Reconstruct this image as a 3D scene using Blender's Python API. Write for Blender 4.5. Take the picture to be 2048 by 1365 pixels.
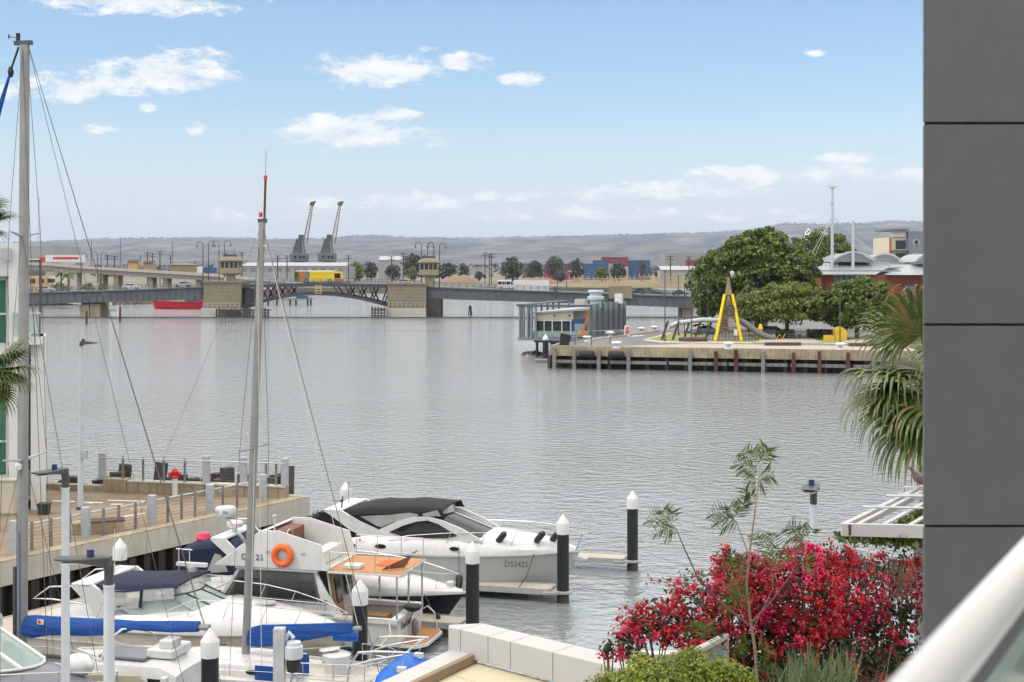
import bpy, math, random
import numpy as np
from mathutils import Vector, Matrix
random.seed(11); np.random.seed(11)
R = math.radians
sc = bpy.context.scene
for o in list(bpy.data.objects): bpy.data.objects.remove(o)

# ------------------------------------------------------------------ camera
FPX, HZ, CX, CH = 2800.0, 535.0, 1024.0, 13.0      # focal length in photo pixels, horizon row, centre column, eye height (m)
cam = bpy.data.cameras.new('camera'); camo = bpy.data.objects.new('camera', cam); sc.collection.objects.link(camo)
camo.location = (0, 0, CH); camo.rotation_euler = (R(90), 0, 0)
cam.sensor_width = 36; cam.lens = FPX / 2048 * 36; cam.shift_y = (HZ - 682.5) / 2048
cam.clip_start = 0.05; cam.clip_end = 40000
cam.dof.use_dof = True; cam.dof.focus_distance = 60; cam.dof.aperture_fstop = 9.0
sc.camera = camo

# ------------------------------------------------------------------ sky, sun, exposure
SUN_EL, SUN_AZ = R(52), R(-112)                    # azimuth clockwise from +Y (the view direction)
w = bpy.data.worlds.new('World'); sc.world = w; w.cycles.sampling_method = 'MANUAL'; w.cycles.sample_map_resolution = 256; w.use_nodes = True
nt = w.node_tree; nt.nodes.clear()
def N(t, **kw):
    n = nt.nodes.new(t)
    for k, v in kw.items(): setattr(n, k, v)
    return n
def L(a, b): nt.links.new(a, b)
def M_(op, a, b=None, c=None, clamp=False):
    n = N('ShaderNodeMath', operation=op, use_clamp=clamp)
    for i, v in enumerate((a, b, c)):
        if v is None: continue
        if isinstance(v, (int, float)): n.inputs[i].default_value = v
        else: L(v, n.inputs[i])
    return n.outputs[0]
out = N('ShaderNodeOutputWorld'); bg = N('ShaderNodeBackground'); L(bg.outputs[0], out.inputs[0])
bg.inputs[1].default_value = 0.12
sky = N('ShaderNodeTexSky', sky_type='NISHITA', sun_disc=False)
sky.sun_elevation = SUN_EL; sky.sun_rotation = SUN_AZ; sky.altitude = 0; sky.air_density = 1.0; sky.dust_density = 0.6; sky.ozone_density = 3.0
tc = N('ShaderNodeTexCoord'); sp = N('ShaderNodeSeparateXYZ'); L(tc.outputs['Generated'], sp.inputs[0])
dx, dy, dz = sp.outputs
SKY_GAIN, CLOUD = 0.87, (6.2, 6.15, 6.0, 1)
yy = M_('MAXIMUM', dy, 0.05)
su = M_('DIVIDE', dx, yy); sv = M_('DIVIDE', dz, yy)             # the sky by direction: tangent coordinates around the view north
front = M_('GREATER_THAN', dy, 0.3)
cmb = N('ShaderNodeCombineXYZ'); L(su, cmb.inputs[0]); L(sv, cmb.inputs[1])
nz = N('ShaderNodeTexNoise'); nz.inputs['Scale'].default_value = 42; nz.inputs['Detail'].default_value = 8; nz.inputs['Roughness'].default_value = 0.68
stv = N('ShaderNodeVectorMath', operation='MULTIPLY'); L(cmb.outputs[0], stv.inputs[0]); stv.inputs[1].default_value = (0.75, 1.9, 1)
L(stv.outputs[0], nz.inputs['Vector'])
nz2 = N('ShaderNodeTexNoise'); nz2.inputs['Scale'].default_value = 13; nz2.inputs['Detail'].default_value = 3
stv2 = N('ShaderNodeVectorMath', operation='MULTIPLY'); L(cmb.outputs[0], stv2.inputs[0]); stv2.inputs[1].default_value = (0.8, 2.2, 1)
L(stv2.outputs[0], nz2.inputs['Vector'])
nmix = M_('ADD', M_('MULTIPLY', M_('SUBTRACT', nz.outputs['Fac'], 0.5), 5.0), M_('MULTIPLY', M_('SUBTRACT', nz2.outputs['Fac'], 0.5), 2.0))
# separate fair-weather clouds: direction (column, row), half width, half height, strength
CL = [(330,142,150,48,1.0),(150,176,170,32,1.0),(290,-4,240,34,1.0),(757,138,130,40,1.0),(940,125,70,20,.95),(1050,158,52,17,.95),
      (690,262,165,34,.95),(790,236,60,24,.9),(880,285,34,12,.9),(390,257,24,15,.9),(1490,352,125,20,.9),(1670,344,110,20,.95),(1710,317,80,12,.9),
      (1370,378,150,24,.9),(1240,388,110,18,.8),(780,400,150,24,.9),(890,408,60,12,.8),(1230,425,140,18,.7),(1830,352,90,15,.95),(970,390,50,13,.8),(1045,393,60,12,.7),
      (640,402,70,13,.6),(1010,432,60,14,.6),(450,435,160,22,.5),(300,214,20,10,.6),(1632,107,18,7,.45),(200,258,40,12,.5),(850,97,26,8,.6),(1500,430,130,16,.5),
      (2250,160,260,60,1.0),(-300,120,280,60,1.0)]
mask = None
def VM(op, a, b, c=None):
    n = N('ShaderNodeVectorMath', operation=op)
    for i, v in enumerate((a, b, c)):
        if v is None: continue
        if isinstance(v, tuple): n.inputs[i].default_value = v
        else: L(v, n.inputs[i])
    return n.outputs[1] if op in ('DOT_PRODUCT', 'LENGTH') else n.outputs[0]
for (cx_, cy_, rx_, ry_, st_) in CL:
    sx_, sy_ = FPX / rx_, FPX / ry_
    q = VM('MULTIPLY_ADD', cmb.outputs[0], (sx_, sy_, 0), (-(cx_ - CX) / rx_, -(HZ - cy_) / ry_, 0))
    m = M_('MULTIPLY_ADD', VM('DOT_PRODUCT', q, q), -st_, st_)
    mask = m if mask is None else M_('MAXIMUM', mask, m)
mask = M_('MAXIMUM', mask, -1.6)
dens = M_('SUBTRACT', M_('ADD', mask, nmix), 0.02)
mr = N('ShaderNodeMapRange', interpolation_type='SMOOTHSTEP'); L(dens, mr.inputs[0]); mr.inputs[1].default_value = -0.15; mr.inputs[2].default_value = 0.9
mr.inputs[3].default_value = 0; mr.inputs[4].default_value = 0.92
cl_front = M_('MULTIPLY', mr.outputs[0], front)
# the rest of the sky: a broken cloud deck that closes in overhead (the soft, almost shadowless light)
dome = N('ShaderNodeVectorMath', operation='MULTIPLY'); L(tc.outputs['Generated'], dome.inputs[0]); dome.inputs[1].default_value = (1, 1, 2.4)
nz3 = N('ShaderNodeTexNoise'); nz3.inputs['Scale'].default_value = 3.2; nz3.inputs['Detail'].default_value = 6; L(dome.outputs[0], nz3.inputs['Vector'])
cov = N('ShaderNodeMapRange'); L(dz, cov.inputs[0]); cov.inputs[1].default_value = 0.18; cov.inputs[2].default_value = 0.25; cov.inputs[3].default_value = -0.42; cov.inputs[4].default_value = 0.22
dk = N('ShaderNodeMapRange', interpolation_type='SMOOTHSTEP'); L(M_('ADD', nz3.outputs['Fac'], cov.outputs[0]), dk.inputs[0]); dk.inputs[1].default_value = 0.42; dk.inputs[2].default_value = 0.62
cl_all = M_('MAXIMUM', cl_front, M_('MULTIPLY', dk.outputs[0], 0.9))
# thin veil towards the horizon
veil = N('ShaderNodeMapRange'); L(dz, veil.inputs[0]); veil.inputs[1].default_value = 0.0; veil.inputs[2].default_value = 0.115; veil.inputs[3].default_value = 0.92; veil.inputs[4].default_value = 0.05
hs = N('ShaderNodeHueSaturation'); L(sky.outputs[0], hs.inputs['Color']); hs.inputs['Saturation'].default_value = 1.08; hs.inputs['Value'].default_value = SKY_GAIN
mv = N('ShaderNodeMix', data_type='RGBA'); L(veil.outputs[0], mv.inputs[0]); L(hs.outputs[0], mv.inputs[6]); mv.inputs[7].default_value = (4.05, 4.35, 4.7, 1)
mc = N('ShaderNodeMix', data_type='RGBA'); L(cl_all, mc.inputs[0]); L(mv.outputs[2], mc.inputs[6]); 
cs = N('ShaderNodeMix', data_type='RGBA'); L(M_('MULTIPLY', M_('SUBTRACT', nz.outputs['Fac'], 0.30), 2.6, clamp=True), cs.inputs[0]); cs.inputs[6].default_value = (3.9, 4.3, 4.75, 1); cs.inputs[7].default_value = CLOUD
dkc = N('ShaderNodeMix', data_type='RGBA'); L(M_('MULTIPLY', M_('SUBTRACT', dz, 0.19), 6.0, clamp=True), dkc.inputs[0]); L(cs.outputs[2], dkc.inputs[6]); dkc.inputs[7].default_value = (11.8, 11.3, 10.6, 1)  # unseen overhead deck made brighter than the clouds in view, to lift the water
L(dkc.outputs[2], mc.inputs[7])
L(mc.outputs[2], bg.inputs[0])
sun = bpy.data.lights.new('sun', 'SUN'); suno = bpy.data.objects.new('sun', sun); sc.collection.objects.link(suno)
sun.energy = 1.0; sun.angle = R(12); sun.color = (1.0, 0.96, 0.9)
sd = Vector((math.sin(SUN_AZ) * math.cos(SUN_EL), math.cos(SUN_AZ) * math.cos(SUN_EL), math.sin(SUN_EL)))
suno.rotation_euler = sd.to_track_quat('Z', 'Y').to_euler(); suno.location = sd * 60 + Vector((0, 20, 0))
vs = sc.view_settings; vs.view_transform = 'Standard'; vs.look = 'None'; vs.gamma = 1; vs.exposure = 0.62; vs.use_curve_mapping = False
sc.render.engine = 'CYCLES'
sc.cycles.use_denoising = True; sc.cycles.max_bounces = 6; sc.cycles.diffuse_bounces = 3; sc.cycles.glossy_bounces = 3
sc.cycles.transmission_bounces = 4; sc.cycles.transparent_max_bounces = 10; sc.cycles.volume_bounces = 0; sc.cycles.caustics_reflective = False; sc.cycles.caustics_refractive = False
sc.cycles.use_adaptive_sampling = True; sc.cycles.adaptive_threshold = 0.02

# ------------------------------------------------------------------ helpers
COL = sc.collection.objects
def at(px, py, Y): return Vector(((px - CX) / FPX * Y, Y, CH - (py - HZ) / FPX * Y))   # photo pixel + distance -> point
def on(px, py, z):                                                                      # photo pixel on a level z
    Y = (CH - z) * FPX / (py - HZ); return Vector(((px - CX) / FPX * Y, Y, z))
def V(*a): return Vector(a)
WM = {}                                            # world matrix of every empty / part we parent to
def wm(o): return WM.get(o.name, Matrix.Identity(4))
def tag(o, label=None, cat=None, group=None, kind=None):
    if label: o['label'] = label
    if cat: o['category'] = cat
    if group: o['group'] = group
    if kind: o['kind'] = kind
    return o
def thing(name, label, cat, loc=(0, 0, 0), rz=0.0, group=None):
    o = bpy.data.objects.new(name, None); COL.link(o); o.empty_display_size = 0.3
    o.location = loc; o.rotation_euler = (0, 0, rz)
    WM[o.name] = Matrix.Translation(Vector(loc)) @ Matrix.Rotation(rz, 4, 'Z')
    return tag(o, label, cat, group)
def kids(o): return [c for c in bpy.data.objects if c.parent == o]
def copy_tree(o, loc, rz=None, label=None, scale=None):
    def rec(s, par):
        c = s.copy(); COL.link(c); c.parent = par
        for ch in s.children: rec(ch, c)
        return c
    r = rec(o, None); r.location = loc
    if rz is not None: r.rotation_euler = (0, 0, rz)
    if label: r['label'] = label
    if scale: r.scale = scale if not isinstance(scale, (int, float)) else (scale,) * 3
    return r
class MB:
    def __init__(s): s.v = []; s.f = []
    def add(s, vs, fs):
        b = len(s.v); s.v += [tuple(p) for p in vs]; s.f += [tuple(b + i for i in f) for f in fs]; return s
    def box(s, x0, x1, y0, y1, z0, z1, m=None):
        vs = [V(x, y, z) for z in (z0, z1) for y in (y0, y1) for x in (x0, x1)]
        if m is not None: vs = [m @ p for p in vs]
        return s.add(vs, [(0, 2, 3, 1), (4, 5, 7, 6), (0, 1, 5, 4), (2, 6, 7, 3), (0, 4, 6, 2), (1, 3, 7, 5)])
    def bar(s, a, b, wd, ht):                       # box beam from a to b, level width wd, height ht
        a, b = Vector(a), Vector(b); d = (b - a); ln = d.length; d.normalize()
        up = V(0, 0, 1) if abs(d.z) < 0.95 else V(1, 0, 0)
        sx = d.cross(up).normalized(); uz = sx.cross(d).normalized()
        m = Matrix(((d.x, sx.x, uz.x, a.x), (d.y, sx.y, uz.y, a.y), (d.z, sx.z, uz.z, a.z), (0, 0, 0, 1)))
        return s.box(0, ln, -wd / 2, wd / 2, -ht / 2, ht / 2, m)
    def tube(s, pts, r, n=6, cap=True, closed=False):
        pts = [Vector(p) for p in pts]; k = len(pts); rs = r if isinstance(r, (list, tuple)) else [r] * k
        rings = []; ref = None
        for i, p in enumerate(pts):
            if closed: d = pts[(i + 1) % k] - pts[i - 1]
            else: d = pts[min(i + 1, k - 1)] - pts[max(i - 1, 0)]
            if d.length < 1e-9: d = V(0, 0, 1)
            d.normalize()
            if ref is None: ref = V(0, 0, 1) if abs(d.z) < 0.9 else V(1, 0, 0)
            a = d.cross(ref)
            if a.length < 1e-4: a = d.cross(V(0.3, 1, 0.2))
            a.normalize(); b = d.cross(a).normalized()
            ref = a.cross(d)
            rings.append([p + (a * math.cos(t) + b * math.sin(t)) * rs[i] for t in [2 * math.pi * j / n for j in range(n)]])
        return s.loft(rings, True, cap and not closed, closed)
    def loft(s, rings, closed=True, cap=True, loop=False):
        n = len(rings[0]); vs = [p for r_ in rings for p in r_]; fs = []
        m = len(rings)
        for i in range(m if loop else m - 1):
            i2 = (i + 1) % m
            for j in range(n if closed else n - 1):
                j2 = (j + 1) % n
                fs.append((i * n + j, i * n + j2, i2 * n + j2, i2 * n + j))
        if cap and closed: fs.append(tuple(range(n - 1, -1, -1))); fs.append(tuple((m - 1) * n + j for j in range(n)))
        return s.add(vs, fs)
    def cyl(s, p, r, h, n=10, r2=None):
        p = Vector(p); return s.tube([p, p + V(0, 0, h)], [r, r if r2 is None else r2], n)
    def lathe(s, c, prof, n=12):                    # prof: (radius, z)
        c = Vector(c)
        return s.loft([[c + V(r * math.cos(2 * math.pi * j / n), r * math.sin(2 * math.pi * j / n), z) for j in range(n)] for r, z in prof], True, True)
    def prism(s, poly, ext):                        # 3-D polygon pushed along a vector
        poly = [Vector(p) for p in poly]; e = Vector(ext); n = len(poly)
        fs = [tuple(range(n - 1, -1, -1)), tuple(range(n, 2 * n))] + [(i, (i + 1) % n, n + (i + 1) % n, n + i) for i in range(n)]
        return s.add(poly + [p + e for p in poly], fs)
    def quad(s, *p): return s.add([Vector(q) for q in p], [tuple(range(len(p)))])
    def mesh(s, name, smooth=None):
        me = bpy.data.meshes.new(name); me.from_pydata(s.v, [], s.f); me.update()
        if smooth is not None:
            me.polygons.foreach_set('use_smooth', [True] * len(me.polygons)); me.set_sharp_from_angle(angle=R(smooth))
        return me
    def build(s, name, mat, parent=None, world=False, smooth=None, bevel=0, fixn=True):
        if world and parent is not None:
            inv = wm(parent).inverted(); s.v = [tuple(inv @ Vector(p)) for p in s.v]
        me = s.mesh(name, smooth)
        if fixn:
            import bmesh
            bm = bmesh.new(); bm.from_mesh(me); bmesh.ops.recalc_face_normals(bm, faces=bm.faces); bm.to_mesh(me); bm.free()
            if smooth is not None: me.set_sharp_from_angle(angle=R(smooth))
        return place(name, me, mat, parent, bevel)
def place(name, me, mat, parent=None, bevel=0):
    if mat is not None and len(me.materials) == 0: me.materials.append(mat)
    o = bpy.data.objects.new(name, me); COL.link(o)
    if parent is not None: o.parent = parent; WM[o.name] = wm(parent)
    if bevel:
        b = o.modifiers.new('bevel', 'BEVEL'); b.width = bevel; b.segments = 2; b.limit_method = 'ANGLE'; b.angle_limit = R(40)
    return o
def inst(name, me, parent, loc, rz=0.0, mat=None):  # an alike piece sharing mesh data
    o = bpy.data.objects.new(name, me); COL.link(o); o.parent = parent; o.location = loc; o.rotation_euler = (0, 0, rz); return o
def struct(o): o['kind'] = 'structure'; return o

# ------------------------------------------------------------------ materials
MT = {}
def mat(name, col, rough=0.6, var=0.18, scale=4.0, metal=0.0, bump=0.0, bscale=None, streak=0.0, streak_col=(0.10, 0.075, 0.05), spec=0.5, stretch=(1, 1, 1), coat=0.0, var2=None):
    m = bpy.data.materials.new(name); m.use_nodes = True; t = m.node_tree; p = t.nodes['Principled BSDF']
    def nn(k): return t.nodes.new(k)
    tcn = nn('ShaderNodeTexCoord'); mp = nn('ShaderNodeMapping'); t.links.new(tcn.outputs['Object'], mp.inputs[0]); mp.inputs['Scale'].default_value = stretch
    n1 = nn('ShaderNodeTexNoise'); n1.inputs['Scale'].default_value = scale; n1.inputs['Detail'].default_value = 6; n1.inputs['Roughness'].default_value = 0.6
    t.links.new(mp.outputs[0], n1.inputs['Vector'])
    cr = nn('ShaderNodeValToRGB'); e = cr.color_ramp.elements
    c2 = var2 or tuple(min(1, c * (1 + var)) for c in col)
    e[0].position = 0.3; e[1].position = 0.7; e[0].color = tuple(c * (1 - var) for c in col) + (1,); e[1].color = tuple(c2) + (1,)
    t.links.new(n1.outputs['Fac'], cr.inputs[0]); col_out = cr.outputs[0]
    if streak:
        mp2 = nn('ShaderNodeMapping'); t.links.new(tcn.outputs['Object'], mp2.inputs[0]); mp2.inputs['Scale'].default_value = (2.2, 2.2, 0.25)
        n2 = nn('ShaderNodeTexNoise'); n2.inputs['Scale'].default_value = 1.6; n2.inputs['Detail'].default_value = 8; n2.inputs['Roughness'].default_value = 0.7; t.links.new(mp2.outputs[0], n2.inputs['Vector'])
        r2 = nn('ShaderNodeMapRange'); t.links.new(n2.outputs['Fac'], r2.inputs[0]); r2.inputs[1].default_value = 0.5; r2.inputs[2].default_value = 0.75; r2.inputs[4].default_value = streak
        mx = nn('ShaderNodeMix'); mx.data_type = 'RGBA'; t.links.new(r2.outputs[0], mx.inputs[0]); t.links.new(col_out, mx.inputs[6]); mx.inputs[7].default_value = streak_col + (1,)
        col_out = mx.outputs[2]
    t.links.new(col_out, p.inputs['Base Color'])
    rr = nn('ShaderNodeMapRange'); t.links.new(n1.outputs['Fac'], rr.inputs[0]); rr.inputs[3].default_value = max(0.03, rough - 0.08); rr.inputs[4].default_value = min(1, rough + 0.08); t.links.new(rr.outputs[0], p.inputs['Roughness'])
    p.inputs['Metallic'].default_value = metal; p.inputs['Specular IOR Level'].default_value = spec
    if coat: p.inputs['Coat Weight'].default_value = coat
    if bump:
        nb = nn('ShaderNodeTexNoise'); nb.inputs['Scale'].default_value = bscale or scale * 4; nb.inputs['Detail'].default_value = 5; t.links.new(mp.outputs[0], nb.inputs['Vector'])
        bp = nn('ShaderNodeBump'); bp.inputs['Strength'].default_value = bump; bp.inputs['Distance'].default_value = 0.05; t.links.new(nb.outputs['Fac'], bp.inputs['Height']); t.links.new(bp.outputs[0], p.inputs['Normal'])
    MT[name] = m; return m
def leafmat(name, c1, c2, rough=0.5, trans=0.25, c3=None):
    m = bpy.data.materials.new(name); m.use_nodes = True; t = m.node_tree; p = t.nodes['Principled BSDF']
    g = t.nodes.new('ShaderNodeNewGeometry'); cr = t.nodes.new('ShaderNodeValToRGB'); e = cr.color_ramp.elements
    e[0].color = c1 + (1,); e[1].color = c2 + (1,)
    if c3: x = cr.color_ramp.elements.new(0.5); x.color = c3 + (1,)
    tcn = t.nodes.new('ShaderNodeTexCoord'); n1 = t.nodes.new('ShaderNodeTexNoise'); n1.inputs['Scale'].default_value = 0.9; t.links.new(tcn.outputs['Object'], n1.inputs['Vector'])
    ad = t.nodes.new('ShaderNodeMath'); ad.operation = 'MULTIPLY_ADD'; t.links.new(g.outputs['Random Per Island'], ad.inputs[0]); ad.inputs[1].default_value = 0.6
    mm = t.nodes.new('ShaderNodeMath'); mm.operation = 'MULTIPLY_ADD'; t.links.new(n1.outputs['Fac'], mm.inputs[0]); mm.inputs[1].default_value = 1.2; mm.inputs[2].default_value = -0.4
    t.links.new(mm.outputs[0], ad.inputs[2]); t.links.new(ad.outputs[0], cr.inputs[0])
    t.links.new(cr.outputs[0], p.inputs['Base Color']); p.inputs['Roughness'].default_value = rough
    tr = t.nodes.new('ShaderNodeBsdfTranslucent'); t.links.new(cr.outputs[0], tr.inputs[0]); mx = t.nodes.new('ShaderNodeMixShader'); mx.inputs[0].default_value = trans
    t.links.new(p.outputs[0], mx.inputs[1]); t.links.new(tr.outputs[0], mx.inputs[2]); t.links.new(mx.outputs[0], t.nodes['Material Output'].inputs[0])
    MT[name] = m; return m
def glassmat(name, col, alpha, rough=0.05, var=0.1):
    m = mat(name, col, rough, var, 2.0); p = m.node_tree.nodes['Principled BSDF']; p.inputs['Alpha'].default_value = alpha; return m
mat('gelcoat', (0.57, 0.57, 0.56), 0.28, 0.06, 1.2, streak=0.45, streak_col=(0.42, 0.395, 0.34), coat=0.3)
mat('gelcoat_old', (0.52, 0.49, 0.43), 0.4, 0.14, 2.5, streak=0.45, streak_col=(0.36, 0.31, 0.23))
mat('gelcoat_cream', (0.62, 0.57, 0.44), 0.45, 0.10, 3.0, streak=0.25, streak_col=(0.4, 0.34, 0.22))
mat('gelcoat_shaded', (0.46, 0.47, 0.47), 0.32, 0.06, 1.0, streak=0.3, streak_col=(0.35, 0.34, 0.31))  # white gelcoat made greyer: shading of the hull sides put into the colour
mat('hull_black', (0.012, 0.013, 0.018), 0.16, 0.2, 1.0, coat=0.5)
mat('hull_charcoal', (0.15, 0.155, 0.18), 0.35, 0.12, 1.5, streak=0.15)
mat('antifoul', (0.02, 0.03, 0.05), 0.7, 0.3, 3)
mat('navy_canvas', (0.003, 0.009, 0.034), 0.85, 0.25, 3, bump=0.3, bscale=6)
mat('black_canvas', (0.005, 0.005, 0.006), 0.85, 0.3, 3, bump=0.3, bscale=5)
mat('blue_canvas', (0.001, 0.05, 0.235), 0.8, 0.3, 2.5, bump=1.0, bscale=3, stretch=(0.5, 1, 2.5))
mat('blue_tarp', (0.003, 0.11, 0.48), 0.55, 0.3, 2.0, bump=0.9, bscale=2.5)
mat('dark_glass', (0.010, 0.011, 0.013), 0.08, 0.3, 1.0, spec=0.5)
mat('window_glass', (0.028, 0.032, 0.032), 0.08, 0.4, 0.6, spec=0.5)
glassmat('vinyl', (0.62, 0.62, 0.60), 0.42, 0.12, 0.15)
glassmat('windscreen', (0.35, 0.46, 0.42), 0.6, 0.06, 0.12)
glassmat('pane_green', (0.42, 0.56, 0.50), 0.35, 0.05, 0.1)
mat('green_glass', (0.02, 0.18, 0.11), 0.08, 0.25, 0.7, spec=0.8)
mat('steel', (0.55, 0.55, 0.53), 0.28, 0.08, 5, metal=0.9)
mat('alloy', (0.25, 0.25, 0.245), 0.5, 0.12, 2.5, metal=0.2, streak=0.25, streak_col=(0.2, 0.18, 0.15))
mat('galv', (0.40, 0.42, 0.44), 0.5, 0.12, 6, metal=0.3)
mat('galv_light', (0.46, 0.50, 0.54), 0.45, 0.06, 3)
mat('dark_steel', (0.06, 0.065, 0.07), 0.5, 0.2, 4)
mat('lamp_grey', (0.045, 0.046, 0.048), 0.45, 0.12, 6)
mat('cap_blue', (0.01, 0.03, 0.16), 0.35, 0.1, 5)
mat('wire', (0.12, 0.11, 0.10), 0.5, 0.2, 5, metal=0.4)
mat('rope', (0.55, 0.50, 0.40), 0.9, 0.2, 20)
mat('rope_dark', (0.05, 0.05, 0.05), 0.9, 0.2, 20)
mat('teak', (0.40, 0.19, 0.075), 0.7, 0.2, 3, stretch=(1, 8, 1))
mat('wood', (0.36, 0.19, 0.07), 0.5, 0.2, 3, stretch=(4, 4, 0.6))
mat('orange', (0.72, 0.115, 0.015), 0.55, 0.12, 3)
mat('red_paint', (0.50, 0.012, 0.02), 0.4, 0.2, 1.0, streak=0.25, streak_col=(0.25, 0.01, 0.015))
mat('pink_red', (0.62, 0.03, 0.09), 0.5, 0.1, 3)
mat('rubber', (0.012, 0.012, 0.013), 0.6, 0.3, 4)
mat('pile_black', (0.009, 0.009, 0.010), 0.45, 0.25, 3, streak=0.35, streak_col=(0.05, 0.049, 0.045))
mat('pile_white', (0.62, 0.62, 0.61), 0.5, 0.05, 3, streak=0.15, streak_col=(0.45, 0.42, 0.36))
mat('fender_green', (0.018, 0.03, 0.02), 0.6, 0.2, 3)
mat('white_plain', (0.64, 0.64, 0.63), 0.5, 0.06, 2, streak=0.12, streak_col=(0.45, 0.42, 0.36))
mat('render_white', (0.62, 0.62, 0.61), 0.75, 0.04, 0.6, streak=0.12, streak_col=(0.5, 0.48, 0.44))
mat('concrete', (0.44, 0.42, 0.37), 0.85, 0.12, 0.9, bump=0.3, bscale=8, streak=0.45, streak_col=(0.26, 0.22, 0.16))
mat('concrete_old', (0.33, 0.27, 0.185), 0.9, 0.28, 0.6, bump=0.4, bscale=5, streak=0.95, streak_col=(0.095, 0.07, 0.045))
mat('exposed_aggregate', (0.225, 0.165, 0.105), 0.9, 0.2, 0.5, bump=0.25, bscale=30, var2=(0.29, 0.225, 0.155), streak=.3)
mat('asphalt', (0.155, 0.155, 0.155), 0.9, 0.18, 0.12, bump=0.2, bscale=20)
mat('paving', (0.36, 0.32, 0.27), 0.9, 0.12, 0.2, bump=0.2, bscale=10)
mat('sheetpile', (0.024, 0.020, 0.019), 0.85, 0.35, 1.0, streak=0.8, streak_col=(0.12, 0.06, 0.032))
mat('timber_grey', (0.20, 0.185, 0.17), 0.9, 0.25, 2.0, stretch=(1, 1, 3), bump=0.4)
mat('timber_dark', (0.055, 0.048, 0.042), 0.9, 0.35, 2.0, bump=0.6, bscale=5, streak=0.5, streak_col=(0.16, 0.14, 0.12))
mat('rust', (0.085, 0.038, 0.026), 0.9, 0.35, 1.5, streak=0.4, streak_col=(0.06, 0.03, 0.02))
mat('pontoon_deck', (0.42, 0.38, 0.31), 0.85, 0.12, 1.0, streak=0.2)
mat('pontoon_side', (0.30, 0.30, 0.29), 0.7, 0.15, 2)
mat('bridge_grey', (0.115, 0.132, 0.138), 0.7, 0.14, 0.25, streak=0.45, streak_col=(0.10, 0.095, 0.085))
mat('bridge_dark', (0.045, 0.052, 0.062), 0.6, 0.2, 0.3)
mat('bridge_stone', (0.235, 0.195, 0.135), 0.9, 0.16, 0.15, streak=0.4, streak_col=(0.14, 0.115, 0.08))
mat('viaduct', (0.25, 0.225, 0.20), 0.9, 0.14, 0.1, streak=0.4)
mat('cabin_tan', (0.29, 0.235, 0.155), 0.85, 0.12, 0.4, streak=0.3)
mat('rock', (0.20, 0.16, 0.115), 0.95, 0.35, 0.4, bump=0.8, bscale=1.0)
mat('earth', (0.19, 0.125, 0.08), 0.95, 0.25, 0.05)
mat('dry_grass', (0.36, 0.29, 0.165), 0.95, 0.25, 0.03)
mat('lawn', (0.19, 0.23, 0.06), 0.95, 0.25, 0.5)
mat('yellow', (0.86, 0.58, 0.0), 0.4, 0.08, 1.0)
mat('yellow_dull', (0.66, 0.42, 0.02), 0.5, 0.1, 1.0)
mat('brick_red', (0.34, 0.105, 0.05), 0.9, 0.22, 3.0, bump=0.2, bscale=12)
mat('roof_metal', (0.30, 0.32, 0.34), 0.45, 0.06, 0.2, metal=0.2, stretch=(3, 0.3, 1))
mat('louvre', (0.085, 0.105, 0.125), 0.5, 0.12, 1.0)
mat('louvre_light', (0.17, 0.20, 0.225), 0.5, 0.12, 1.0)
mat('corten', (0.10, 0.055, 0.045), 0.9, 0.2, 1.0)
mat('panel_grey', (0.098, 0.104, 0.111), 0.6, 0.07, 9.0, bump=0.12, bscale=160, streak=0.35, streak_col=(0.075, 0.078, 0.08))
mat('joint', (0.085, 0.062, 0.035), 0.9, 0.2, 4)
mat('clad_white', (0.43, 0.425, 0.415), 0.5, 0.04, 1.0, streak=0.10, streak_col=(0.5, 0.45, 0.36))
mat('roof_cream', (0.50, 0.45, 0.31), 0.85, 0.06, 0.8, streak=0.2, streak_col=(0.5, 0.44, 0.3))
mat('tan_trim', (0.26, 0.19, 0.12), 0.8, 0.2, 2)
mat('cabinet', (0.48, 0.44, 0.36), 0.6, 0.08, 1.0)
mat('shed_grey', (0.30, 0.30, 0.30), 0.7, 0.08, 0.05)
mat('shed_dark', (0.16, 0.16, 0.165), 0.7, 0.12, 0.1)
mat('shed_cream', (0.62, 0.55, 0.40), 0.8, 0.08, 0.1)
mat('shed_ochre', (0.50, 0.34, 0.15), 0.8, 0.08, 0.1)
mat('crane_grey', (0.115, 0.12, 0.13), 0.7, 0.15, 0.1)
mat('crane_tan', (0.22, 0.165, 0.10), 0.7, 0.2, 0.2)
mat('container_blue', (0.03, 0.085, 0.19), 0.6, 0.2, 0.2)
mat('container_red', (0.20, 0.035, 0.035), 0.6, 0.2, 0.2)
mat('container_pink', (0.33, 0.03, 0.10), 0.6, 0.2, 0.2)
mat('container_white', (0.40, 0.39, 0.36), 0.6, 0.1, 0.2)
mat('pine_frame', (0.52, 0.34, 0.14), 0.8, 0.15, 0.5)
mat('car_white', (0.6, 0.6, 0.6), 0.3, 0.03, 1.0, coat=0.4)
mat('car_dark', (0.03, 0.035, 0.045), 0.25, 0.1, 1.0, coat=0.4)
mat('car_blue', (0.12, 0.19, 0.27), 0.3, 0.1, 1.0, coat=0.4)
mat('car_silver', (0.40, 0.42, 0.44), 0.3, 0.05, 1.0, metal=0.3, coat=0.4)
mat('bus_yellow', (0.68, 0.48, 0.02), 0.4, 0.05, 1.0)
mat('bus_art', (0.30, 0.22, 0.07), 0.5, 0.7, 0.5, var2=(0.55, 0.20, 0.03))
mat('bus_green', (0.03, 0.09, 0.02), 0.5, 0.6, 0.7)
mat('bus_red', (0.55, 0.05, 0.03), 0.4, 0.1, 1.0)
mat('text_dark', (0.02, 0.02, 0.025), 0.6, 0.1, 2)
mat('text_navy', (0.01, 0.02, 0.10), 0.6, 0.1, 2)
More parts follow.
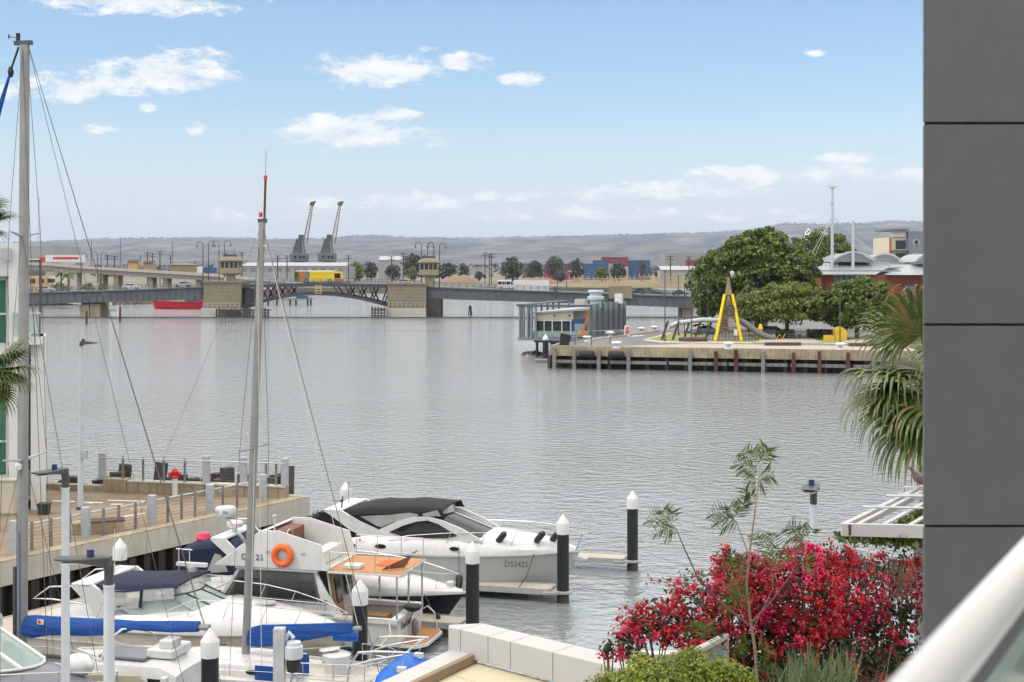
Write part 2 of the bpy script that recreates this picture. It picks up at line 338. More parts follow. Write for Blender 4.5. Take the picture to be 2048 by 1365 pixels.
mat('text_red', (0.5, 0.02, 0.02), 0.6, 0.1, 2)
mat('text_blue', (0.10, 0.25, 0.42), 0.6, 0.1, 2)
mat('feather', (0.16, 0.135, 0.12), 0.9, 0.25, 30)
mat('bark', (0.13, 0.095, 0.065), 0.95, 0.3, 4, bump=0.5)
mat('bark_pale', (0.22, 0.165, 0.12), 0.9, 0.25, 10, bump=0.3)
mat('stem_red', (0.115, 0.055, 0.04), 0.8, 0.3, 8)
leafmat('leaf_fig', (0.015, 0.035, 0.006), (0.26, 0.31, 0.035), c3=(0.085, 0.135, 0.018))
leafmat('leaf_mid', (0.03, 0.055, 0.008), (0.28, 0.30, 0.035), c3=(0.11, 0.15, 0.020))
leafmat('leaf_olive', (0.07, 0.12, 0.05), (0.19, 0.24, 0.10))
leafmat('leaf_far', (0.030, 0.045, 0.020), (0.095, 0.105, 0.045))
leafmat('leaf_grey', (0.045, 0.05, 0.035), (0.11, 0.105, 0.07))
leafmat('leaf_lime', (0.05, 0.09, 0.006), (0.36, 0.38, 0.03), trans=0.3, c3=(0.17, 0.22, 0.016))
leafmat('leaf_boug', (0.010, 0.018, 0.005), (0.085, 0.10, 0.022), c3=(0.03, 0.038, 0.010))
leafmat('leaf_sapling', (0.025, 0.06, 0.005), (0.16, 0.17, 0.03), c3=(0.06, 0.105, 0.012), trans=0.25)
leafmat('leaf_strap', (0.06, 0.085, 0.035), (0.20, 0.25, 0.11), c3=(0.12, 0.16, 0.07))
leafmat('bract_red', (0.13, 0.002, 0.010), (0.70, 0.014, 0.035), c3=(0.45, 0.004, 0.024), trans=0.25)
leafmat('bract_pink', (0.24, 0.002, 0.03), (0.78, 0.018, 0.15), c3=(0.54, 0.005, 0.065), trans=0.25)
leafmat('palm', (0.025, 0.048, 0.008), (0.19, 0.22, 0.06), c3=(0.07, 0.11, 0.02), trans=0.15, rough=0.35)
leafmat('palm_dry', (0.13, 0.10, 0.03), (0.24, 0.19, 0.07), trans=0.2)
# ================================================================== water, land, hills
def water_mat():
    m = bpy.data.materials.new('water'); m.use_nodes = True; t = m.node_tree; p = t.nodes['Principled BSDF']
    p.inputs['Base Color'].default_value = (0.195, 0.214, 0.218, 1); p.inputs['Roughness'].default_value = 0.06; p.inputs['IOR'].default_value = 1.8
    g = t.nodes.new('ShaderNodeTexCoord')
    def layer(scale, stretch, detail, rough=0.55):
        mp = t.nodes.new('ShaderNodeMapping'); t.links.new(g.outputs['Object'], mp.inputs[0]); mp.inputs['Scale'].default_value = stretch; mp.inputs['Rotation'].default_value = (0, 0, 0.25)
        n = t.nodes.new('ShaderNodeTexNoise'); n.inputs['Scale'].default_value = scale; n.inputs['Detail'].default_value = detail; n.inputs['Roughness'].default_value = rough
        t.links.new(mp.outputs[0], n.inputs['Vector']); return n.outputs['Fac']
    a = layer(3.6, (0.95, 1.0, 1), 3); b = layer(1.25, (0.85, 1.0, 1), 2); c = layer(0.03, (0.35, 1, 1), 4)
    mp = t.nodes.new('ShaderNodeMapRange'); t.links.new(c, mp.inputs[0]); mp.inputs[1].default_value = 0.35; mp.inputs[2].default_value = 0.65; mp.inputs[3].default_value = 0.45; mp.inputs[4].default_value = 1.1
    # sheltered water inside the marina is smoother
    sx = t.nodes.new('ShaderNodeSeparateXYZ'); t.links.new(g.outputs['Object'], sx.inputs[0])
    sh = t.nodes.new('ShaderNodeMapRange'); t.links.new(sx.outputs[1], sh.inputs[0]); sh.inputs[1].default_value = 50; sh.inputs[2].default_value = 72; sh.inputs[3].default_value = 0.32; sh.inputs[4].default_value = 1.0
    mu = t.nodes.new('ShaderNodeMath'); mu.operation = 'MULTIPLY'; t.links.new(mp.outputs[0], mu.inputs[0]); t.links.new(sh.outputs[0], mu.inputs[1])
    s1 = t.nodes.new('ShaderNodeMath'); s1.operation = 'MULTIPLY_ADD'; t.links.new(b, s1.inputs[0]); s1.inputs[1].default_value = 2.4; t.links.new(a, s1.inputs[2])
    bp = t.nodes.new('ShaderNodeBump'); bp.inputs['Distance'].default_value = 0.15; t.links.new(s1.outputs[0], bp.inputs['Height']); t.links.new(mu.outputs[0], bp.inputs['Strength'])
    t.links.new(bp.outputs[0], p.inputs['Normal']); return m
struct(MB().quad((-900, -60, 0), (900, -60, 0), (900, 1400, 0), (-900, 1400, 0)).build('water', water_mat(), fixn=False))
# seabed / ground sheet to the horizon
mat('plain', (0.12, 0.115, 0.075), 0.95, 0.3, 0.006, var2=(0.24, 0.20, 0.14))
g = MB(); far = 14500
g.prism([(-9000, 700, 3), (-104, 700, 3), (-112, 520, 3), (-140, 486, 3), (-300, 470, 3), (-300, 345, 3), (-9000, 300, 3)][::-1], (0, 0, -5))
struct(g.build('left_bank', MT['plain']))
g = MB()
g.quad((-12000, 698, 2.9), (12000, 698, 2.9), (12000, far, 2.9), (-12000, far, 2.9)); g.quad((-12000, 698, -2), (12000, 698, -2), (12000, 698, 2.9), (-12000, 698, 2.9))
struct(g.build('ground', MT['plain'], fixn=False))
struct(MB().quad((-12000, -400, -4), (12000, -400, -4), (12000, far, -4), (-12000, far, -4)).build('seabed', MT['earth'], fixn=False))
# rocky bank on the left
def rocks(name, pts, n, smin, smax, label):
    mb = MB()
    for i in range(n):
        k = random.random() * (len(pts) - 1); a = int(k); p = Vector(pts[a]).lerp(Vector(pts[a + 1]), k - a)
        t = random.random(); p += V(random.uniform(-1, 1), -t * 5, -t * 3.2); s = random.uniform(smin, smax)
        vs = []
        for z in (-1, 1):
            for q in range(5): vs.append(p + V(math.cos(q * 1.26 + i) * s * random.uniform(.6, 1.1), math.sin(q * 1.26 + i) * s * random.uniform(.6, 1.1), z * s * random.uniform(.4, .7)))
        mb.add(vs, [(0, 1, 2, 3, 4), (9, 8, 7, 6, 5)] + [(j, (j + 1) % 5, 5 + (j + 1) % 5, 5 + j) for j in range(5)])
    o = mb.build(name, MT['rock']); return tag(o, label, 'rocks', kind='stuff')
rocks('rock_bank', [(-300, 472, 3.2), (-140, 487, 3.2), (-112, 521, 3.2), (-104, 700, 3.2)], 1500, 0.4, 1.3, 'brown rock bank along the far left shore under the bridge')
rocks('rubble', [(1.8, 207, 0.35), (4.5, 210, 0.5), (9, 216, 0.7), (16, 226, 0.8)], 240, 0.2, 0.5, 'tan rubble at the waterline below the louvred pavilion')
# hills: real relief far away; ridge line height by bearing
ridge = [(-700,492),(0,487),(60,484),(140,482),(220,478),(420,476),(560,479),(640,478),(735,472),(840,476),(950,477),(1050,475),(1150,473),(1250,470),(1390,467),(1480,462),(1580,448),(1640,450),(1720,447),(1780,443),(1860,445),(2050,440),(2700,430),(3300,445)]
def ridge_y(px):
    for (a, ya), (b, yb) in zip(ridge, ridge[1:]):
        if a <= px <= b:
            k = (px - a) / (b - a); return ya + (yb - ya) * (3 * k * k - 2 * k ** 3)
    return ridge[0][1] if px < ridge[0][0] else ridge[-1][1]
mat('hill_bush', (0.012, 0.018, 0.016), 0.95, 0.6, 0.0045, var2=(0.15, 0.125, 0.08))
cr = MT['hill_bush'].node_tree.nodes['Color Ramp'].color_ramp; cr.elements[0].position = 0.42; cr.elements[1].position = 0.66
MT['hill_bush'].node_tree.nodes['Mapping'].inputs['Scale'].default_value = (1, 1, 4)
hv = []; nx, ny = 420, 34
from mathutils import noise as mn
HY0, HY1 = 6500.0, 10500.0
for j in range(ny):
    k = j / (ny - 1)
    for i in range(nx):
        px = -600 + 3800 * i / (nx - 1)
        Y = HY0 + (HY1 - HY0) * k
        top = (HZ - ridge_y(px)) / FPX * HY1 + CH
        X = (px - CX) / FPX * HY1 * (0.75 + 0.25 * k)
        prof = k ** 0.8
        gul = mn.fractal(Vector((X / 700, Y / 900, 3.1)), 1.0, 2.0, 5)
        z = 2 + (top - 2) * prof + gul * 75 * (k * (1 - k) * 3.2) + (1 if k > .9 else 0) * mn.noise(Vector((X / 60, 1, 0))) * 5
        hv.append((X, Y, z))
for i in range(nx):
    X, Y, z = hv[(ny - 1) * nx + i]; hv.append((X, Y + 2500, 2))
hf = [(j * nx + i, j * nx + i + 1, (j + 1) * nx + i + 1, (j + 1) * nx + i) for j in range(ny) for i in range(nx - 1)]
mb = MB(); mb.v = hv; mb.f = hf
struct(mb.build('hills', MT['hill_bush'], smooth=60, fixn=False))
# bush along the ridge line
def leafquads(mb, P, Nn, size, jit=0.6, asp=1.0):
    """P, Nn: (n,3) arrays of places and normals -> one bent quad each"""
    n = len(P); Nn = Nn + np.random.normal(0, jit, (n, 3)); Nn /= np.linalg.norm(Nn, axis=1)[:, None] + 1e-9
    A = np.cross(Nn, np.random.normal(0, 1, (n, 3))); A /= np.linalg.norm(A, axis=1)[:, None] + 1e-9
    B = np.cross(Nn, A); s = (size * np.random.uniform(0.6, 1.25, n))[:, None]
    a, b = A * s * asp, B * s * 0.6
    q = np.stack([P - a, P - b * 0.9, P + a, P + b * 0.9], 1).reshape(-1, 3)
    base = len(mb.v); mb.v += [tuple(x) for x in q.tolist()]; mb.f += [(base + 4 * i, base + 4 * i + 1, base + 4 * i + 2, base + 4 * i + 3) for i in range(n)]
def sph(n):
    d = np.random.normal(0, 1, (n, 3)); return d / np.linalg.norm(d, axis=1)[:, None]
rb = MB()
for i in range(900):
    px = random.uniform(-100, 1900); Y = HY1 - random.uniform(0, 60); X = (px - CX) / FPX * HY1; top = (HZ - ridge_y(px)) / FPX * HY1 + CH
    n = 5; d = sph(n); s = random.choice([5, 7, 9, 12]); leafquads(rb, np.array([X, Y, top + 1]) + d * np.array([s, s, s * .6]), d, s * 0.7)
tag(rb.build('ridge_bush', MT['leaf_far'], fixn=False), 'dark scrub and trees along the skyline of the hills', 'scrub', kind='stuff')
# scattered houses and bush on the slopes would be sub-pixel: left to the hill material
fw = MB()
for i in range(420):
    Y = random.uniform(1250, 5200); px = random.uniform(0, 1850); X = (px - CX) / FPX * Y; r = random.uniform(4, 10) * (1 + Y / 4000)
    d = sph(14); leafquads(fw, np.array([X, Y, 3 + r * .4]) + d * np.array([r * 1.4, r, r * .6]), d, r * .45)
tag(fw.build('far_woodland', MT['leaf_grey'], fixn=False), 'scattered grey green bush across the plain below the hills', 'woodland', kind='stuff')
# ------------------------------------------------------------------ air
hz = bpy.data.materials.new('haze'); hz.use_nodes = True; t = hz.node_tree; t.nodes.clear()
vo = t.nodes.new('ShaderNodeVolumePrincipled'); oo = t.nodes.new('ShaderNodeOutputMaterial'); t.links.new(vo.outputs[0], oo.inputs['Volume'])
vo.inputs['Color'].default_value = (0.66, 0.77, 1.0, 1); vo.inputs['Density'].default_value = 0.000056; vo.inputs['Anisotropy'].default_value = 0.2
tag(MB().box(-12500, 12500, -450, 14800, -6, 420).build('haze', hz), 'pale blue haze in the air over the far hills', 'haze', kind='stuff')
# ================================================================== bridge (runs across the picture 371 m away)
BY = 371.0
BF, BB = BY - 5.0, BY + 5.0
deckline = [(20,586),(80,584.5),(240,580),(410,573),(485,569.5),(630,566.5),(775,569),(860,574),(1110,583),(1250,588),(1400,593.5),(1480,596)]
def deck_z(X):
    px = X / BF * FPX + CX
    for (a, ya), (b, yb) in zip(deckline, deckline[1:]):
        if a <= px <= b: y = ya + (yb - ya) * (px - a) / (b - a); break
    else: y = deckline[0][1] if px < 20 else deckline[-1][1]
    return CH - (y - HZ) / FPX * BF
bx = lambda px: (px - CX) / FPX * BF
bz = lambda py: CH - (py - HZ) / FPX * BF
br = thing('road_bridge', 'grey steel girder road bridge with stone piers across the harbour', 'bridge', (bx(630), BY, 0))
def span(p0, p1, h0, h1, nst):
    x0, x1 = bx(p0), bx(p1); z0, z1 = deck_z(x0), deck_z(x1)
    for k, yf in enumerate((BF + 0.25, BB - 0.6)):
        mb = MB(); mb.prism([(x0, yf, z0 - .35), (x1, yf, z1 - .35), (x1, yf, z1 - h1), (x0, yf, z0 - h0)], (0, .35, 0))
        gd = mb.build('girder', MT['bridge_grey'], br, world=True)
        if k == 0:
            for i in range(nst + 1):
                t = (i + .5) / (nst + 1); x = x0 + (x1 - x0) * t; zt = z0 + (z1 - z0) * t; h = h0 + (h1 - h0) * t
                MB().box(x - .07, x + .07, yf - .4, yf - .003, zt - h + .04, zt - .36).build('stiffener', MT['bridge_grey'], gd, world=True)
            MB().prism([(x0, yf - .42, z0 - h0), (x1, yf - .42, z1 - h1), (x1, yf - .42, z1 - h1 - .14), (x0, yf - .42, z0 - h0 - .14)], (0, .8, 0)).build('flange', MT['bridge_grey'], gd, world=True)
    mb = MB(); mb.prism([(x0, BF - .3, z0), (x1, BF - .3, z1), (x1, BF - .3, z1 - .35), (x0, BF - .3, z0 - .35)], (0, 10.6, 0)); mb.build('deck', MT['bridge_grey'], br, world=True)
for a, b, h0, h1, n in ((30, 240, 2.9, 3.0, 14), (240.5, 407, 3.0, 3.3, 12), (855, 1110, 3.0, 2.9, 15), (1110.5, 1250, 2.9, 2.9, 9), (1250.5, 1480, 2.9, 3.0, 14)): span(a, b, h0, h1, n)
# bascule span: solid deck edge, arched bottom chord, web members
mb = MB(); xs = [bx(487 + i * 288 / 24) for i in range(25)]
for a, b in zip(xs, xs[1:]): mb.prism([(a, BF - .3, deck_z(a)), (b, BF - .3, deck_z(b)), (b, BF - .3, deck_z(b) - .9), (a, BF - .3, deck_z(a) - .9)], (0, 10.6, 0))
mb.build('bascule_deck', MT['bridge_dark'], br, world=True)
arch = lambda px: 588 + (abs(px - 632) / 144) ** 1.9 * 24
for yf in (BF, BB - .7):
    pts = [V(bx(p), yf, bz(arch(p))) for p in range(487, 780, 12)]
    mb = MB()
    for a, b in zip(pts, pts[1:]): mb.bar(a, b, .5, .75)
    mb.build('arch_chord', MT['bridge_dark'], br, world=True)
    for i in range(24):
        p = 487 + i * 12
        if abs(p - 632) < 40: continue
        q = p + 12 if (i % 2) else p - 12
        a, b = V(bx(p), yf + .1, bz(arch(p))), V(bx(q), yf + .1, deck_z(bx(q)) - .8)
        MB().bar(a, b, .3, .38).build('web_member', MT['bridge_dark'], br, world=True)
MB().box(bx(489), bx(508), BF + .4, BB - .4, bz(614), bz(578)).build('machinery_house', MT['bridge_dark'], br, world=True)
lad = MB()
for p in (632, 643):
    lad.box(bx(p) - .12, bx(p) + .12, BF - .8, BF - .5, bz(588), bz(570))
for yy_ in (572, 577, 582, 587): lad.box(bx(632), bx(643), BF - .75, BF - .55, bz(yy_) - .1, bz(yy_) + .1)
lad.build('ladder', MT['shed_ochre'], br, world=True)
# piers
def pier(p0, p1, top, foot0, foot1):
    mb = MB(); z = bz(top); mb.box(bx(p0), bx(p1), BF - 1.5, BB + 1.5, 2.4, z - .5)
    pr = mb.build('pier', MT['bridge_stone'], br, world=True)
    for c in range(6):
        zz = 2.6 + (z - 3.3) * c / 6
        MB().box(bx(p0) - .04, bx(p1) + .04, BF - 1.56, BF - 1.45, zz, zz + .12).build('course_joint', MT['concrete_old'], pr, world=True)
    MB().box(bx(p0) - .25, bx(p1) + .25, BF - 1.8, BB + 1.8, z - .5, z).build('pier_cap', MT['bridge_stone'], pr, world=True)
    MB().box(bx(foot0), bx(foot1), BF - 2.3, BB + 2.2, -2.5, 2.4).build('pier_foot', MT['concrete'], pr, world=True)
    return pr
pa = pier(410, 484, 562, 406, 486); pb = pier(776, 853, 566, 774, 853)
MB().box(bx(853.5), bx(882), BF - .5, BB + 1, -2.5, bz(597)).build('fender_tower', MT['timber_dark'], br, world=True)
def fender(p0, p1, z, name='timber_fender'):
    mb = MB()
    for i in range(int((p1 - p0) / 6) + 1): mb.box(bx(p0 + i * 6) - .18, bx(p0 + i * 6) + .18, BF - 5.2, BF - 4.8, -2, z + random.uniform(-.2, .3))
    for k in (.5, 1.2, 1.9): mb.box(bx(p0), bx(p1), BF - 5.25, BF - 5.05, k - .15, k + .15)
    mb.box(bx(p0), bx(p1), BF - 5, BF - 2.31, z - .45, z - .25)
    mb.build(name, MT['timber_dark'], br, world=True)
fender(441, 546, 2.3); fender(748, 775, 2.6)
for p0, p1, z in ((410, 482, 3.6), (778, 850, 3.9)):
    mb = MB()
    for i in range(9): mb.box(bx(p0 + (p1 - p0) * i / 8) - .06, bx(p0 + (p1 - p0) * i / 8) + .06, BF - 2.25, BF - 2.15, 2.4, z)
    for k in (.55, 1.0): mb.box(bx(p0), bx(p1), BF - 2.24, BF - 2.16, 2.4 + (z - 2.4) * k - .05, 2.4 + (z - 2.4) * k + .05)
    mb.build('pier_railing', MT['galv'], br, world=True)
for (x0, x1, z1) in ((bx(157), bx(176), 3.2), (bx(178), bx(198), 3.4), (bx(1366), bx(1388), 3.3)):
    mb = MB(); mb.box(x0, x1, BF + 1, BB - 1, -2.5, z1)
    mb.build('support_pier', MT['concrete_old'], br, world=True)
    MB().box(x0 + .3, x1 - .3, BF + 1.5, BB - 1.5, z1, deck_z(x0) - 3.0).build('pier_column', MT['bridge_grey'], br, world=True)
# parapet railing: posts one by one, rails by span
rp = MB().box(-.06, .06, -.06, .06, 0, 1.15).mesh('railing_post'); rp.materials.append(MT['bridge_grey'])
for row in (BF - .15, BB + .15):
    for i in range(100):
        x = bx(30) + (bx(1470) - bx(30)) * i / 99
        inst('railing_post', rp, br, (x - bx(630), row - BY, deck_z(x)))
for row in (BF - .15, BB + .15):
    for a, b in zip(deckline, deckline[1:]):
        xa, xb = bx(a[0]), bx(b[0])
        for h in (1.15, .75, .4): MB().bar((xa, row, deck_z(xa) + h), (xb, row, deck_z(xb) + h), .07, .07).build('rail', MT['bridge_grey'], br, world=True)
MB().box(bx(1217), bx(1264), BF - .9, BF - .4, deck_z(bx(1230)) - 1.3, deck_z(bx(1230)) + 1.9).build('parapet_wall', MT['bridge_stone'], br, world=True)
mb = MB().box(bx(1108), bx(1114), BF - .7, BF - .32, deck_z(bx(1110)) - 1.2, deck_z(bx(1110)) + 1.2).build('expansion_post', MT['dark_steel'], br, world=True)
# control cabins
def cabin(px, base, label):
    x = bx(px); zb = deck_z(x); t = thing('control_cabin', label, 'bridge cabin', (x, BF + .5, zb), group='control cabins on the bridge piers')
    s = BF / FPX
    MB().box(-1.0, 1.0, -1.1, 1.1, 0, 2.6).build('stem', MT['cabin_tan'], t)
    MB().loft([[V(-r, -r * .9, z), V(r, -r * .9, z), V(r, r * .9, z), V(-r, r * .9, z)] for r, z in ((1.7, 2.6), (2.5, 3.1), (2.5, 4.5))]).build('lower_walls', MT['cabin_tan'], t)
    MB().box(-2.2, 2.2, -2.0, 2.0, 4.5, 6.0).build('glazing', MT['window_glass'], t)
    for i in range(5):
        xx = -2.3 + i * 1.15
        MB().box(xx - .14, xx + .14, -2.28, -2.02, 4.5, 6.0).build('mullion', MT['cabin_tan'], t)
    for yy_ in (-1.2, 0, 1.2, 2.2):
        for sx in (-2.28, 2.03): MB().box(sx, sx + .25, yy_ - .14, yy_ + .14, 4.5, 6.0).build('mullion', MT['cabin_tan'], t)
    rf = MB().loft([[V(-r, -r * .9, z), V(r, -r * .9, z), V(r, r * .9, z), V(-r, r * .9, z)] for r, z in ((2.6, 6.0), (2.9, 6.25), (2.9, 6.5), (2.2, 7.2), (.6, 7.6))]).build('roof', MT['bridge_stone'], t)
    MB().box(-1.8, 1.6, -1, .8, 7.3, 8.0).cyl((.9, 0, 7.4), .06, 2.2, 5).cyl((-1.2, .3, 7.4), .25, .9, 8).build('aerial_box', MT['dark_steel'], rf)
    MB().box(-1.5, -1.02, -1.2, -.3, 0, 2.0).build('door', MT['car_white'], t)
    return t
cabin(461, 0, 'tan control cabin on the left bridge pier'); cabin(858, 0, 'tan control cabin on the right bridge pier')
# street lamps with curled tops
def crook_lamp(p, label, h, side, Y=BF + .6, z=None, m='bridge_dark'):
    x = (p - CX) / FPX * Y; z0 = deck_z(x) if z is None else z
    t = thing('street_lamp', label, 'street lamp', (x, Y, z0), group='curled lamp posts along the bridge')
    MB().tube([(0, 0, 0), (0, 0, h * .35), (0, 0, h - 1.0)], [.17, .13, .10], 6).tube([(0, 0, h - 1.0)] + [(side * (1 - math.cos(a)) * .8, 0, h - 1 + math.sin(a) * 1.0) for a in [i * math.pi / 8 for i in range(1, 9)]], .09, 6).build('post', MT[m], t)
    MB().lathe((side * 1.6, 0, h - 1.55), [(.28, 0), (.22, .3), (.08, .55)], 8).build('lantern', MT[m], t)
for p, sd_, lb in ((406,-1,'leftmost'),(417,1,'second'),(438,-1,'third'),(449,1,'fourth')): crook_lamp(p, f'{lb} of four tall curled lamps by the left bridge cabin', (deck_z(bx(420)) and 11.8), sd_)
for p, sd_, lb in ((843,-1,'leftmost'),(855,1,'second'),(868,-1,'third'),(879,1,'rightmost')): crook_lamp(p, f'{lb} of four tall curled lamps by the right bridge cabin', 11.6, sd_)
for p, lb, s_ in ((195,'leftmost',-1),(202,'third',1),(162,'farthest left',1),(1133,'right',1),(1115,'left',1)):
    if p < 300: crook_lamp(p, f'{lb} slim curled lamp over the low left bridge approach', 9.0, s_, Y=BB + 30, z=deck_z(bx(p)) + 1.5)
    else: crook_lamp(p, f'{lb} slim curled lamp before the stacked containers', 9.0, s_, Y=BB + 60, z=5.5)
# a thin dark tube lying along the water between the piers
bm_ = MB().tube([(bx(90 + i * 13), BF - 6 + math.sin(i) * .4, .05) for i in range(101)], .14, 5).build('dark_line', MT['rubber']); tag(bm_, 'thin dark line on the water below the bridge', 'boom')
for px, py, h, lb in ((173, 649, 3.1, 'left of two rusty mooring posts standing before the left bridge span'), (240, 643.5, 3.6, 'right of two rusty mooring posts standing before the left bridge span')):
    c = on(px, py, 0); t = MB().tube([(c.x, c.y, -1), (c.x, c.y, h * .6), (c.x + .05, c.y, h)], [.28, .26, .22], 8).build('mooring_post', MT['rust']); tag(t, lb, 'post', 'rusty mooring posts')
c = on(940, 631, 0); t = thing('dolphin', 'dark timber mooring dolphin between bridge and pavilion', 'dolphin', (c.x, c.y, 0))
for a in range(5): MB().tube([(math.cos(a * 1.26) * .6, math.sin(a * 1.26) * .6, -1), (math.cos(a * 1.26) * .22, math.sin(a * 1.26) * .22, 2.6)], .16, 6).build('pile', MT['timber_dark'], t)
# ------------------------------------------------------------------ vehicles
def wheel(t, x, y, r=.33, wd=.22):
    w_ = MB().tube([(x, y - wd / 2, r), (x, y + wd / 2, r)], r, 12).build('wheel', MT['rubber'], t)
    MB().tube([(x, y - wd / 2 - .01, r), (x, y - wd / 2 - .004, r)], r * .6, 10).build('rim', MT['steel'], w_)
def car(name, label, cat, loc, rz, body, prof, roofprof, L_, wd, wheels, group=None):
    t = thing(name, label, cat, loc, rz, group)
    MB().prism([(x, -wd / 2, z) for x, z in prof], (0, wd, 0)).build('body', MT[body], t, bevel=.06)
    MB().prism([(x, -wd / 2 + .12, z) for x, z in roofprof], (0, wd - .24, 0)).build('cabin_glass', MT['dark_glass'], t, bevel=.05)
    xs_ = [p[0] for p in roofprof]; zt = max(p[1] for p in roofprof); tops = [p[0] for p in roofprof if p[1] > zt - .08]
    MB().box(min(tops), max(tops), -wd / 2 + .1, wd / 2 - .1, zt - .06, zt + .035).build('roof', MT[body], t, bevel=.03)
    for px_ in (min(tops) + (max(tops) - min(tops)) * .5,): MB().box(px_ - .05, px_ + .05, -wd / 2 + .1, -wd / 2 + .14, roofprof[0][1], zt).build('pillar', MT[body], t)
    for x in wheels:
        for y in (-wd / 2 + .1, wd / 2 - .1): wheel(t, x, y)
    for y in (-wd / 2 + .3, wd / 2 - .3):
        MB().box(L_ / 2 - .02, L_ / 2 + .02, y - .2, y + .2, .6, .75).build('headlight', MT['white_plain'], t)
        MB().box(-L_ / 2 - .02, -L_ / 2 + .02, y - .2, y + .2, .7, .85).build('tail_light', MT['bus_red'], t)
    return t
SED = [(-2.25, .3), (2.25, .3), (2.25, .62), (2.1, .75), (1.1, .92), (-1.5, .98), (-2.2, .95), (-2.25, .7)]
SEDR = [(1.1, .9), (.35, 1.4), (-.9, 1.45), (-1.8, .95)]
def bcar(px, col, label, rz=0, name='sedan_car', cat='car', row=1.8):
    x = (px - CX) / FPX * (BF + row); return car(name, label, cat, (x, BF + row, deck_z(x) + .02), rz, col, SED, SEDR, 4.5, 1.8, (-1.4, 1.4), 'cars on the bridge')
bcar(263, 'car_white', 'white sedan car driving on the left bridge span'); bcar(92, 'car_silver', 'silver car at the far left end of the bridge')
bcar(1360, 'car_dark', 'black sedan at the right end of the bridge beside the tree'); bcar(1275, 'car_dark', 'black car just right of the stone parapet block on the bridge', R(180)); bcar(810, 'car_silver', 'pale car passing behind the right bridge pier', 0, row=6)
bcar(366, 'car_silver', 'grey car near the left bridge pier', R(180), row=6)
bcar(1400, 'car_blue', 'pale blue car at the bridge end behind the tree', 0, row=6)
VAN = [(-2.5, .3), (2.5, .3), (2.5, .8), (2.3, 1.05), (1.75, 1.25), (-2.5, 1.3)]
x = bx(1014); t = car('minibus', 'white minibus van driving right along the bridge', 'van', (x, BF + 1.8, deck_z(x) + .02), 0, 'car_white', VAN, [(1.8, 1.2), (1.1, 2.05), (-2.4, 2.1), (-2.48, 1.25)], 5, 1.9, (-1.6, 1.65))
MB().box(-2.45, 1.2, -.93, .93, 2.02, 2.35).build('high_roof', MT['car_white'], t, bevel=.1)
for x_ in (-2.42, -1.3, -.2, .9): MB().box(x_ - .07, x_ + .07, -.96, -.83, 1.2, 2.1).build('pillar', MT['car_white'], t)
# the bus
x = bx(636); t = thing('city_bus', 'yellow city bus with picture wrap and red front crossing the bridge', 'bus', (x, BF + 1.9, deck_z(x) + .05))
MB().box(-6.25, -2.6, -1.25, 1.25, .35, 3.0).build('picture_panel', MT['bus_art'], t); MB().box(-6.28, -5.2, -1.27, -1.255, .4, 2.9).build('green_picture', MT['bus_green'], t)
MB().box(-3.6, -2.3, -1.28, -1.26, 1.2, 2.9).build('dark_picture', MT['shed_dark'], t)
MB().box(-2.6, 4.3, -1.25, 1.25, .35, 3.0).build('body', MT['bus_yellow'], t, bevel=.05)
MB().prism([(4.3, -1.25, .35), (6.2, -1.25, .35), (6.25, -1.25, 1.2), (6.05, -1.25, 3.0), (4.3, -1.25, 3.0)], (0, 2.5, 0)).build('front', MT['bus_yellow'], t)
MB().box(4.1, 6.26, -1.27, 1.27, .33, 1.0).build('front_skirt', MT['bus_red'], t)
MB().box(4.2, 5.8, -1.29, -1.255, 1.2, 2.5).build('front_window', MT['dark_glass'], t); MB().box(-2.5, 4.1, -1.28, -1.252, 2.15, 2.7).build('window_band', MT['yellow_dull'], t)
MB().box(-5.9, 4.0, -1.1, 1.1, 3.0, 3.25).build('roof_pod', MT['white_plain'], t)
for xx in (-3.2, 3.0):
    for y in (-1.1, 1.1): wheel(t, xx, y, .5, .3)
# ------------------------------------------------------------------ viaduct and things on the left behind the bridge
vt = thing('road_viaduct', 'pale concrete road viaduct rising behind the left bridge span', 'viaduct', (-110, 545, 0))
VY = 545; vx = lambda px: (px - CX) / FPX * VY; vz = lambda py: CH - (py - HZ) / FPX * VY
line = [(0, 528), (100, 530), (165, 536), (300, 544), (430, 552), (520, 561), (600, 566)]
for (a, ya), (b, yb) in zip(line, line[1:]):
    MB().prism([(vx(a), VY, vz(ya)), (vx(b), VY, vz(yb)), (vx(b), VY, vz(yb + 11)), (vx(a), VY, vz(ya + 11))], (0, 9, 0)).build('deck_beam', MT['viaduct'], vt, world=True)
    MB().prism([(vx(a), VY - .4, vz(ya - 4)), (vx(b), VY - .4, vz(yb - 4)), (vx(b), VY - .4, vz(yb + 2)), (vx(a), VY - .4, vz(ya + 2))], (0, .35, 0)).build('parapet', MT['concrete'], vt, world=True)
for p, y in ((110, 541), (200, 549), (230, 550), (299, 554), (329, 556), (395, 560), (440, 564)):
    MB().box(vx(p) - .9, vx(p) + .9, VY + 1, VY + 8, 2, vz(y) + .5).build('column', MT['concrete_old'], vt, world=True)
MB().box(vx(90), vx(153), VY + .6, VY + 7, 2.5, vz(541)).build('abutment', MT['concrete'], vt, world=True)
t = thing('semi_trailer', 'white semi-trailer truck with red lettering crossing the viaduct', 'truck', (vx(126), VY + 3, vz(531)))
MB().box(-7.5, 7.6, -1.2, 1.2, 1.2, 4.0).build('trailer_box', MT['car_white'], t); MB().box(-4.5, 5.5, -1.23, -1.205, 2.3, 3.2).build('red_lettering_band', MT['text_red'], t)
MB().box(-9.6, -7.7, -1.2, 1.2, .6, 3.2).build('cab', MT['bus_red'], t)
for xx in (-8.6, 4.6, 5.7, 6.8): wheel(t, xx, -1.1, .5, .3)
